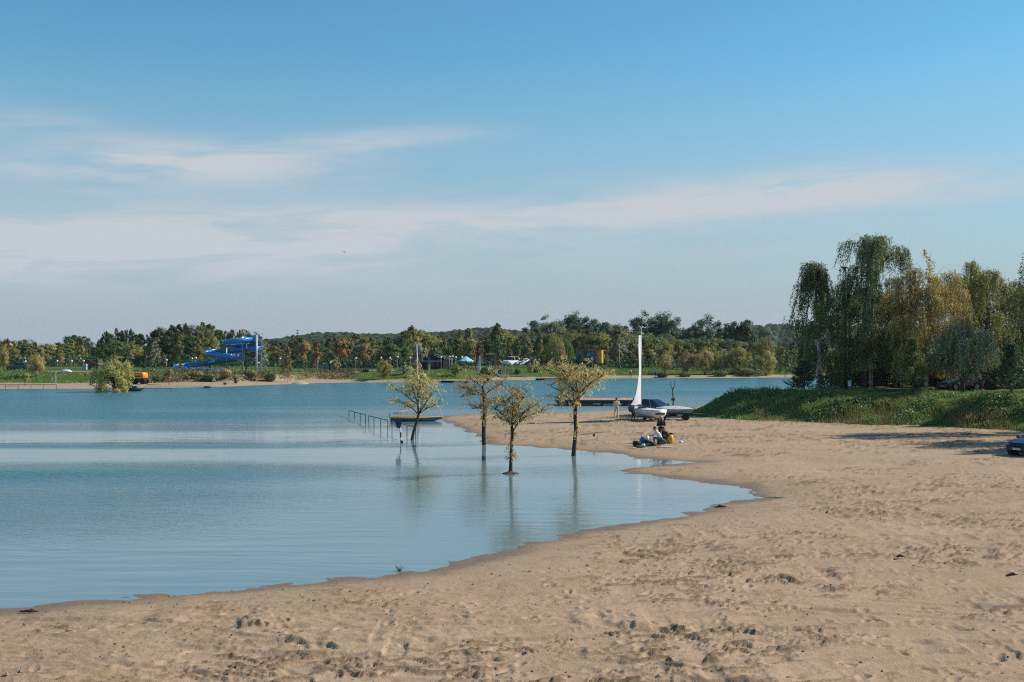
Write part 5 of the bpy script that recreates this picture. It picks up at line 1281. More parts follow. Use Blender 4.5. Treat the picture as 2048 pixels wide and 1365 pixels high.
def lump(name, loc, dims, mt, label, cat, seed, rz=0.0, rough=.22, parts=()):
    r = np.random.RandomState(seed); o = empty(name, loc, rz, label, cat); mb = MB(); rings = []
    for i in range(9):
        u = i / 8; t = math.pi * (u - .5) * .97; ring = []
        for k in range(14):
            q = 2 * math.pi * k / 14; s = 1 + rough * (vn(np.array(math.cos(q) * 1.6 + seed), np.array(math.sin(q) * 1.6 + u * 3), seed) - .5) * 2
            ce = math.cos(t) ** .55; ring.append((dims[0] / 2 * ce * math.cos(q) * s, dims[1] / 2 * ce * math.sin(q) * s, dims[2] * (.5 + .5 * math.sin(t)) * (1 + rough * .4 * (float(vn(np.array(q), np.array(u * 4), seed)) - .5))))
        rings.append(ring)
    mb.ring_loft(rings); mb.build('body' if parts else 'cloth', mt, o, True)
    for (pn, shp, pmt) in parts: shp.build(pn, pmt, o, True)
    return o
strap = lambda a, h, w: MB().tube([(-a, 0, h * .8), (-a * .6, 0, h * 1.15), (a * .6, 0, h * 1.15), (a, 0, h * .8)], w, 6)
blk = mat('black_nylon', (.015, .015, .017), .75)
lump('yellow_bag', sand_at(1341.5, 889), (.40, .34, .60), mat('yellow_dry_bag', (.72, .42, .03), .5, col2=(.62, .26, .03)), 'bright yellow orange dry bag beside the crouching person', 'bag', 31, parts=(('strap', strap(.14, .62, .018), blk), ('closure', MB().box((0, 0, .67), (.26, .06, .07)), blk)))
lump('blue_bag', sand_at(1289, 889) + np.array((0, .35, 0)), (.50, .36, .46), mat('blue_cooler', (.04, .17, .42), .6), 'blue and white cool bag in the pile of gear', 'bag', 32, parts=(('white_panel', MB().box((.2, -.17, .34), (.18, .1, .34), .2), WHITE), ('strap', strap(.2, .5, .016), WHITE)))
lump('black_rucksack', sand_at(1274, 893), (.56, .38, .34), blk, 'black rucksack at the left of the pile of gear', 'bag', 33, parts=(('strap', strap(.22, .4, .02), DARKMETAL), ('pocket', MB().ball((0, -.2, .18), (.2, .08, .13)), blk)))
lump('black_holdall', sand_at(1297, 889) + np.array((0, .2, 0)), (.48, .32, .26), blk, 'small black holdall right of the blue bag', 'bag', 34, .3, parts=(('strap', strap(.2, .3, .016), DARKMETAL),))
lump('green_towel', sand_at(1281, 896), (.8, .34, .14), mat('dark_green_towel', (.02, .10, .075), .9), 'crumpled dark green towel lying in front of the pile', 'towel', 35, rough=.4)
lump('teal_jacket', sand_at(1300, 893), (.9, .38, .18), mat('teal_cloth', (.06, .15, .16), .9, col2=(.02, .03, .04)), 'crumpled teal jacket between the pile and the sitting man', 'jacket', 36, rough=.4)
lump('white_carrier_bag', sand_at(1286, 894.5), (.3, .22, .2), mat('white_plastic_bag', (.66, .68, .70), .5), 'small white carrier bag in the middle of the pile', 'bag', 37, rough=.35)
lump('black_boots', sand_at(1306, 893.5), (.28, .22, .26), blk, 'pair of dark boots beside the sitting man', 'boots', 38, rough=.3)
lump('pale_scarf', sand_at(1266, 897), (.5, .12, .06), mat('pale_cloth', (.5, .47, .42), .9), 'pale strip of cloth at the left end of the pile', 'cloth', 39, rough=.5)
lump('plastic_sheet', sand_at(1333, 896), (.9, .3, .08), mat('clear_plastic_sheet', (.60, .62, .62), .35), 'crumpled clear plastic sheet beside the bucket', 'plastic sheet', 40, rough=.5)
p = sand_at(1352, 888); tag(MB().tube([p + np.array((-.5, .1, .03)), p + np.array((-.1, 0, .05)), p + np.array((.22, -.02, .04))], [.012, .015, .014], 6).build('stick', WOODBROWN), 'short dark stick lying right of the yellow bag', 'stick')
p = sand_at(1362, 887); tag(MB().ball((p[0], p[1], p[2] + .08), (.13, .12, .09)).build('white_ball', WHITE, smooth=True), 'small white ball on the sand right of the yellow bag', 'ball')

# fishing rod stand on the water's edge
a_ = sand_at(1162, 884); b_2 = sand_at(1194.5, 883); o = empty('rod_stand', a_, 0, 'low dark fishing rod stand at the water edge', 'rod stand'); w_ = b_2 - a_
for k, q in enumerate((np.zeros(3), w_)):
    MB().cyl(q + np.array((0, 0, -.05)), q + np.array((0, 0, .46 + .06 * k)), .014, .012, 6).build('upright', DARKMETAL, o)
    MB().tube([q + np.array((0, 0, .06)), q + np.array((.05, -.75, -.02))], .010, 5).build('leg', DARKMETAL, o)
MB().tube([np.array((0, 0, .46)), w_ + np.array((0, 0, .52))], .012, 6).build('top_bar', DARKMETAL, o); MB().tube([np.array((0, 0, .10)), w_ + np.array((0, 0, .10))], .014, 6).build('lower_bar', DARKMETAL, o)
o2 = empty('fishing_rod', a_, 0, 'dark fishing rod resting across the low stand', 'fishing rod')
MB().tube([np.array((-1.6, -.6, .40)), np.array((0, -.03, .49)), w_ + np.array((.42, .15, .60))], [.004, .008, .014], 6).build('rod', BLACK, o2); MB().ball(w_ * .80 + np.array((0, 0, .40)), (.09, .06, .09)).build('reel', BLACK, o2, True)

# ------------------------------------------------------------------ things in the near water
def rail(pts_px, label, mt=GREENPAINT, hgt=None):
    """a length of railing; pts = [(px, row of the rail top, row where the post meets the water)]"""
    P_ = [np.array((wx(a, gy(c)), gy(c), HC - (b_ - HY) / F * gy(c))) for a, b_, c in pts_px]
    o = empty('railing', (P_[0][0], P_[0][1], 0), 0, label, 'railing', 'flooded green railings'); q0 = np.array((P_[0][0], P_[0][1], 0))
    MB().tube([p - q0 for p in P_], .035, 6).build('top_rail', mt, o)
    for p in P_: MB().cyl(p - q0, np.array((p[0], p[1], -.6)) - q0, .032, .032, 7).build('post', mt, o)
    return o
rail([(698, 821.5, 833), (709, 825, 836.5), (720.5, 827.5, 842), (731, 829.5, 846.5)], 'flooded green railing, section farthest from the beach')
rail([(737.5, 832, 847), (748, 834.5, 852.5), (761.5, 838, 857.5), (775.5, 840.5, 859.5)], 'flooded green railing, middle section')
rail([(784, 842, 861), (814, 850.5, 874), (831.5, 854.5, 880)], 'flooded green railing, section behind the slanting willow')
Y = gy(886); o = empty('round_sign', (wx(799.5, Y), Y, 0), 0, 'dark blue round sign on a black and white striped leaning post in the water', 'sign')
mb = MB(); mb.tube([(.12, 0, -.5), (.05, 0, .75), (-.08, 0, 1.6)], .05, 8); mb.build('post', mat('sign_post_black', (.02, .025, .03), .5), o)
for (z0, z1) in ((.16, .36), (.70, .98)):
    f = lambda z: np.interp(z, [-.5, .75, 1.6], [.12, .05, -.08]); MB().tube([(f(z0), 0, z0), (f(z1), 0, z1)], .054, 8).build('white_band', WHITE, o)
mb = MB(); mb.ring_loft([[(-.08 + .2 * r_ * math.cos(q), y, 1.30 + .335 * r_ * math.sin(q)) for q in np.linspace(0, 6.283, 25)[:-1]] for r_, y in ((.94, -.075), (1, -.07), (1, -.05), (.94, -.045))]); mb.build('disc', mat('navy_sign', (.012, .035, .085), .4), o)
MB().ball((.14, 0, .05), (.10, .08, .12)).build('float', BLACK, o, True)

# blue and yellow sailing boat at the tip of the spit
c0 = np.array((wx(833, 97.0), 97.0, -.06)); o = empty('moored_sailboat', c0, math.radians(4), 'blue and yellow boat with white mast at the tip of the sand', 'sailing boat')
mbh = MB(); R = hull(mbh, 4.4, 1.4, .38, .05, .8); mbh.build('hull', mat('blue_hull', (.03, .16, .36), .4, col2=(.02, .09, .2)), o, True)
dk = MB(); dk.ring_loft([[(r_[4][0], r_[4][1] * 1.0, r_[4][2] + .006), (r_[4][0], 0, r_[4][2] + .05), (r_[4][0], -r_[4][1] * 1.0, r_[4][2] + .006)] for r_ in R], cap=False, closed=False); dk.build('deck', mat('yellow_deck', (.62, .36, .04), .5), o)
rub = MB()
for s in (4, 5): rub.tube([(r_[s][0], r_[s][1] * 1.02, r_[s][2]) for r_ in R], .045, 6)
rub.build('rubbing_strake', mat('yellow_deck', (.62, .36, .04), .5), o)
ms = MB(); ms.tube([(.15, 0, .3), (.12, 0, 3.5), (.02, 0, 6.6)], [.045, .042, .03], 8); ms.build('mast', WHITE, o, True)
r = np.random.RandomState(4); fs = MB(); fs.tube([(.12, 0, .62), (-.6, .02, .80), (-1.3, 0, .78), (-2.0, 0, .70)], [.10, .19, .15, .06], 9); fs.build('furled_sail', SAIL, o, True)
jb = MB(); jb.tube([(.2, 0, .6), (.16, 0, 1.3), (.13, 0, 2.1)], [.20, .13, .05], 9); jb.build('lowered_jib', SAIL, o, True)
for s in (-1, 1): MB().tube([(.04, 0, 5.6), (-.1, s * .7, .5)], .006, 4).build('shroud', STEEL, o)
MB().tube([(.02, 0, 5.6), (2.2, 0, .58)], .006, 4).build('forestay', STEEL, o)
MB().cyl((-2.25, 0, .2), (-2.32, 0, .75), .03, .03, 6).build('rudder_head', WOODBROWN, o)

# ------------------------------------------------------------------ right bank: sheds, lamp post, cars
SHED = mat('dark_shed_boards', (.045, .022, .018), .85, var=.3, scale=2); SHEDR = mat('shed_roof_felt', (.03, .028, .03), .9)
for (p0, p1, Y, top, lab) in ((1733, 1776, 109, 716, 'dark brown shed behind the white birch trunk'), (1848, 1904, 109, 720, 'dark brown shed left of the maroon car'), (1942, 1994, 107, 716, 'dark brown shed right of the maroon car'), (2046, 2100, 107, 716, 'dark brown shed at the right edge of the picture')):
    x0, x1 = wx(p0, Y), wx(p1, Y); g = he((x0 + x1) / 2, Y); H = HC - (top - HY) / F * Y - g; wd = x1 - x0
    o = empty('shed', ((x0 + x1) / 2, Y + 1.5, g - .1), 0, lab, 'shed', 'brown sheds under the trees')
    nb = 8
    for k in range(nb): MB().box((-wd / 2 + (k + .5) * wd / nb, -1.5, (H - .25) / 2), (wd / nb - .02, .04, H - .25)).build('board', SHED, o)
    wl = MB(); wl.box((0, 1.4, (H - .25) / 2), (wd, .06, H - .25)); wl.box((-wd / 2 + .03, 0, (H - .25) / 2), (.06, 2.9, H - .26)); wl.box((wd / 2 - .03, 0, (H - .25) / 2), (.06, 2.9, H - .26)); wl.box((0, -1.44, (H - .3) / 2), (wd - .1, .03, H - .3)); wl.build('wall', SHED, o)
    rf = MB(); rf.prism([(-wd / 2 - .15, H - .25), (0, H + .12), (wd / 2 + .15, H - .25), (wd / 2 + .15, H - .19), (0, H + .19), (-wd / 2 - .15, H - .19)], -1.75, 1.7); rf.build('roof', SHEDR, o)
    dr = MB(); dr.box((wd * .15, -1.535, .95), (.75, .03, 1.8)); d_o = dr.build('door', mat('shed_door', (.06, .025, .02), .8), o); MB().ball((wd * .15 + .3, -1.57, .95), .03).build('handle', STEEL, d_o)
p = np.array((wx(1691, 99), 99, 0)); g = he(p[0], 99); Hl = HC - (534 - HY) / F * 99 - g; o = empty('lamp_post', (p[0], 99, g - .1), 0, 'tall thin black lamp post in front of the weeping birches', 'lamp post')
MB().cyl((0, 0, 0), (0, 0, Hl), .085, .05, 8).build('pole', BLACK, o, True); MB().box((-.12, -.05, Hl + .02), (.55, .22, .12)).build('lamp_head', BLACK, o, bevel=.03); MB().cyl((0, 0, 0), (0, 0, .9), .13, .13, 10).build('base', BLACK, o)
o = empty('meter_box', (wx(1699, 98.5), 98.5, he(wx(1699, 98.5), 98.5)), 0, 'small white box beside the black lamp post', 'box'); MB().box((0, 0, .75), (.26, .2, .5)).build('cabinet', WHITE, o, bevel=.02); MB().cyl((0, 0, -.1), (0, 0, .55), .04, .04, 7).build('post', STEEL, o)
x = wx(1918, 103); car('dark_red_car', 'hatch', paint('maroon_car_paint', (.13, .012, .016)), (x + .6, 104.2, he(x, 103) + .02), (-.93, -.37), 'maroon car parked between the brown sheds', wr=.34)
p = sand_at(2036, 913); car('dark_blue_car', 'hatch', paint('dark_blue_paint', (.008, .022, .05)), (p[0] + 1.65, p[1] + .75, p[2]), (-.88, -.47), 'very dark blue car cut off by the right edge on the sand', wr=.33)

# ------------------------------------------------------------------ across the lake: water slide
SB = mat('slide_blue', (.030, .220, .58), .2, var=.1, scale=.8, coat=.5)
YS = 201.0
def sp(px, py, dY): q = W(px, py, YS); return np.array((q[0], YS + dY, q[2] + dY * (-(py - HY) / F)))
path = [(503, 677.5, 1.0), (488, 679, -1.2), (470, 681, -1.8), (456, 683, -1.2), (451, 686, 1.0), (462, 688.5, 2.6), (485, 690.5, 3.0), (506, 692, 2.4), (515, 694.5, .6), (507, 697, -.4), (485, 698.5, 2.2), (455, 700, 3.0), (430, 702, 2.4), (417.5, 704.5, .2),
        (424, 707, -1.6), (445, 709, -2.0), (468, 711.5, -1.8), (481, 714, 0), (474, 717, 2.0), (455, 719.5, 2.6), (432, 722, 2.2), (410, 724.5, 1.2), (385, 727.5, .4), (367, 730.5, -.6), (361, 733.5, -2.0), (372, 736, -3.2), (395, 737.5, -3.4), (425, 739.5, -3.4), (450, 741, -3.4), (470, 742, -3.4)]
C_ = np.array([sp(*q) for q in path]); base = np.array((C_[:, 0].mean(), YS, hf(C_[:, 0].mean(), YS)))
o = empty('water_slide', base, 0, 'tall curling blue water slide with steel posts and stair tower', 'water slide')
def catmull(Pn, n=6):
    out = []
    for i in range(len(Pn) - 1):
        a, b_, c, d = Pn[max(i - 1, 0)], Pn[i], Pn[i + 1], Pn[min(i + 2, len(Pn) - 1)]
        for k in range(n):
            s = k / n; out.append(.5 * ((2 * b_) + (-a + c) * s + (2 * a - 5 * b_ + 4 * c - d) * s * s + (-a + 3 * b_ - 3 * c + d) * s ** 3))
    return np.array(out + [Pn[-1]])
Q = catmull(C_ - base, 6); per = 24
for i0 in range(0, len(Q) - 1, per):                 # the flume is bolted together from segments
    seg = Q[i0:min(i0 + per + 1, len(Q))]; rings = []
    for i in range(len(seg)):
        d = unit(seg[min(i + 1, len(seg) - 1)] - seg[max(i - 1, 0)]); sd_ = unit(np.cross(d, (0, 0, 1))); upv = np.cross(sd_, d); ring = []
        for rr2, angs in ((.66, np.linspace(-205, 25, 13)), (.61, np.linspace(25, -205, 13))):
            ring += [seg[i] + sd_ * rr2 * math.cos(math.radians(a)) + upv * rr2 * math.sin(math.radians(a)) for a in angs]
        rings.append(ring)
    fl = MB(); fl.ring_loft(rings); so = fl.build('flume_segment', SB, o, True)
    d = unit(seg[1] - seg[0]); sd_ = unit(np.cross(d, (0, 0, 1))); upv = np.cross(sd_, d); fg = MB()
    fg.ring_loft([[seg[0] + d * e + sd_ * .71 * math.cos(math.radians(a)) + upv * .71 * math.sin(math.radians(a)) for a in np.linspace(-205, 25, 13)] for e in (-.06, .06)], cap=False, closed=False)
    fg.build('flange', SB, so)
PALE = mat('pale_steel_post', (.52, .54, .55), .5, .2)
for (px, t0, dY, rr2, mt) in ((450, 692, 1.0, .13, PALE), (483, 672.5, .8, .13, PALE), (494, 680, -.6, .14, mat('dark_slide_post', (.03, .05, .09), .5)), (515.5, 670.5, -1.0, .17, PALE), (372, 731, -1.6, .1, GREENPAINT)):
    q = sp(px, t0, dY) - base; g = hf(q[0] + base[0], q[1] + base[1]) - base[2]; MB().cyl((q[0], q[1], g - .3), q, rr2, rr2, 9).build('post', mt, o, True)
q = sp(499, 681, 1.5) - base; MB().box((q[0] + .4, q[1], q[2] - .35), (3.0, 2.6, .14)).build('platform', mat('slide_platform', (.025, .05, .16), .5), o)
for k in range(5): MB().cyl((q[0] - .6 + k * .55, q[1] - 1.2, q[2] - .3), (q[0] - .6 + k * .55, q[1] - 1.2, q[2] + .75), .03, .03, 5).build('handrail_post', SB, o)
MB().box((q[0] + .5, q[1] - 1.2, q[2] + .78), (2.4, .05, .05)).build('handrail', SB, o); MB().box((q[0] + 1.0, q[1] - 1.0, q[2] + .35), (.9, .5, 1.1)).build('entry_panel', SB, o)
q = sp(521.5, 676, .6) - base; g = hf(q[0] + base[0], q[1] + base[1]) - base[2]; nst = 44
MB().cyl((q[0], q[1], g), (q[0], q[1], q[2]), .09, .09, 8).build('stair_column', STEEL, o)
for k in range(nst):
    a = k * .42; z = g + (q[2] - g) * k / nst; c, s = math.cos(a), math.sin(a)
    MB().add([(q[0], q[1], z), (q[0] + .85 * c, q[1] + .85 * s, z), (q[0] + .85 * math.cos(a + .42), q[1] + .85 * math.sin(a + .42), z), (q[0], q[1], z + .04), (q[0] + .85 * c, q[1] + .85 * s, z + .04), (q[0] + .85 * math.cos(a + .42), q[1] + .85 * math.sin(a + .42), z + .04)], [(0, 2, 1), (3, 4, 5), (0, 1, 4, 3), (1, 2, 5, 4), (2, 0, 3, 5)]).build('step', STEEL, o)
hx = MB(); hx.tube([(q[0] + .9 * math.cos(k * .42), q[1] + .9 * math.sin(k * .42), g + (q[2] - g) * k / nst + 1.0) for k in range(nst)], .03, 5)
hx.build('spiral_handrail', STEEL, o)
for k in range(0, nst, 3): MB().cyl((q[0] + .9 * math.cos(k * .42), q[1] + .9 * math.sin(k * .42), g + (q[2] - g) * k / nst), (q[0] + .9 * math.cos(k * .42), q[1] + .9 * math.sin(k * .42), g + (q[2] - g) * k / nst + 1.0), .02, .02, 4).build('baluster', STEEL, o)

# ------------------------------------------------------------------ far promenade: fences, lamps, small things
def fence(px0, px1, Y0, Y1, n, h, label, mt=GREENPAINT, rails=(1.0, .55, .12)):
    P_ = [np.array(far_at(a, b_)) for a, b_ in zip(np.linspace(px0, px1, n), np.linspace(Y0, Y1, n))]; o = empty('fence', P_[0], 0, label, 'fence', 'fences along the far promenade')
    for p in P_: MB().cyl(p - P_[0] + np.array((0, 0, -.2)), p - P_[0] + np.array((0, 0, h)), .035, .035, 5).build('post', mt, o)
    for q in rails: MB().tube([p - P_[0] + np.array((0, 0, h * q)) for p in P_], .022, 4).build('rail', mt, o)
fence(258, 372, 199, 199, 12, 1.25, 'dark green fence left of the water slide')
fence(376, 566, 197.5, 203, 22, 1.35, 'dark green fence in front of the water slide')
fence(570, 772, 203, 212, 16, 1.4, 'dark railing along the promenade past the grey kiosk', DARKMETAL)
fence(0, 190, 204, 204, 16, 1.2, 'dark green mesh fence behind the sandy beach')
ORD = 'first second third fourth fifth sixth seventh eighth ninth tenth eleventh twelfth thirteenth fourteenth fifteenth sixteenth seventeenth eighteenth nineteenth twentieth'.split()
ORD += ['twenty-' + q for q in ORD[:9]]
lamps = [(51, 723.5), (114.5, 722.5), (143.5, 722.5), (167, 722.5), (333, 720.5), (384, 717.5), (391.5, 716.5), (511, 716.5), (559.5, 718), (575.5, 715.5), (636.5, 717.5), (661, 725.5), (711.5, 717), (762, 716), (780, 716.5), (795, 714.5), (820.5, 716), (861, 715.5), (882, 715), (899, 714), (905, 713.5), (911.5, 715), (924, 715)]
GLOBE = mat('white_lamp_globe', (.82, .82, .80), .3, var=.03)
lm = MB(); lm.cyl((0, 0, -.2), (0, 0, 1.0), .05, .035, 7); lamp_pole = lm.mesh('pole', True); lamp_pole.materials.append(STEEL)
lm = MB(); lm.ball((0, 0, 0), .20, 12, 8); lamp_globe = lm.mesh('globe', True); lamp_globe.materials.append(GLOBE)
lm = MB(); lm.lathe((0, 0, 0), [(.09, -.26), (.11, -.2), (.05, -.18)], 10); lamp_collar = lm.mesh('collar', True); lamp_collar.materials.append(DARKMETAL)
for k, (px, py) in enumerate(lamps):
    Y = 209 + 3 * (k % 3) if px > 200 else 212; p = np.array(far_at(px, Y)); H = HC - (py - HY) / F * Y - p[2]
    o = empty('globe_lamp', p, 0, 'white globe lamp on a thin pole, %s from the left on the far promenade' % ORD[k], 'lamp', 'globe lamps on the far promenade')
    q = link('pole', lamp_pole, o); q.scale = (1, 1, H); q2 = link('globe', lamp_globe, o, loc=(0, 0, H)); link('collar', lamp_collar, o, loc=(0, 0, H))
for (px, py, Y, lab) in ((716.5, 692, 215, 'tall thin floodlight pole behind the rounded rusty tree'),):
    p = np.array(far_at(px, Y)); H = HC - (py - HY) / F * Y - p[2]; o = empty('floodlight_pole', p, 0, lab, 'pole'); MB().cyl((0, 0, 0), (0, 0, H), .07, .05, 7).build('pole', DARKMETAL, o); MB().box((0, -.1, H), (.5, .2, .25)).build('floodlight', STEEL, o)

# left end of the far beach
car('grey_car', 'hatch', paint('grey_car_paint', (.10, .13, .16)), np.array(far_at(38, 206)) + np.array((0, 0, .02)), (-1, .08), 'grey car parked on the far promenade at the left')
p = np.array(far_at(278, 178)); o = empty('work_machine', p, 0, 'orange wheeled work machine parked on the far sand', 'work machine')
ORG = mat('machine_orange', (.72, .26, .02), .45)
mb = MB(); mb.ring_loft([[(x * s + .1, y, z) for x, y in ((-1.05, -.7), (-.4, -.95), (.8, -.95), (1.1, -.6), (1.1, .6), (.8, .95), (-.4, .95), (-1.05, .7))] for s, z in ((1, .95), (1.03, 1.25), (1.0, 1.6), (.82, 1.82))]); mb.build('engine_cover', ORG, o, True, bevel=.03)
MB().box((-.15, -.97, 1.22), (1.5, .06, .1)).build('vent_slot', BLACK, o); MB().box((-.9, 0, 1.15), (.7, 1.4, .5)).build('counterweight', mat('machine_dark_orange', (.35, .09, .015), .5), o)
MB().box((0, 0, .68), (2.2, 1.3, .36)).build('chassis', DARKMETAL, o)
for (x, y) in ((-.75, -.8), (.85, -.8), (-.75, .8), (.85, .8)):
    wh = MB(); wh.ring_loft([[(x + r_ * math.cos(q), y + dy, .48 + r_ * math.sin(q)) for q in np.linspace(0, 6.283, 17)[:-1]] for r_, dy in ((.2, -.2), (.46, -.2), (.5, -.1), (.5, .1), (.46, .2), (.2, .2))]); wh.build('wheel', BLACK, o, True)
arm = MB(); arm.tube([(-1.0, 0, 1.0), (-1.9, 0, 1.5), (-2.5, -.1, .8), (-2.6, -.1, .35)], [.14, .12, .1, .09], 7); arm.build('boom_arm', BLACK, o); MB().box((-2.6, -.1, .25), (.6, .7, .4), taper=.7).build('bucket', DARKMETAL, o)
p = np.array(far_at(186, 214)); o = empty('red_roofed_kiosk', p, 0, 'low kiosk with a red roof half hidden by the big willow', 'kiosk')
MB().box((0, 0, .9), (2.8, 2.4, 1.8)).build('wall', mat('kiosk_green_wall', (.03, .07, .055), .7), o); zr = HC - (725 - HY) / F * 214 - p[2]
MB().prism([(-1.7, zr - .5), (0, zr + .25), (1.7, zr - .5), (1.7, zr - .4), (0, zr + .36), (-1.7, zr - .4)], -1.5, 1.5).build('roof', mat('red_roof', (.52, .07, .04), .6), o); MB().box((0, -1.22, 1.0), (1.2, .05, .7)).build('window', GLASS, o)
o = empty('utility_cabinet', far_at(170, 206), 0, 'grey white utility cabinet on the promenade left of the willow', 'cabinet'); MB().box((0, 0, .55), (.7, .5, 1.1)).build('cabinet', mat('cabinet_grey', (.55, .56, .56), .5), o, bevel=.03); MB().box((-.05, -.255, .55), (.02, .02, 1.0)).build('door_seam', DARKMETAL, o)
o = empty('overturned_boat', far_at(133, 194), 0, 'white boat lying upside down on the green slope', 'boat'); mb = MB(); rings = [[(x, w * math.cos(q), .42 * (w / .55) * math.sin(q) + .05) for q in np.linspace(0, math.pi, 9)] for x, w in ((-.95, .25), (-.7, .5), (0, .55), (.6, .45), (.95, .06))]; mb.ring_loft(rings); mb.build('hull', WHITE, o, True); MB().tube([(-.9, 0, .28), (0, 0, .5), (.9, 0, .15)], .03, 5).build('keel', STEEL, o)
for k, (px, t0, b0) in enumerate(((103, 750, 758), (109.3, 750, 758), (111.3, 746, 770))):
    Y = 184.0 if k < 2 else 178; p = np.array(far_at(px, Y)); H = (b0 - t0) / F * Y + (.2 if k == 2 else 0)
    tag(MB().box((0, 0, H / 2), (.22 if k < 2 else .12, .08, H)).build('white_post', mat('weathered_white_post', (.62, .60, .54), .7), loc=p), ('short pale board post on the grass, left of two', 'short pale board post on the grass, right of two', 'tall thin pale post on the far sand')[k], 'post')
# flooded handrails along the far shallows
def low_rail(px0, px1, row, Yr, n, label, mt, h=.55):
    o = empty('railing', (wx(px0, Yr), Yr, 0), 0, label, 'railing', 'railings along the far shallows'); z = HC - (row - HY) / F * Yr; L = wx(px1, Yr) - wx(px0, Yr)
    MB().tube([(0, 0, z), (L, 0, z)], .045, 5).build('top_rail', mt, o)
    for k in range(n): MB().cyl((L * k / (n - 1), 0, -.3), (L * k / (n - 1), 0, z), .035, .035, 5).build('post', mt, o)
low_rail(-40, 113, 770, 166, 7, 'thin brown handrail along the water at the far left', mat('rusty_rail', (.12, .06, .04), .7))
low_rail(188, 343, 776.5, 160, 6, 'dark green handrail in the water behind the big willow', GREENPAINT)
low_rail(288, 424, 772.5, 170, 5, 'pale handrail on the waterline right of the big willow', mat('pale_rail', (.50, .49, .44), .6))
o = empty('green_boat', (wx(276, 160), 159.0, .02), .1, 'dark green pedal boat moored beside the big willow', 'boat'); mb = MB(); hull(mb, 2.3, 1.2, .45, .05, .85); mb.build('hull', mat('boat_green', (.02, .09, .09), .5), o, True); MB().box((-.2, 0, .55), (.9, .9, .35)).build('seat', mat('boat_teal', (.02, .12, .16), .5), o, bevel=.05)
o = empty('green_float', (wx(418, 172), 171.0, 0), 0, 'dark green raft drawn up at the waterline below the triangular sign', 'raft'); mb = MB(); mb.lathe((0, 0, 0), [(.3, -.1), (.45, .05), (.4, .22), (.15, .34)], 14); mb.build('float', mat('raft_green', (.015, .07, .04), .6), o, True); MB().box((0, 0, .12), (1.1, .7, .12)).build('deck', mat('raft_green', (.015, .07, .04), .6), o)
p = np.array(far_at(428, 182)); o = empty('warning_sign', p, 0, 'white triangular warning sign on the far sand', 'sign'); MB().cyl((0, .03, -.1), (0, .03, .9), .03, .03, 6).build('post', STEEL, o)
MB().prism([(-.36, .30), (.36, .30), (0, .98)], -.02, .01).build('panel', WHITE, o); MB().prism([(-.06, .36), (.06, .36), (.04, .66), (-.04, .66)], -.03, -.022).build('symbol', BLACK, o)
p = np.array(far_at(450, 176)); o = empty('green_sign', p, 0, 'small green notice board on the far sand', 'sign'); MB().cyl((0, .03, -.1), (0, .03, .75), .03, .03, 6).build('post', STEEL, o); MB().box((0, 0, .62), (.5, .03, .32)).build('panel', mat('green_board', (.01, .16, .07), .5), o)
p = np.array(far_at(471.5, 183)); o = empty('litter_bin', p, 0, 'dark litter bin at the foot of the eroded bank', 'bin'); mb = MB(); mb.lathe((0, 0, 0), [(.2, 0), (.24, .1), (.26, .75), (.22, .78)], 12); mb.build('barrel', DARKMETAL, o, True); MB().lathe((0, 0, .78), [(.28, 0), (.28, .06), (.1, .14)], 12).build('lid', BLACK, o, True)
p = np.array(far_at(600, 189)); r = np.random.RandomState(8); tag(MB().lathe((0, 0, -.1), [(1.9, 0), (1.4, .35), (.8, .62), (.2, .72)], 16).build('sand_heap', mat('pale_sand_heap', (.44, .33, .24), .95, bump=.5), loc=p, smooth=True), 'pale heap of sand below the eroded bank', 'sand heap')
# kiosk screen and low walls
p = np.array(far_at(649, 206)); o = empty('screen_kiosk', p, 0, 'blue grey panelled kiosk with a dark frame on the promenade', 'kiosk'); MB().box((0, 0, .80), (1.72, .3, .95)).build('panel', mat('kiosk_grey_panel', (.17, .24, .30), .5), o)
MB().box((1.02, 0, .75), (.22, .36, 1.5)).build('pillar', BLACK, o); MB().box((0, .05, .20), (2.1, .5, .4)).build('base', DARKMETAL, o)
for k in range(3): MB().box((-.86 + .86 * k, -.16, .8), (.05, .03, .98)).build('frame_bar', DARKMETAL, o)
o = empty('low_wall', far_at(665, 209), 0, 'low dark wall along the promenade past the kiosk', 'wall')
for k in range(9): MB().box((-4.8 + k * 1.35, 0, .2), (1.31, .25, .5)).build('panel', DARKMETAL, o)
o = empty('stone_bench', far_at(712, 206), 0, 'white stone bench at the end of the low wall', 'bench'); MB().box((0, 0, .36), (.8, .4, .1)).build('seat', WHITE, o); MB().box((-.28, 0, .15), (.1, .35, .36)).build('leg', WHITE, o); MB().box((.28, 0, .15), (.1, .35, .36)).build('leg', WHITE, o)

# cafe
Yc = 216.0; p = np.array(far_at(855, Yc)); o = empty('cafe', p, 0, 'low cafe with wide dark navy gable roof and brick side', 'building'); zz = lambda row, Y=Yc: HC - (row - HY) / F * Y - p[2]; xx = lambda px, Y=Yc: wx(px, Y) - p[0]
RF = mat('navy_roof', (.016, .020, .045), .6); MB().prism([(xx(818), zz(721.5)), (xx(868), zz(708)), (xx(903), zz(719.5)), (xx(903), zz(720.5)), (xx(868), zz(709.5)), (xx(818), zz(723))], -2.6, 4.5).build('roof', RF, o)
MB().prism([(xx(826), zz(721)), (xx(867), zz(710)), (xx(885), zz(719)), (xx(885), zz(721))], -2.3, -2.2).build('gable', mat('dark_gable', (.012, .016, .024), .7), o)
MB().box(((xx(822) + xx(885)) / 2, -2.35, zz(722.2)), (xx(885) - xx(822), .1, .26)).build('fascia', mat('pale_fascia', (.30, .33, .28), .6), o)
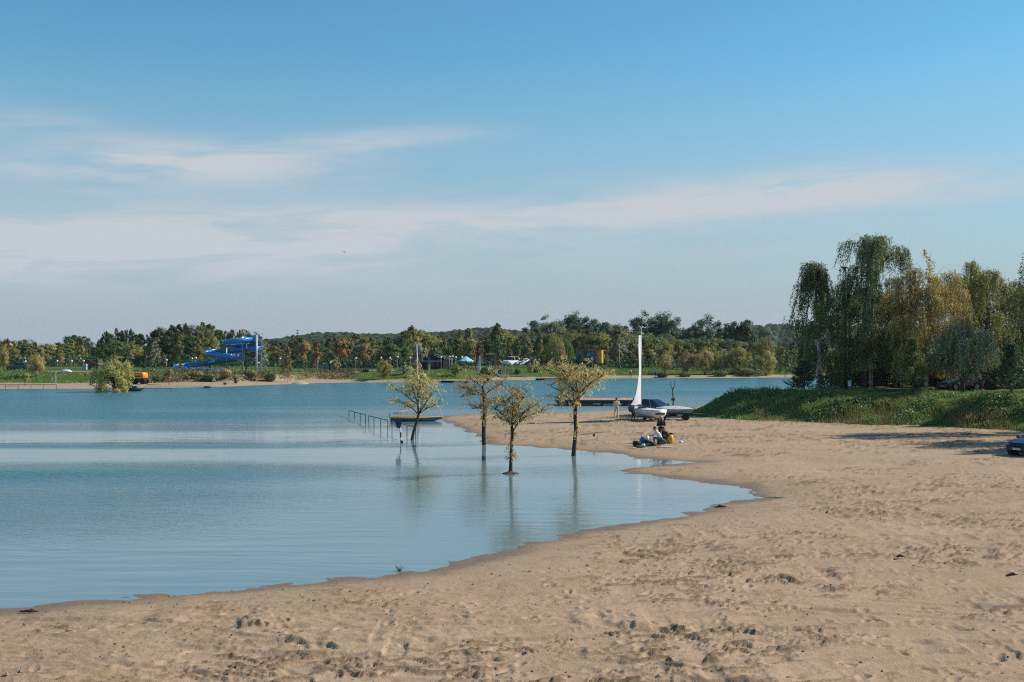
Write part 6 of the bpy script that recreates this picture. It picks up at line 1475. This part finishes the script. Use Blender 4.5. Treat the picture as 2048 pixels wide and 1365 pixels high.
bk = MB(); bk.box(((xx(826) + xx(902)) / 2, 2.0, .9), (xx(902) - xx(826), 4.0, 2.1)); bk.build('wall', mat('cafe_dark_wall', (.03, .04, .038), .7), o)
for k in range(5): MB().box((xx(832 + k * 10.5), -.04, 1.0), (.75, .06, 1.3)).build('window', GLASS, o)
for k in range(5): MB().cyl((xx(828 + k * 14), -2.2, -.1), (xx(828 + k * 14), -2.2, zz(722)), .07, .07, 6).build('veranda_post', mat('veranda_wood', (.10, .07, .045), .7), o)
BR = mat('red_brick', (.30, .07, .045), .8, col2=(.42, .30, .25), scale=3)
nb = 0
for r_ in range(12):
    for c in range(3):
        MB().box((xx(888) + .14 + c * .40 + (.2 if r_ % 2 else 0), -2.28, .08 + r_ * .145), (.37, .1, .125)).build('brick', BR, o)
MB().box((xx(889) + .55, -2.2, .85), (1.3, .08, 1.8)).build('mortar_wall', mat('mortar', (.35, .32, .28), .9), o)
MB().box((xx(896.5), -2.5, zz(718.8)), (1.15, .5, .16)).build('awning', mat('yellow_awning', (.55, .30, .06), .6), o)
MB().box((xx(883), 0.2, zz(711.5)), (.3, .3, .8)).build('chimney', mat('grey_chimney', (.34, .35, .36), .7), o)
o = empty('teal_booth', far_at(809, 207), 0, 'tall teal booth left of the cafe', 'booth'); MB().box((0, 0, .85), (.52, .5, 1.75)).build('cabinet', mat('teal_panel', (.05, .13, .17), .5), o, bevel=.03); MB().box((0, -.26, 1.45), (.4, .03, .35)).build('sign_panel', mat('pale_teal_panel', (.45, .52, .52), .5), o); MB().box((.05, 0, 1.76), (.62, .6, .08)).build('cap', DARKMETAL, o)
o = empty('garden_table', far_at(818, 208.5), 0, 'pale blue garden table between the booth and the cafe', 'table'); MB().box((0, 0, .72), (1.0, .7, .05)).build('table_top', mat('pale_blue_paint', (.30, .42, .48), .5), o)
for (a, b_) in ((-.42, -.28), (.42, -.28), (-.42, .28), (.42, .28)): MB().box((a, b_, .34), (.06, .06, .7)).build('leg', mat('pale_blue_paint', (.30, .42, .48), .5), o)

def banner(px, t0, Y, lab, bands):
    p = np.array(far_at(px, Y)); H = HC - (t0 - HY) / F * Y - p[2]; o = empty('feather_flag', p, 0, lab, 'flag', 'feather flags on the far bank'); MB().tube([(0, 0, -.1), (-.04, 0, H * .6), (.05, 0, H * .95), (.22, 0, H)], [.03, .025, .02, .012], 6).build('pole', WHITE, o)
    for (u0, u1, mt) in bands:
        rows = []
        for i in range(5):
            u = u0 + (u1 - u0) * i / 4; z = H * (.22 + .76 * u); w_ = .46 * math.sin(min(1, .25 + u * .9) * math.pi * .62)
            rows.append([(.0 + w_ * j / 5, .05 * math.sin(j * 1.3 + i), z) for j in range(6)])
        MB().ring_loft(rows, cap=False, closed=False).build('cloth', mt, o, True)
FB, FR, FW = mat('flag_blue', (.05, .15, .40), .7), mat('flag_red', (.50, .05, .06), .7), mat('flag_white', (.70, .71, .74), .7)
banner(856.5, 714, 206, 'blue, red and white feather flag in front of the cafe', [(0, .45, FW), (.45, .62, FR), (.62, 1, FB)])
banner(957.5, 711, 209, 'white feather flag right of the teal parasol', [(0, 1, FW)])
# parasol
Y = 213; p = np.array(far_at(931.5, Y)); z = lambda row: HC - (row - HY) / F * Y - p[2]; o = empty('parasol', p, 0, 'large teal and pale blue parasol right of the cafe', 'parasol'); MB().cyl((0, 0, -.1), (0, 0, z(713)), .04, .04, 8).build('pole', WHITE, o); Rp = (948 - 915) / 2 / F * Y
PT, PB = mat('parasol_pale_blue', (.34, .58, .68), .7), mat('parasol_teal', (.05, .32, .38), .7)
for k in range(8):
    q0, q1 = k * math.pi / 4 + .2, (k + 1) * math.pi / 4 + .2
    MB().add([(0, 0, z(712.3)), (Rp * .45 * math.cos(q0), Rp * .45 * math.sin(q0), z(716.8)), (Rp * .45 * math.cos(q1), Rp * .45 * math.sin(q1), z(716.8)), (Rp * math.cos(q0), Rp * math.sin(q0), z(722.5)), (Rp * math.cos(q1), Rp * math.sin(q1), z(722.5))], [(0, 1, 2), (1, 3, 4, 2)]).build('canopy_panel', PT, o)
    MB().add([(Rp * math.cos(q0), Rp * math.sin(q0), z(722.5)), (Rp * math.cos(q1), Rp * math.sin(q1), z(722.5)), (Rp * 1.01 * math.cos(q1), Rp * 1.01 * math.sin(q1), z(725)), (Rp * 1.01 * math.cos(q0), Rp * 1.01 * math.sin(q0), z(725))], [(0, 1, 2, 3)]).build('valance', PB, o)
# playground towers
PLR, PGREEN = mat('play_red_boards', (.32, .075, .045), .7), mat('play_green_roof', (.05, .085, .075), .6)
def play_tower(px, Y, r0, r1, wpx, lab, legs_mt):
    p = np.array(far_at(px, Y)); z = lambda row: HC - (row - HY) / F * Y - p[2]; R_ = wpx / 2 / F * Y; o = empty('play_tower', p, 0, lab, 'play tower', 'playground towers')
    MB().add([(-R_, -R_, z(r1)), (R_, -R_, z(r1)), (R_, R_, z(r1)), (-R_, R_, z(r1)), (0, 0, z(r0))], [(0, 1, 4), (1, 2, 4), (2, 3, 4), (3, 0, 4), (3, 2, 1, 0)]).build('roof', PGREEN, o)
    for a in (-.7, .7):
        for b_ in (-.7, .7): MB().cyl((a * R_, b_ * R_, -.1), (a * R_, b_ * R_, z(r1)), .06, .06, 6).build('post', legs_mt, o)
    MB().box((0, 0, .95), (R_ * 1.5, R_ * 1.5, .08)).build('platform', WOODBROWN, o); return o, R_, z
o, R_, z = play_tower(944, 218, 705.5, 709.5, 19, 'play tower with green roof behind the teal parasol', PLR)
for k in range(6): MB().box((R_ * .72, 0, .3 + k * .35), (.12, R_ * 1.3, .28)).build('climbing_board', PLR, o)
o, R_, z = play_tower(980.5, 219, 705.5, 709.5, 23, 'play tower with green roof and orange red panel', DARKMETAL)
for k in range(3): MB().box((1.45, -.9, 1.25 + k * .26), (1.05, .06, .24)).build('panel_board', PLR, o)
for s in (0, 1):
    MB().tube([(.45 - s * .35 - .15, -1.0, 1.15), (-.05 - s * .35, -1.9, -.02)], .05, 5).build('slide_rail', mat('cream_slide', (.62, .60, .42), .5), o)
MB().add([(.30, -1.0, 1.08), (-.05, -1.0, 1.08), (-.42, -1.9, -.02), (-.06, -1.9, -.02)], [(0, 1, 2, 3)]).build('slide_chute', mat('chute_steel', (.45, .46, .46), .4), o)
# parked cars
car('white_van', 'van', paint('white_car_paint', (.70, .71, .72)), np.array(far_at(1022, 236)) + np.array((0, 0, .02)), (-.55, -.83), 'white people carrier, leftmost of the three parked cars', 'cars parked across the lake')
car('white_car', 'hatch', paint('white_car_paint', (.70, .71, .72)), np.array(far_at(1044, 237)) + np.array((0, 0, .02)), (-.75, -.66), 'white car, middle of the three parked cars', 'cars parked across the lake')
car('navy_car', 'hatch', paint('navy_car_paint', (.014, .03, .085)), np.array(far_at(1065, 238)) + np.array((0, 0, .02)), (-.8, -.6), 'dark blue car, rightmost of the three parked cars', 'cars parked across the lake')
# stone stairs, boardwalk edge, pontoons
Y0, Y1 = 212.5, 221.0; pa, pb = np.array((wx(1008, Y0), Y0, hf(wx(1008, Y0), Y0))), np.array((wx(991, Y1), Y1, hf(wx(991, Y1), Y1))); o = empty('stone_stairs', pa, 0, 'pale stone stairs with a thin handrail down the green slope', 'stairs'); STO = mat('pale_concrete', (.42, .40, .37), .85); nS = 14
ang = math.atan2(pb[1] - pa[1], pb[0] - pa[0]) - math.pi / 2
for k in range(nS):
    q = (pb - pa) * (k + .5) / nS; MB().box((q[0], q[1], q[2] + .08), (1.5, .62, .22), ang).build('step', STO, o)
for s in (-.85, .85):
    MB().tube([np.array((s, 0, .95)), pb - pa + np.array((s, 0, .95))], .025, 5).build('handrail', STEEL, o)
    for u in (.02, .35, .68, .98): MB().cyl((pb - pa) * u + np.array((s, 0, 0)), (pb - pa) * u + np.array((s, 0, .95)), .022, .022, 5).build('handrail_post', STEEL, o)
o = empty('timber_edge', far_at(1040, 214), 0, 'long pale timber bench on the sand right of the stairs', 'bench'); MB().box((0, 0, .3), (3.2, .35, .08)).build('seat', mat('pale_timber', (.48, .42, .32), .8), o)
for x in (-1.3, 0, 1.3): MB().box((x, 0, .13), (.12, .3, .3)).build('leg', mat('pale_timber', (.48, .42, .32), .8), o)
def pontoon(px0, px1, Yp, white, lab):
    o = empty('pontoon', (wx((px0 + px1) / 2, Yp), Yp, 0), 0, lab, 'pontoon', 'pontoons at the far shore'); L = wx(px1, Yp) - wx(px0, Yp); n = max(6, int(L / .75)); w_ = L / n
    MB().box((0, 0, .30), (L, 1.6, .07)).build('deck', DARKMETAL, o)
    for k in range(n):
        u = (k + .5) / n; MB().box((-L / 2 + (k + .5) * w_, 0, .08), (w_ - .06, 1.5, .38)).build('float', mat('pontoon_white', (.62, .68, .74), .5) if any(a <= u <= b_ for a, b_ in white) else BLACK, o, bevel=.03)
pontoon(879, 937, 195.5, [(.42, .60), (.68, .82)], 'dark floating pontoon with few white floats below the parasol')
pontoon(1071, 1150, 209, [(.22, .58), (.64, .98)], 'dark floating pontoon with many white floats left of the tallest willow')
# painted container
Y = 238.0; p = np.array(far_at(1172, Y)); z0, z1 = HC - (726.5 - HY) / F * Y - p[2], HC - (701.5 - HY) / F * Y - p[2]; o = empty('painted_container', p, -0.45, 'container house with graffiti mural and a bright yellow end', 'container')
L_, D_ = 4.3, 2.6; sh = .55
m, t, b = new_mat('graffiti_mural'); tcn = t.nodes.new('ShaderNodeTexCoord'); vo = t.nodes.new('ShaderNodeTexVoronoi'); vo.inputs['Scale'].default_value = 1.6
dn = noise(t, tcn.outputs['Object'], 2.0, 4, .6, 1.0, out=1); ad = t.nodes.new('ShaderNodeVectorMath'); t.links.new(tcn.outputs['Object'], ad.inputs[0]); t.links.new(dn.v, ad.inputs[1]); t.links.new(ad.outputs[0], vo.inputs['Vector'])
rp = t.nodes.new('ShaderNodeValToRGB'); t.links.new(vo.outputs['Color'], rp.inputs[0]); rp.color_ramp.interpolation = 'CONSTANT'
for q, c in zip((0, .2, .38, .52, .62, .74, .86), ((.012, .05, .11), (.02, .12, .17), (.02, .02, .05), (.10, .16, .20), (.30, .11, .03), (.03, .16, .10), (.30, .30, .33))):
    e = rp.color_ramp.elements.new(q) if q else rp.color_ramp.elements[0]; e.position = q; e.color = (*c, 1)
t.links.new(rp.outputs[0], b.inputs['Base Color']); b.inputs['Roughness'].default_value = .6; MUR = m
MB().box((0, 0, (z0 + z1) / 2), (L_, .06, z1 - z0)).build('mural_side', MUR, o)
MB().box((L_ / 2 + .33, .0, (z0 + z1) / 2), (.62, .08, z1 - z0)).build('pink_panel', mat('pink_mural_panel', (.45, .22, .16), .6, col2=(.30, .06, .04), scale=2.5), o)
MB().box((L_ / 2 + 1.0, .45, (z0 + z1) / 2), (.72, .9, z1 - z0)).build('yellow_end', mat('yellow_container', (.72, .40, .02), .5), o)
MB().box((.4, 1.4, (z0 + z1) / 2), (L_ + .7, 2.6, z1 - z0 - .1)).build('body', mat('container_blue', (.02, .06, .09), .6), o)
MB().box((.55, 1.2, z1 + .06), (L_ + 1.6, 2.9, .14)).build('roof_edge', mat('orange_trim', (.45, .14, .04), .6), o)
for x in (-1.8, 0, 1.8, 2.7): MB().cyl((x, .4, -.2), (x, .4, z0 + .1), .1, .1, 6).build('foot', PALE, o)
# white gable house behind the tan trees, white frames
Y = 262; p = np.array(far_at(1450, Y)); z = lambda row: HC - (row - HY) / F * Y - p[2]; o = empty('small_house', p, 0, 'small house with white gable and tan roof behind the shore trees', 'house'); MB().box((0, 0, z(711) / 2), (4.2, 5, z(711))).build('wall', WHITE, o)
MB().prism([(-2.4, z(711)), (0, z(700)), (2.4, z(711)), (2.4, z(711) + .12), (0, z(700) + .14), (-2.4, z(711) + .12)], -2.8, 2.8).build('roof', mat('tan_roof', (.42, .28, .18), .8), o); MB().prism([(-2.0, z(711)), (0, z(701.5)), (2.0, z(711))], -2.52, -2.45).build('gable', WHITE, o)
for x in (-1.1, 1.1): w_o = MB().box((x, -2.53, 1.4), (.8, .06, 1.0)).build('window', GLASS, o); MB().box((x, -2.57, .86), (.95, .1, .08)).build('sill', WHITE, w_o)
Y = 240; p = np.array(far_at(1257, Y)); z = lambda row: HC - (row - HY) / F * Y - p[2]; o = empty('climbing_frame', p, 0, 'tall thin white metal frame under the trees left of the sail', 'frame')
for (a, t0) in ((1239, 687), (1276, 688)): MB().cyl((wx(a, Y) - p[0], 0, -.1), (wx(a, Y) - p[0], 0, z(t0)), .05, .05, 6).build('post', WHITE, o)
MB().tube([(wx(1239, Y) - p[0], 0, z(696)), (wx(1246, Y) - p[0], 0, z(696))], .05, 5).build('crossbar', WHITE, o); MB().tube([(wx(1266, Y) - p[0], 0, z(689)), (wx(1276, Y) - p[0], 0, z(689))], .05, 5).build('crossbar', WHITE, o)
# two people on the far shore
person(np.array(far_at(1261, 222)), .3, standing(1.72), zones('g', 'g', 'k', forearm='g'), pm_(g=mat('grey_pullover', (.40, .42, .44), .8), k=mat('black_trousers', (.014, .014, .018), .85)), 'tiny person in grey top standing on the far sand left of the sail', (mat('black_hair', (.015, .012, .011), .6), 'short'), voxel=.025)
person(np.array(far_at(1311, 221)), -.4, standing(1.72), zones('g', 'g', 'k', forearm='g'), pm_(g=mat('blue_pullover', (.12, .28, .48), .8), k=mat('black_trousers', (.014, .014, .018), .85)), 'tiny person in blue top among the bushes right of the sail', (mat('black_hair', (.015, .012, .011), .6), 'short'), voxel=.025)
# bird
q = W(689, 505, 120); o = empty('bird', q, .5, 'tiny dark bird high in the sky', 'bird'); mb = MB(); mb.tube([(0, -.16, 0), (0, -.05, .01), (0, .08, 0), (0, .2, 0)], [.015, .045, .04, .008], 7)
for s in (-1, 1): mb.add([(0, -.06, .02), (s * .18, -.09, .09), (s * .36, .02, .05), (s * .17, .04, .08), (0, .06, .02)], [(0, 1, 3, 4), (1, 2, 3)])
mb.build('body', BLACK, o)

# ------------------------------------------------------------------ small things on the sand
r = np.random.RandomState(21); V = []; Fs = []
n = 2600; ys = 1 / r.uniform(1 / 80, 1 / 16, n); xs = ys * r.uniform(-.46, .5, n); zs, dd = beach_base(xs, ys); ks = (dd > .3) & ((dd < 7) | (r.rand(n) < .35))
iu = np.clip(((xs / ys) - colU[0]) / du, 0, NC - 1).astype(int); iv = np.clip((1 / ys - inv0) / (inv1 - inv0) * (NR - 1), 0, NR - 1).astype(int); zs = Z[iv, iu]
oct_ = np.array([(1, 0, 0), (0, 1, 0), (-1, 0, 0), (0, -1, 0), (0, 0, 1), (0, 0, -.6)]); of = np.array([(0, 1, 4), (1, 2, 4), (2, 3, 4), (3, 0, 4), (1, 0, 5), (2, 1, 5), (3, 2, 5), (0, 3, 5)])
for x, y, z in zip(xs[ks], ys[ks], zs[ks]):
    s = r.uniform(.010, .038) * (1 if r.rand() < .95 else 1.8); a = r.uniform(0, 6); q = oct_ * np.array((s * r.uniform(.7, 1.5), s * r.uniform(.7, 1.3), s * r.uniform(.5, .9)))
    q = np.stack([q[:, 0] * math.cos(a) - q[:, 1] * math.sin(a), q[:, 0] * math.sin(a) + q[:, 1] * math.cos(a), q[:, 2]], 1); Fs.append(of + 6 * len(V)); V.append(q + (x, y, z + s * .25))
me = np_mesh('pebbles', np.concatenate(V), np.concatenate(Fs), [mat('pebble_stone', (.24, .18, .13), .9, var=.6, scale=1.0)])
tag(link('pebbles', me), 'scattered pebbles and clods on the sand', 'pebbles', kind='stuff')
def bz(x, y):
    return float(Z[int(np.clip((1 / y - inv0) / (inv1 - inv0) * (NR - 1), 0, NR - 1)), int(np.clip((x / y - colU[0]) / du, 0, NC - 1))])
for (px, py, L, lab) in ((1440, 1016, .5, 'dark driftwood clump at the edge of the near bay'), (2025, 1152, .35, 'dark clod of driftwood on the sand near the right edge'), (1800, 1118, .3, 'small dark driftwood stub in the middle of the sand'), (800, 1143, .5, 'green tuft of water weed at the near waterline'), (1552, 998, .9, 'pale dry twig at the tip of the near bay'), (60, 1226, .55, 'dark stick near the waterline at the left')):
    q = sand_at(px, py); x, y = q[0], q[1]; z = max(bz(x, y), 0); mb = MB(); rr_ = random.Random(px)
    if 'tuft' in lab:
        for k in range(26): mb.tube([(0, 0, -.05), (rr_.gauss(0, .09), rr_.gauss(0, .09), rr_.uniform(.05, .2))], [.008, .002], 4)
        tag(mb.build('weed_tuft', mat('weed_green', (.04, .07, .02), .8), loc=(x, y, z)), lab, 'plant')
    else:
        for k in range(5 if L < .9 and 'stick' not in lab else 2):
            a = rr_.uniform(-.5, .5); mb.tube([(-L / 2 * rr_.uniform(.5, 1), rr_.gauss(0, .05), .03), (0, rr_.gauss(0, .04), .05 + .012 * k), (L / 2 * rr_.uniform(.5, 1), a * L * .4, .04)], [.015, .028, .01], 6)
        tag(mb.build('driftwood', mat('pale_driftwood', (.40, .31, .20), .9) if 'pale' in lab else mat('dark_driftwood', (.05, .032, .02), .9), loc=(x, y, z)), lab, 'driftwood')

# ------------------------------------------------------------------ air: thin even haze over the whole place
mh = bpy.data.materials.new('thin_haze'); mh.use_nodes = True; th = mh.node_tree; th.nodes.clear()
pv = th.nodes.new('ShaderNodeVolumePrincipled'); pv.inputs['Density'].default_value = 0.00006; pv.inputs['Color'].default_value = (0.80, 0.88, 1.0, 1); pv.inputs['Anisotropy'].default_value = 0.2
ot = th.nodes.new('ShaderNodeOutputMaterial'); th.links.new(pv.outputs[0], ot.inputs['Volume'])
hz_ = MB().box((0, 1550, 27), (5400, 3700, 60)).build('haze', mh); tag(hz_, 'thin pale haze over the lake', 'haze', kind='stuff')
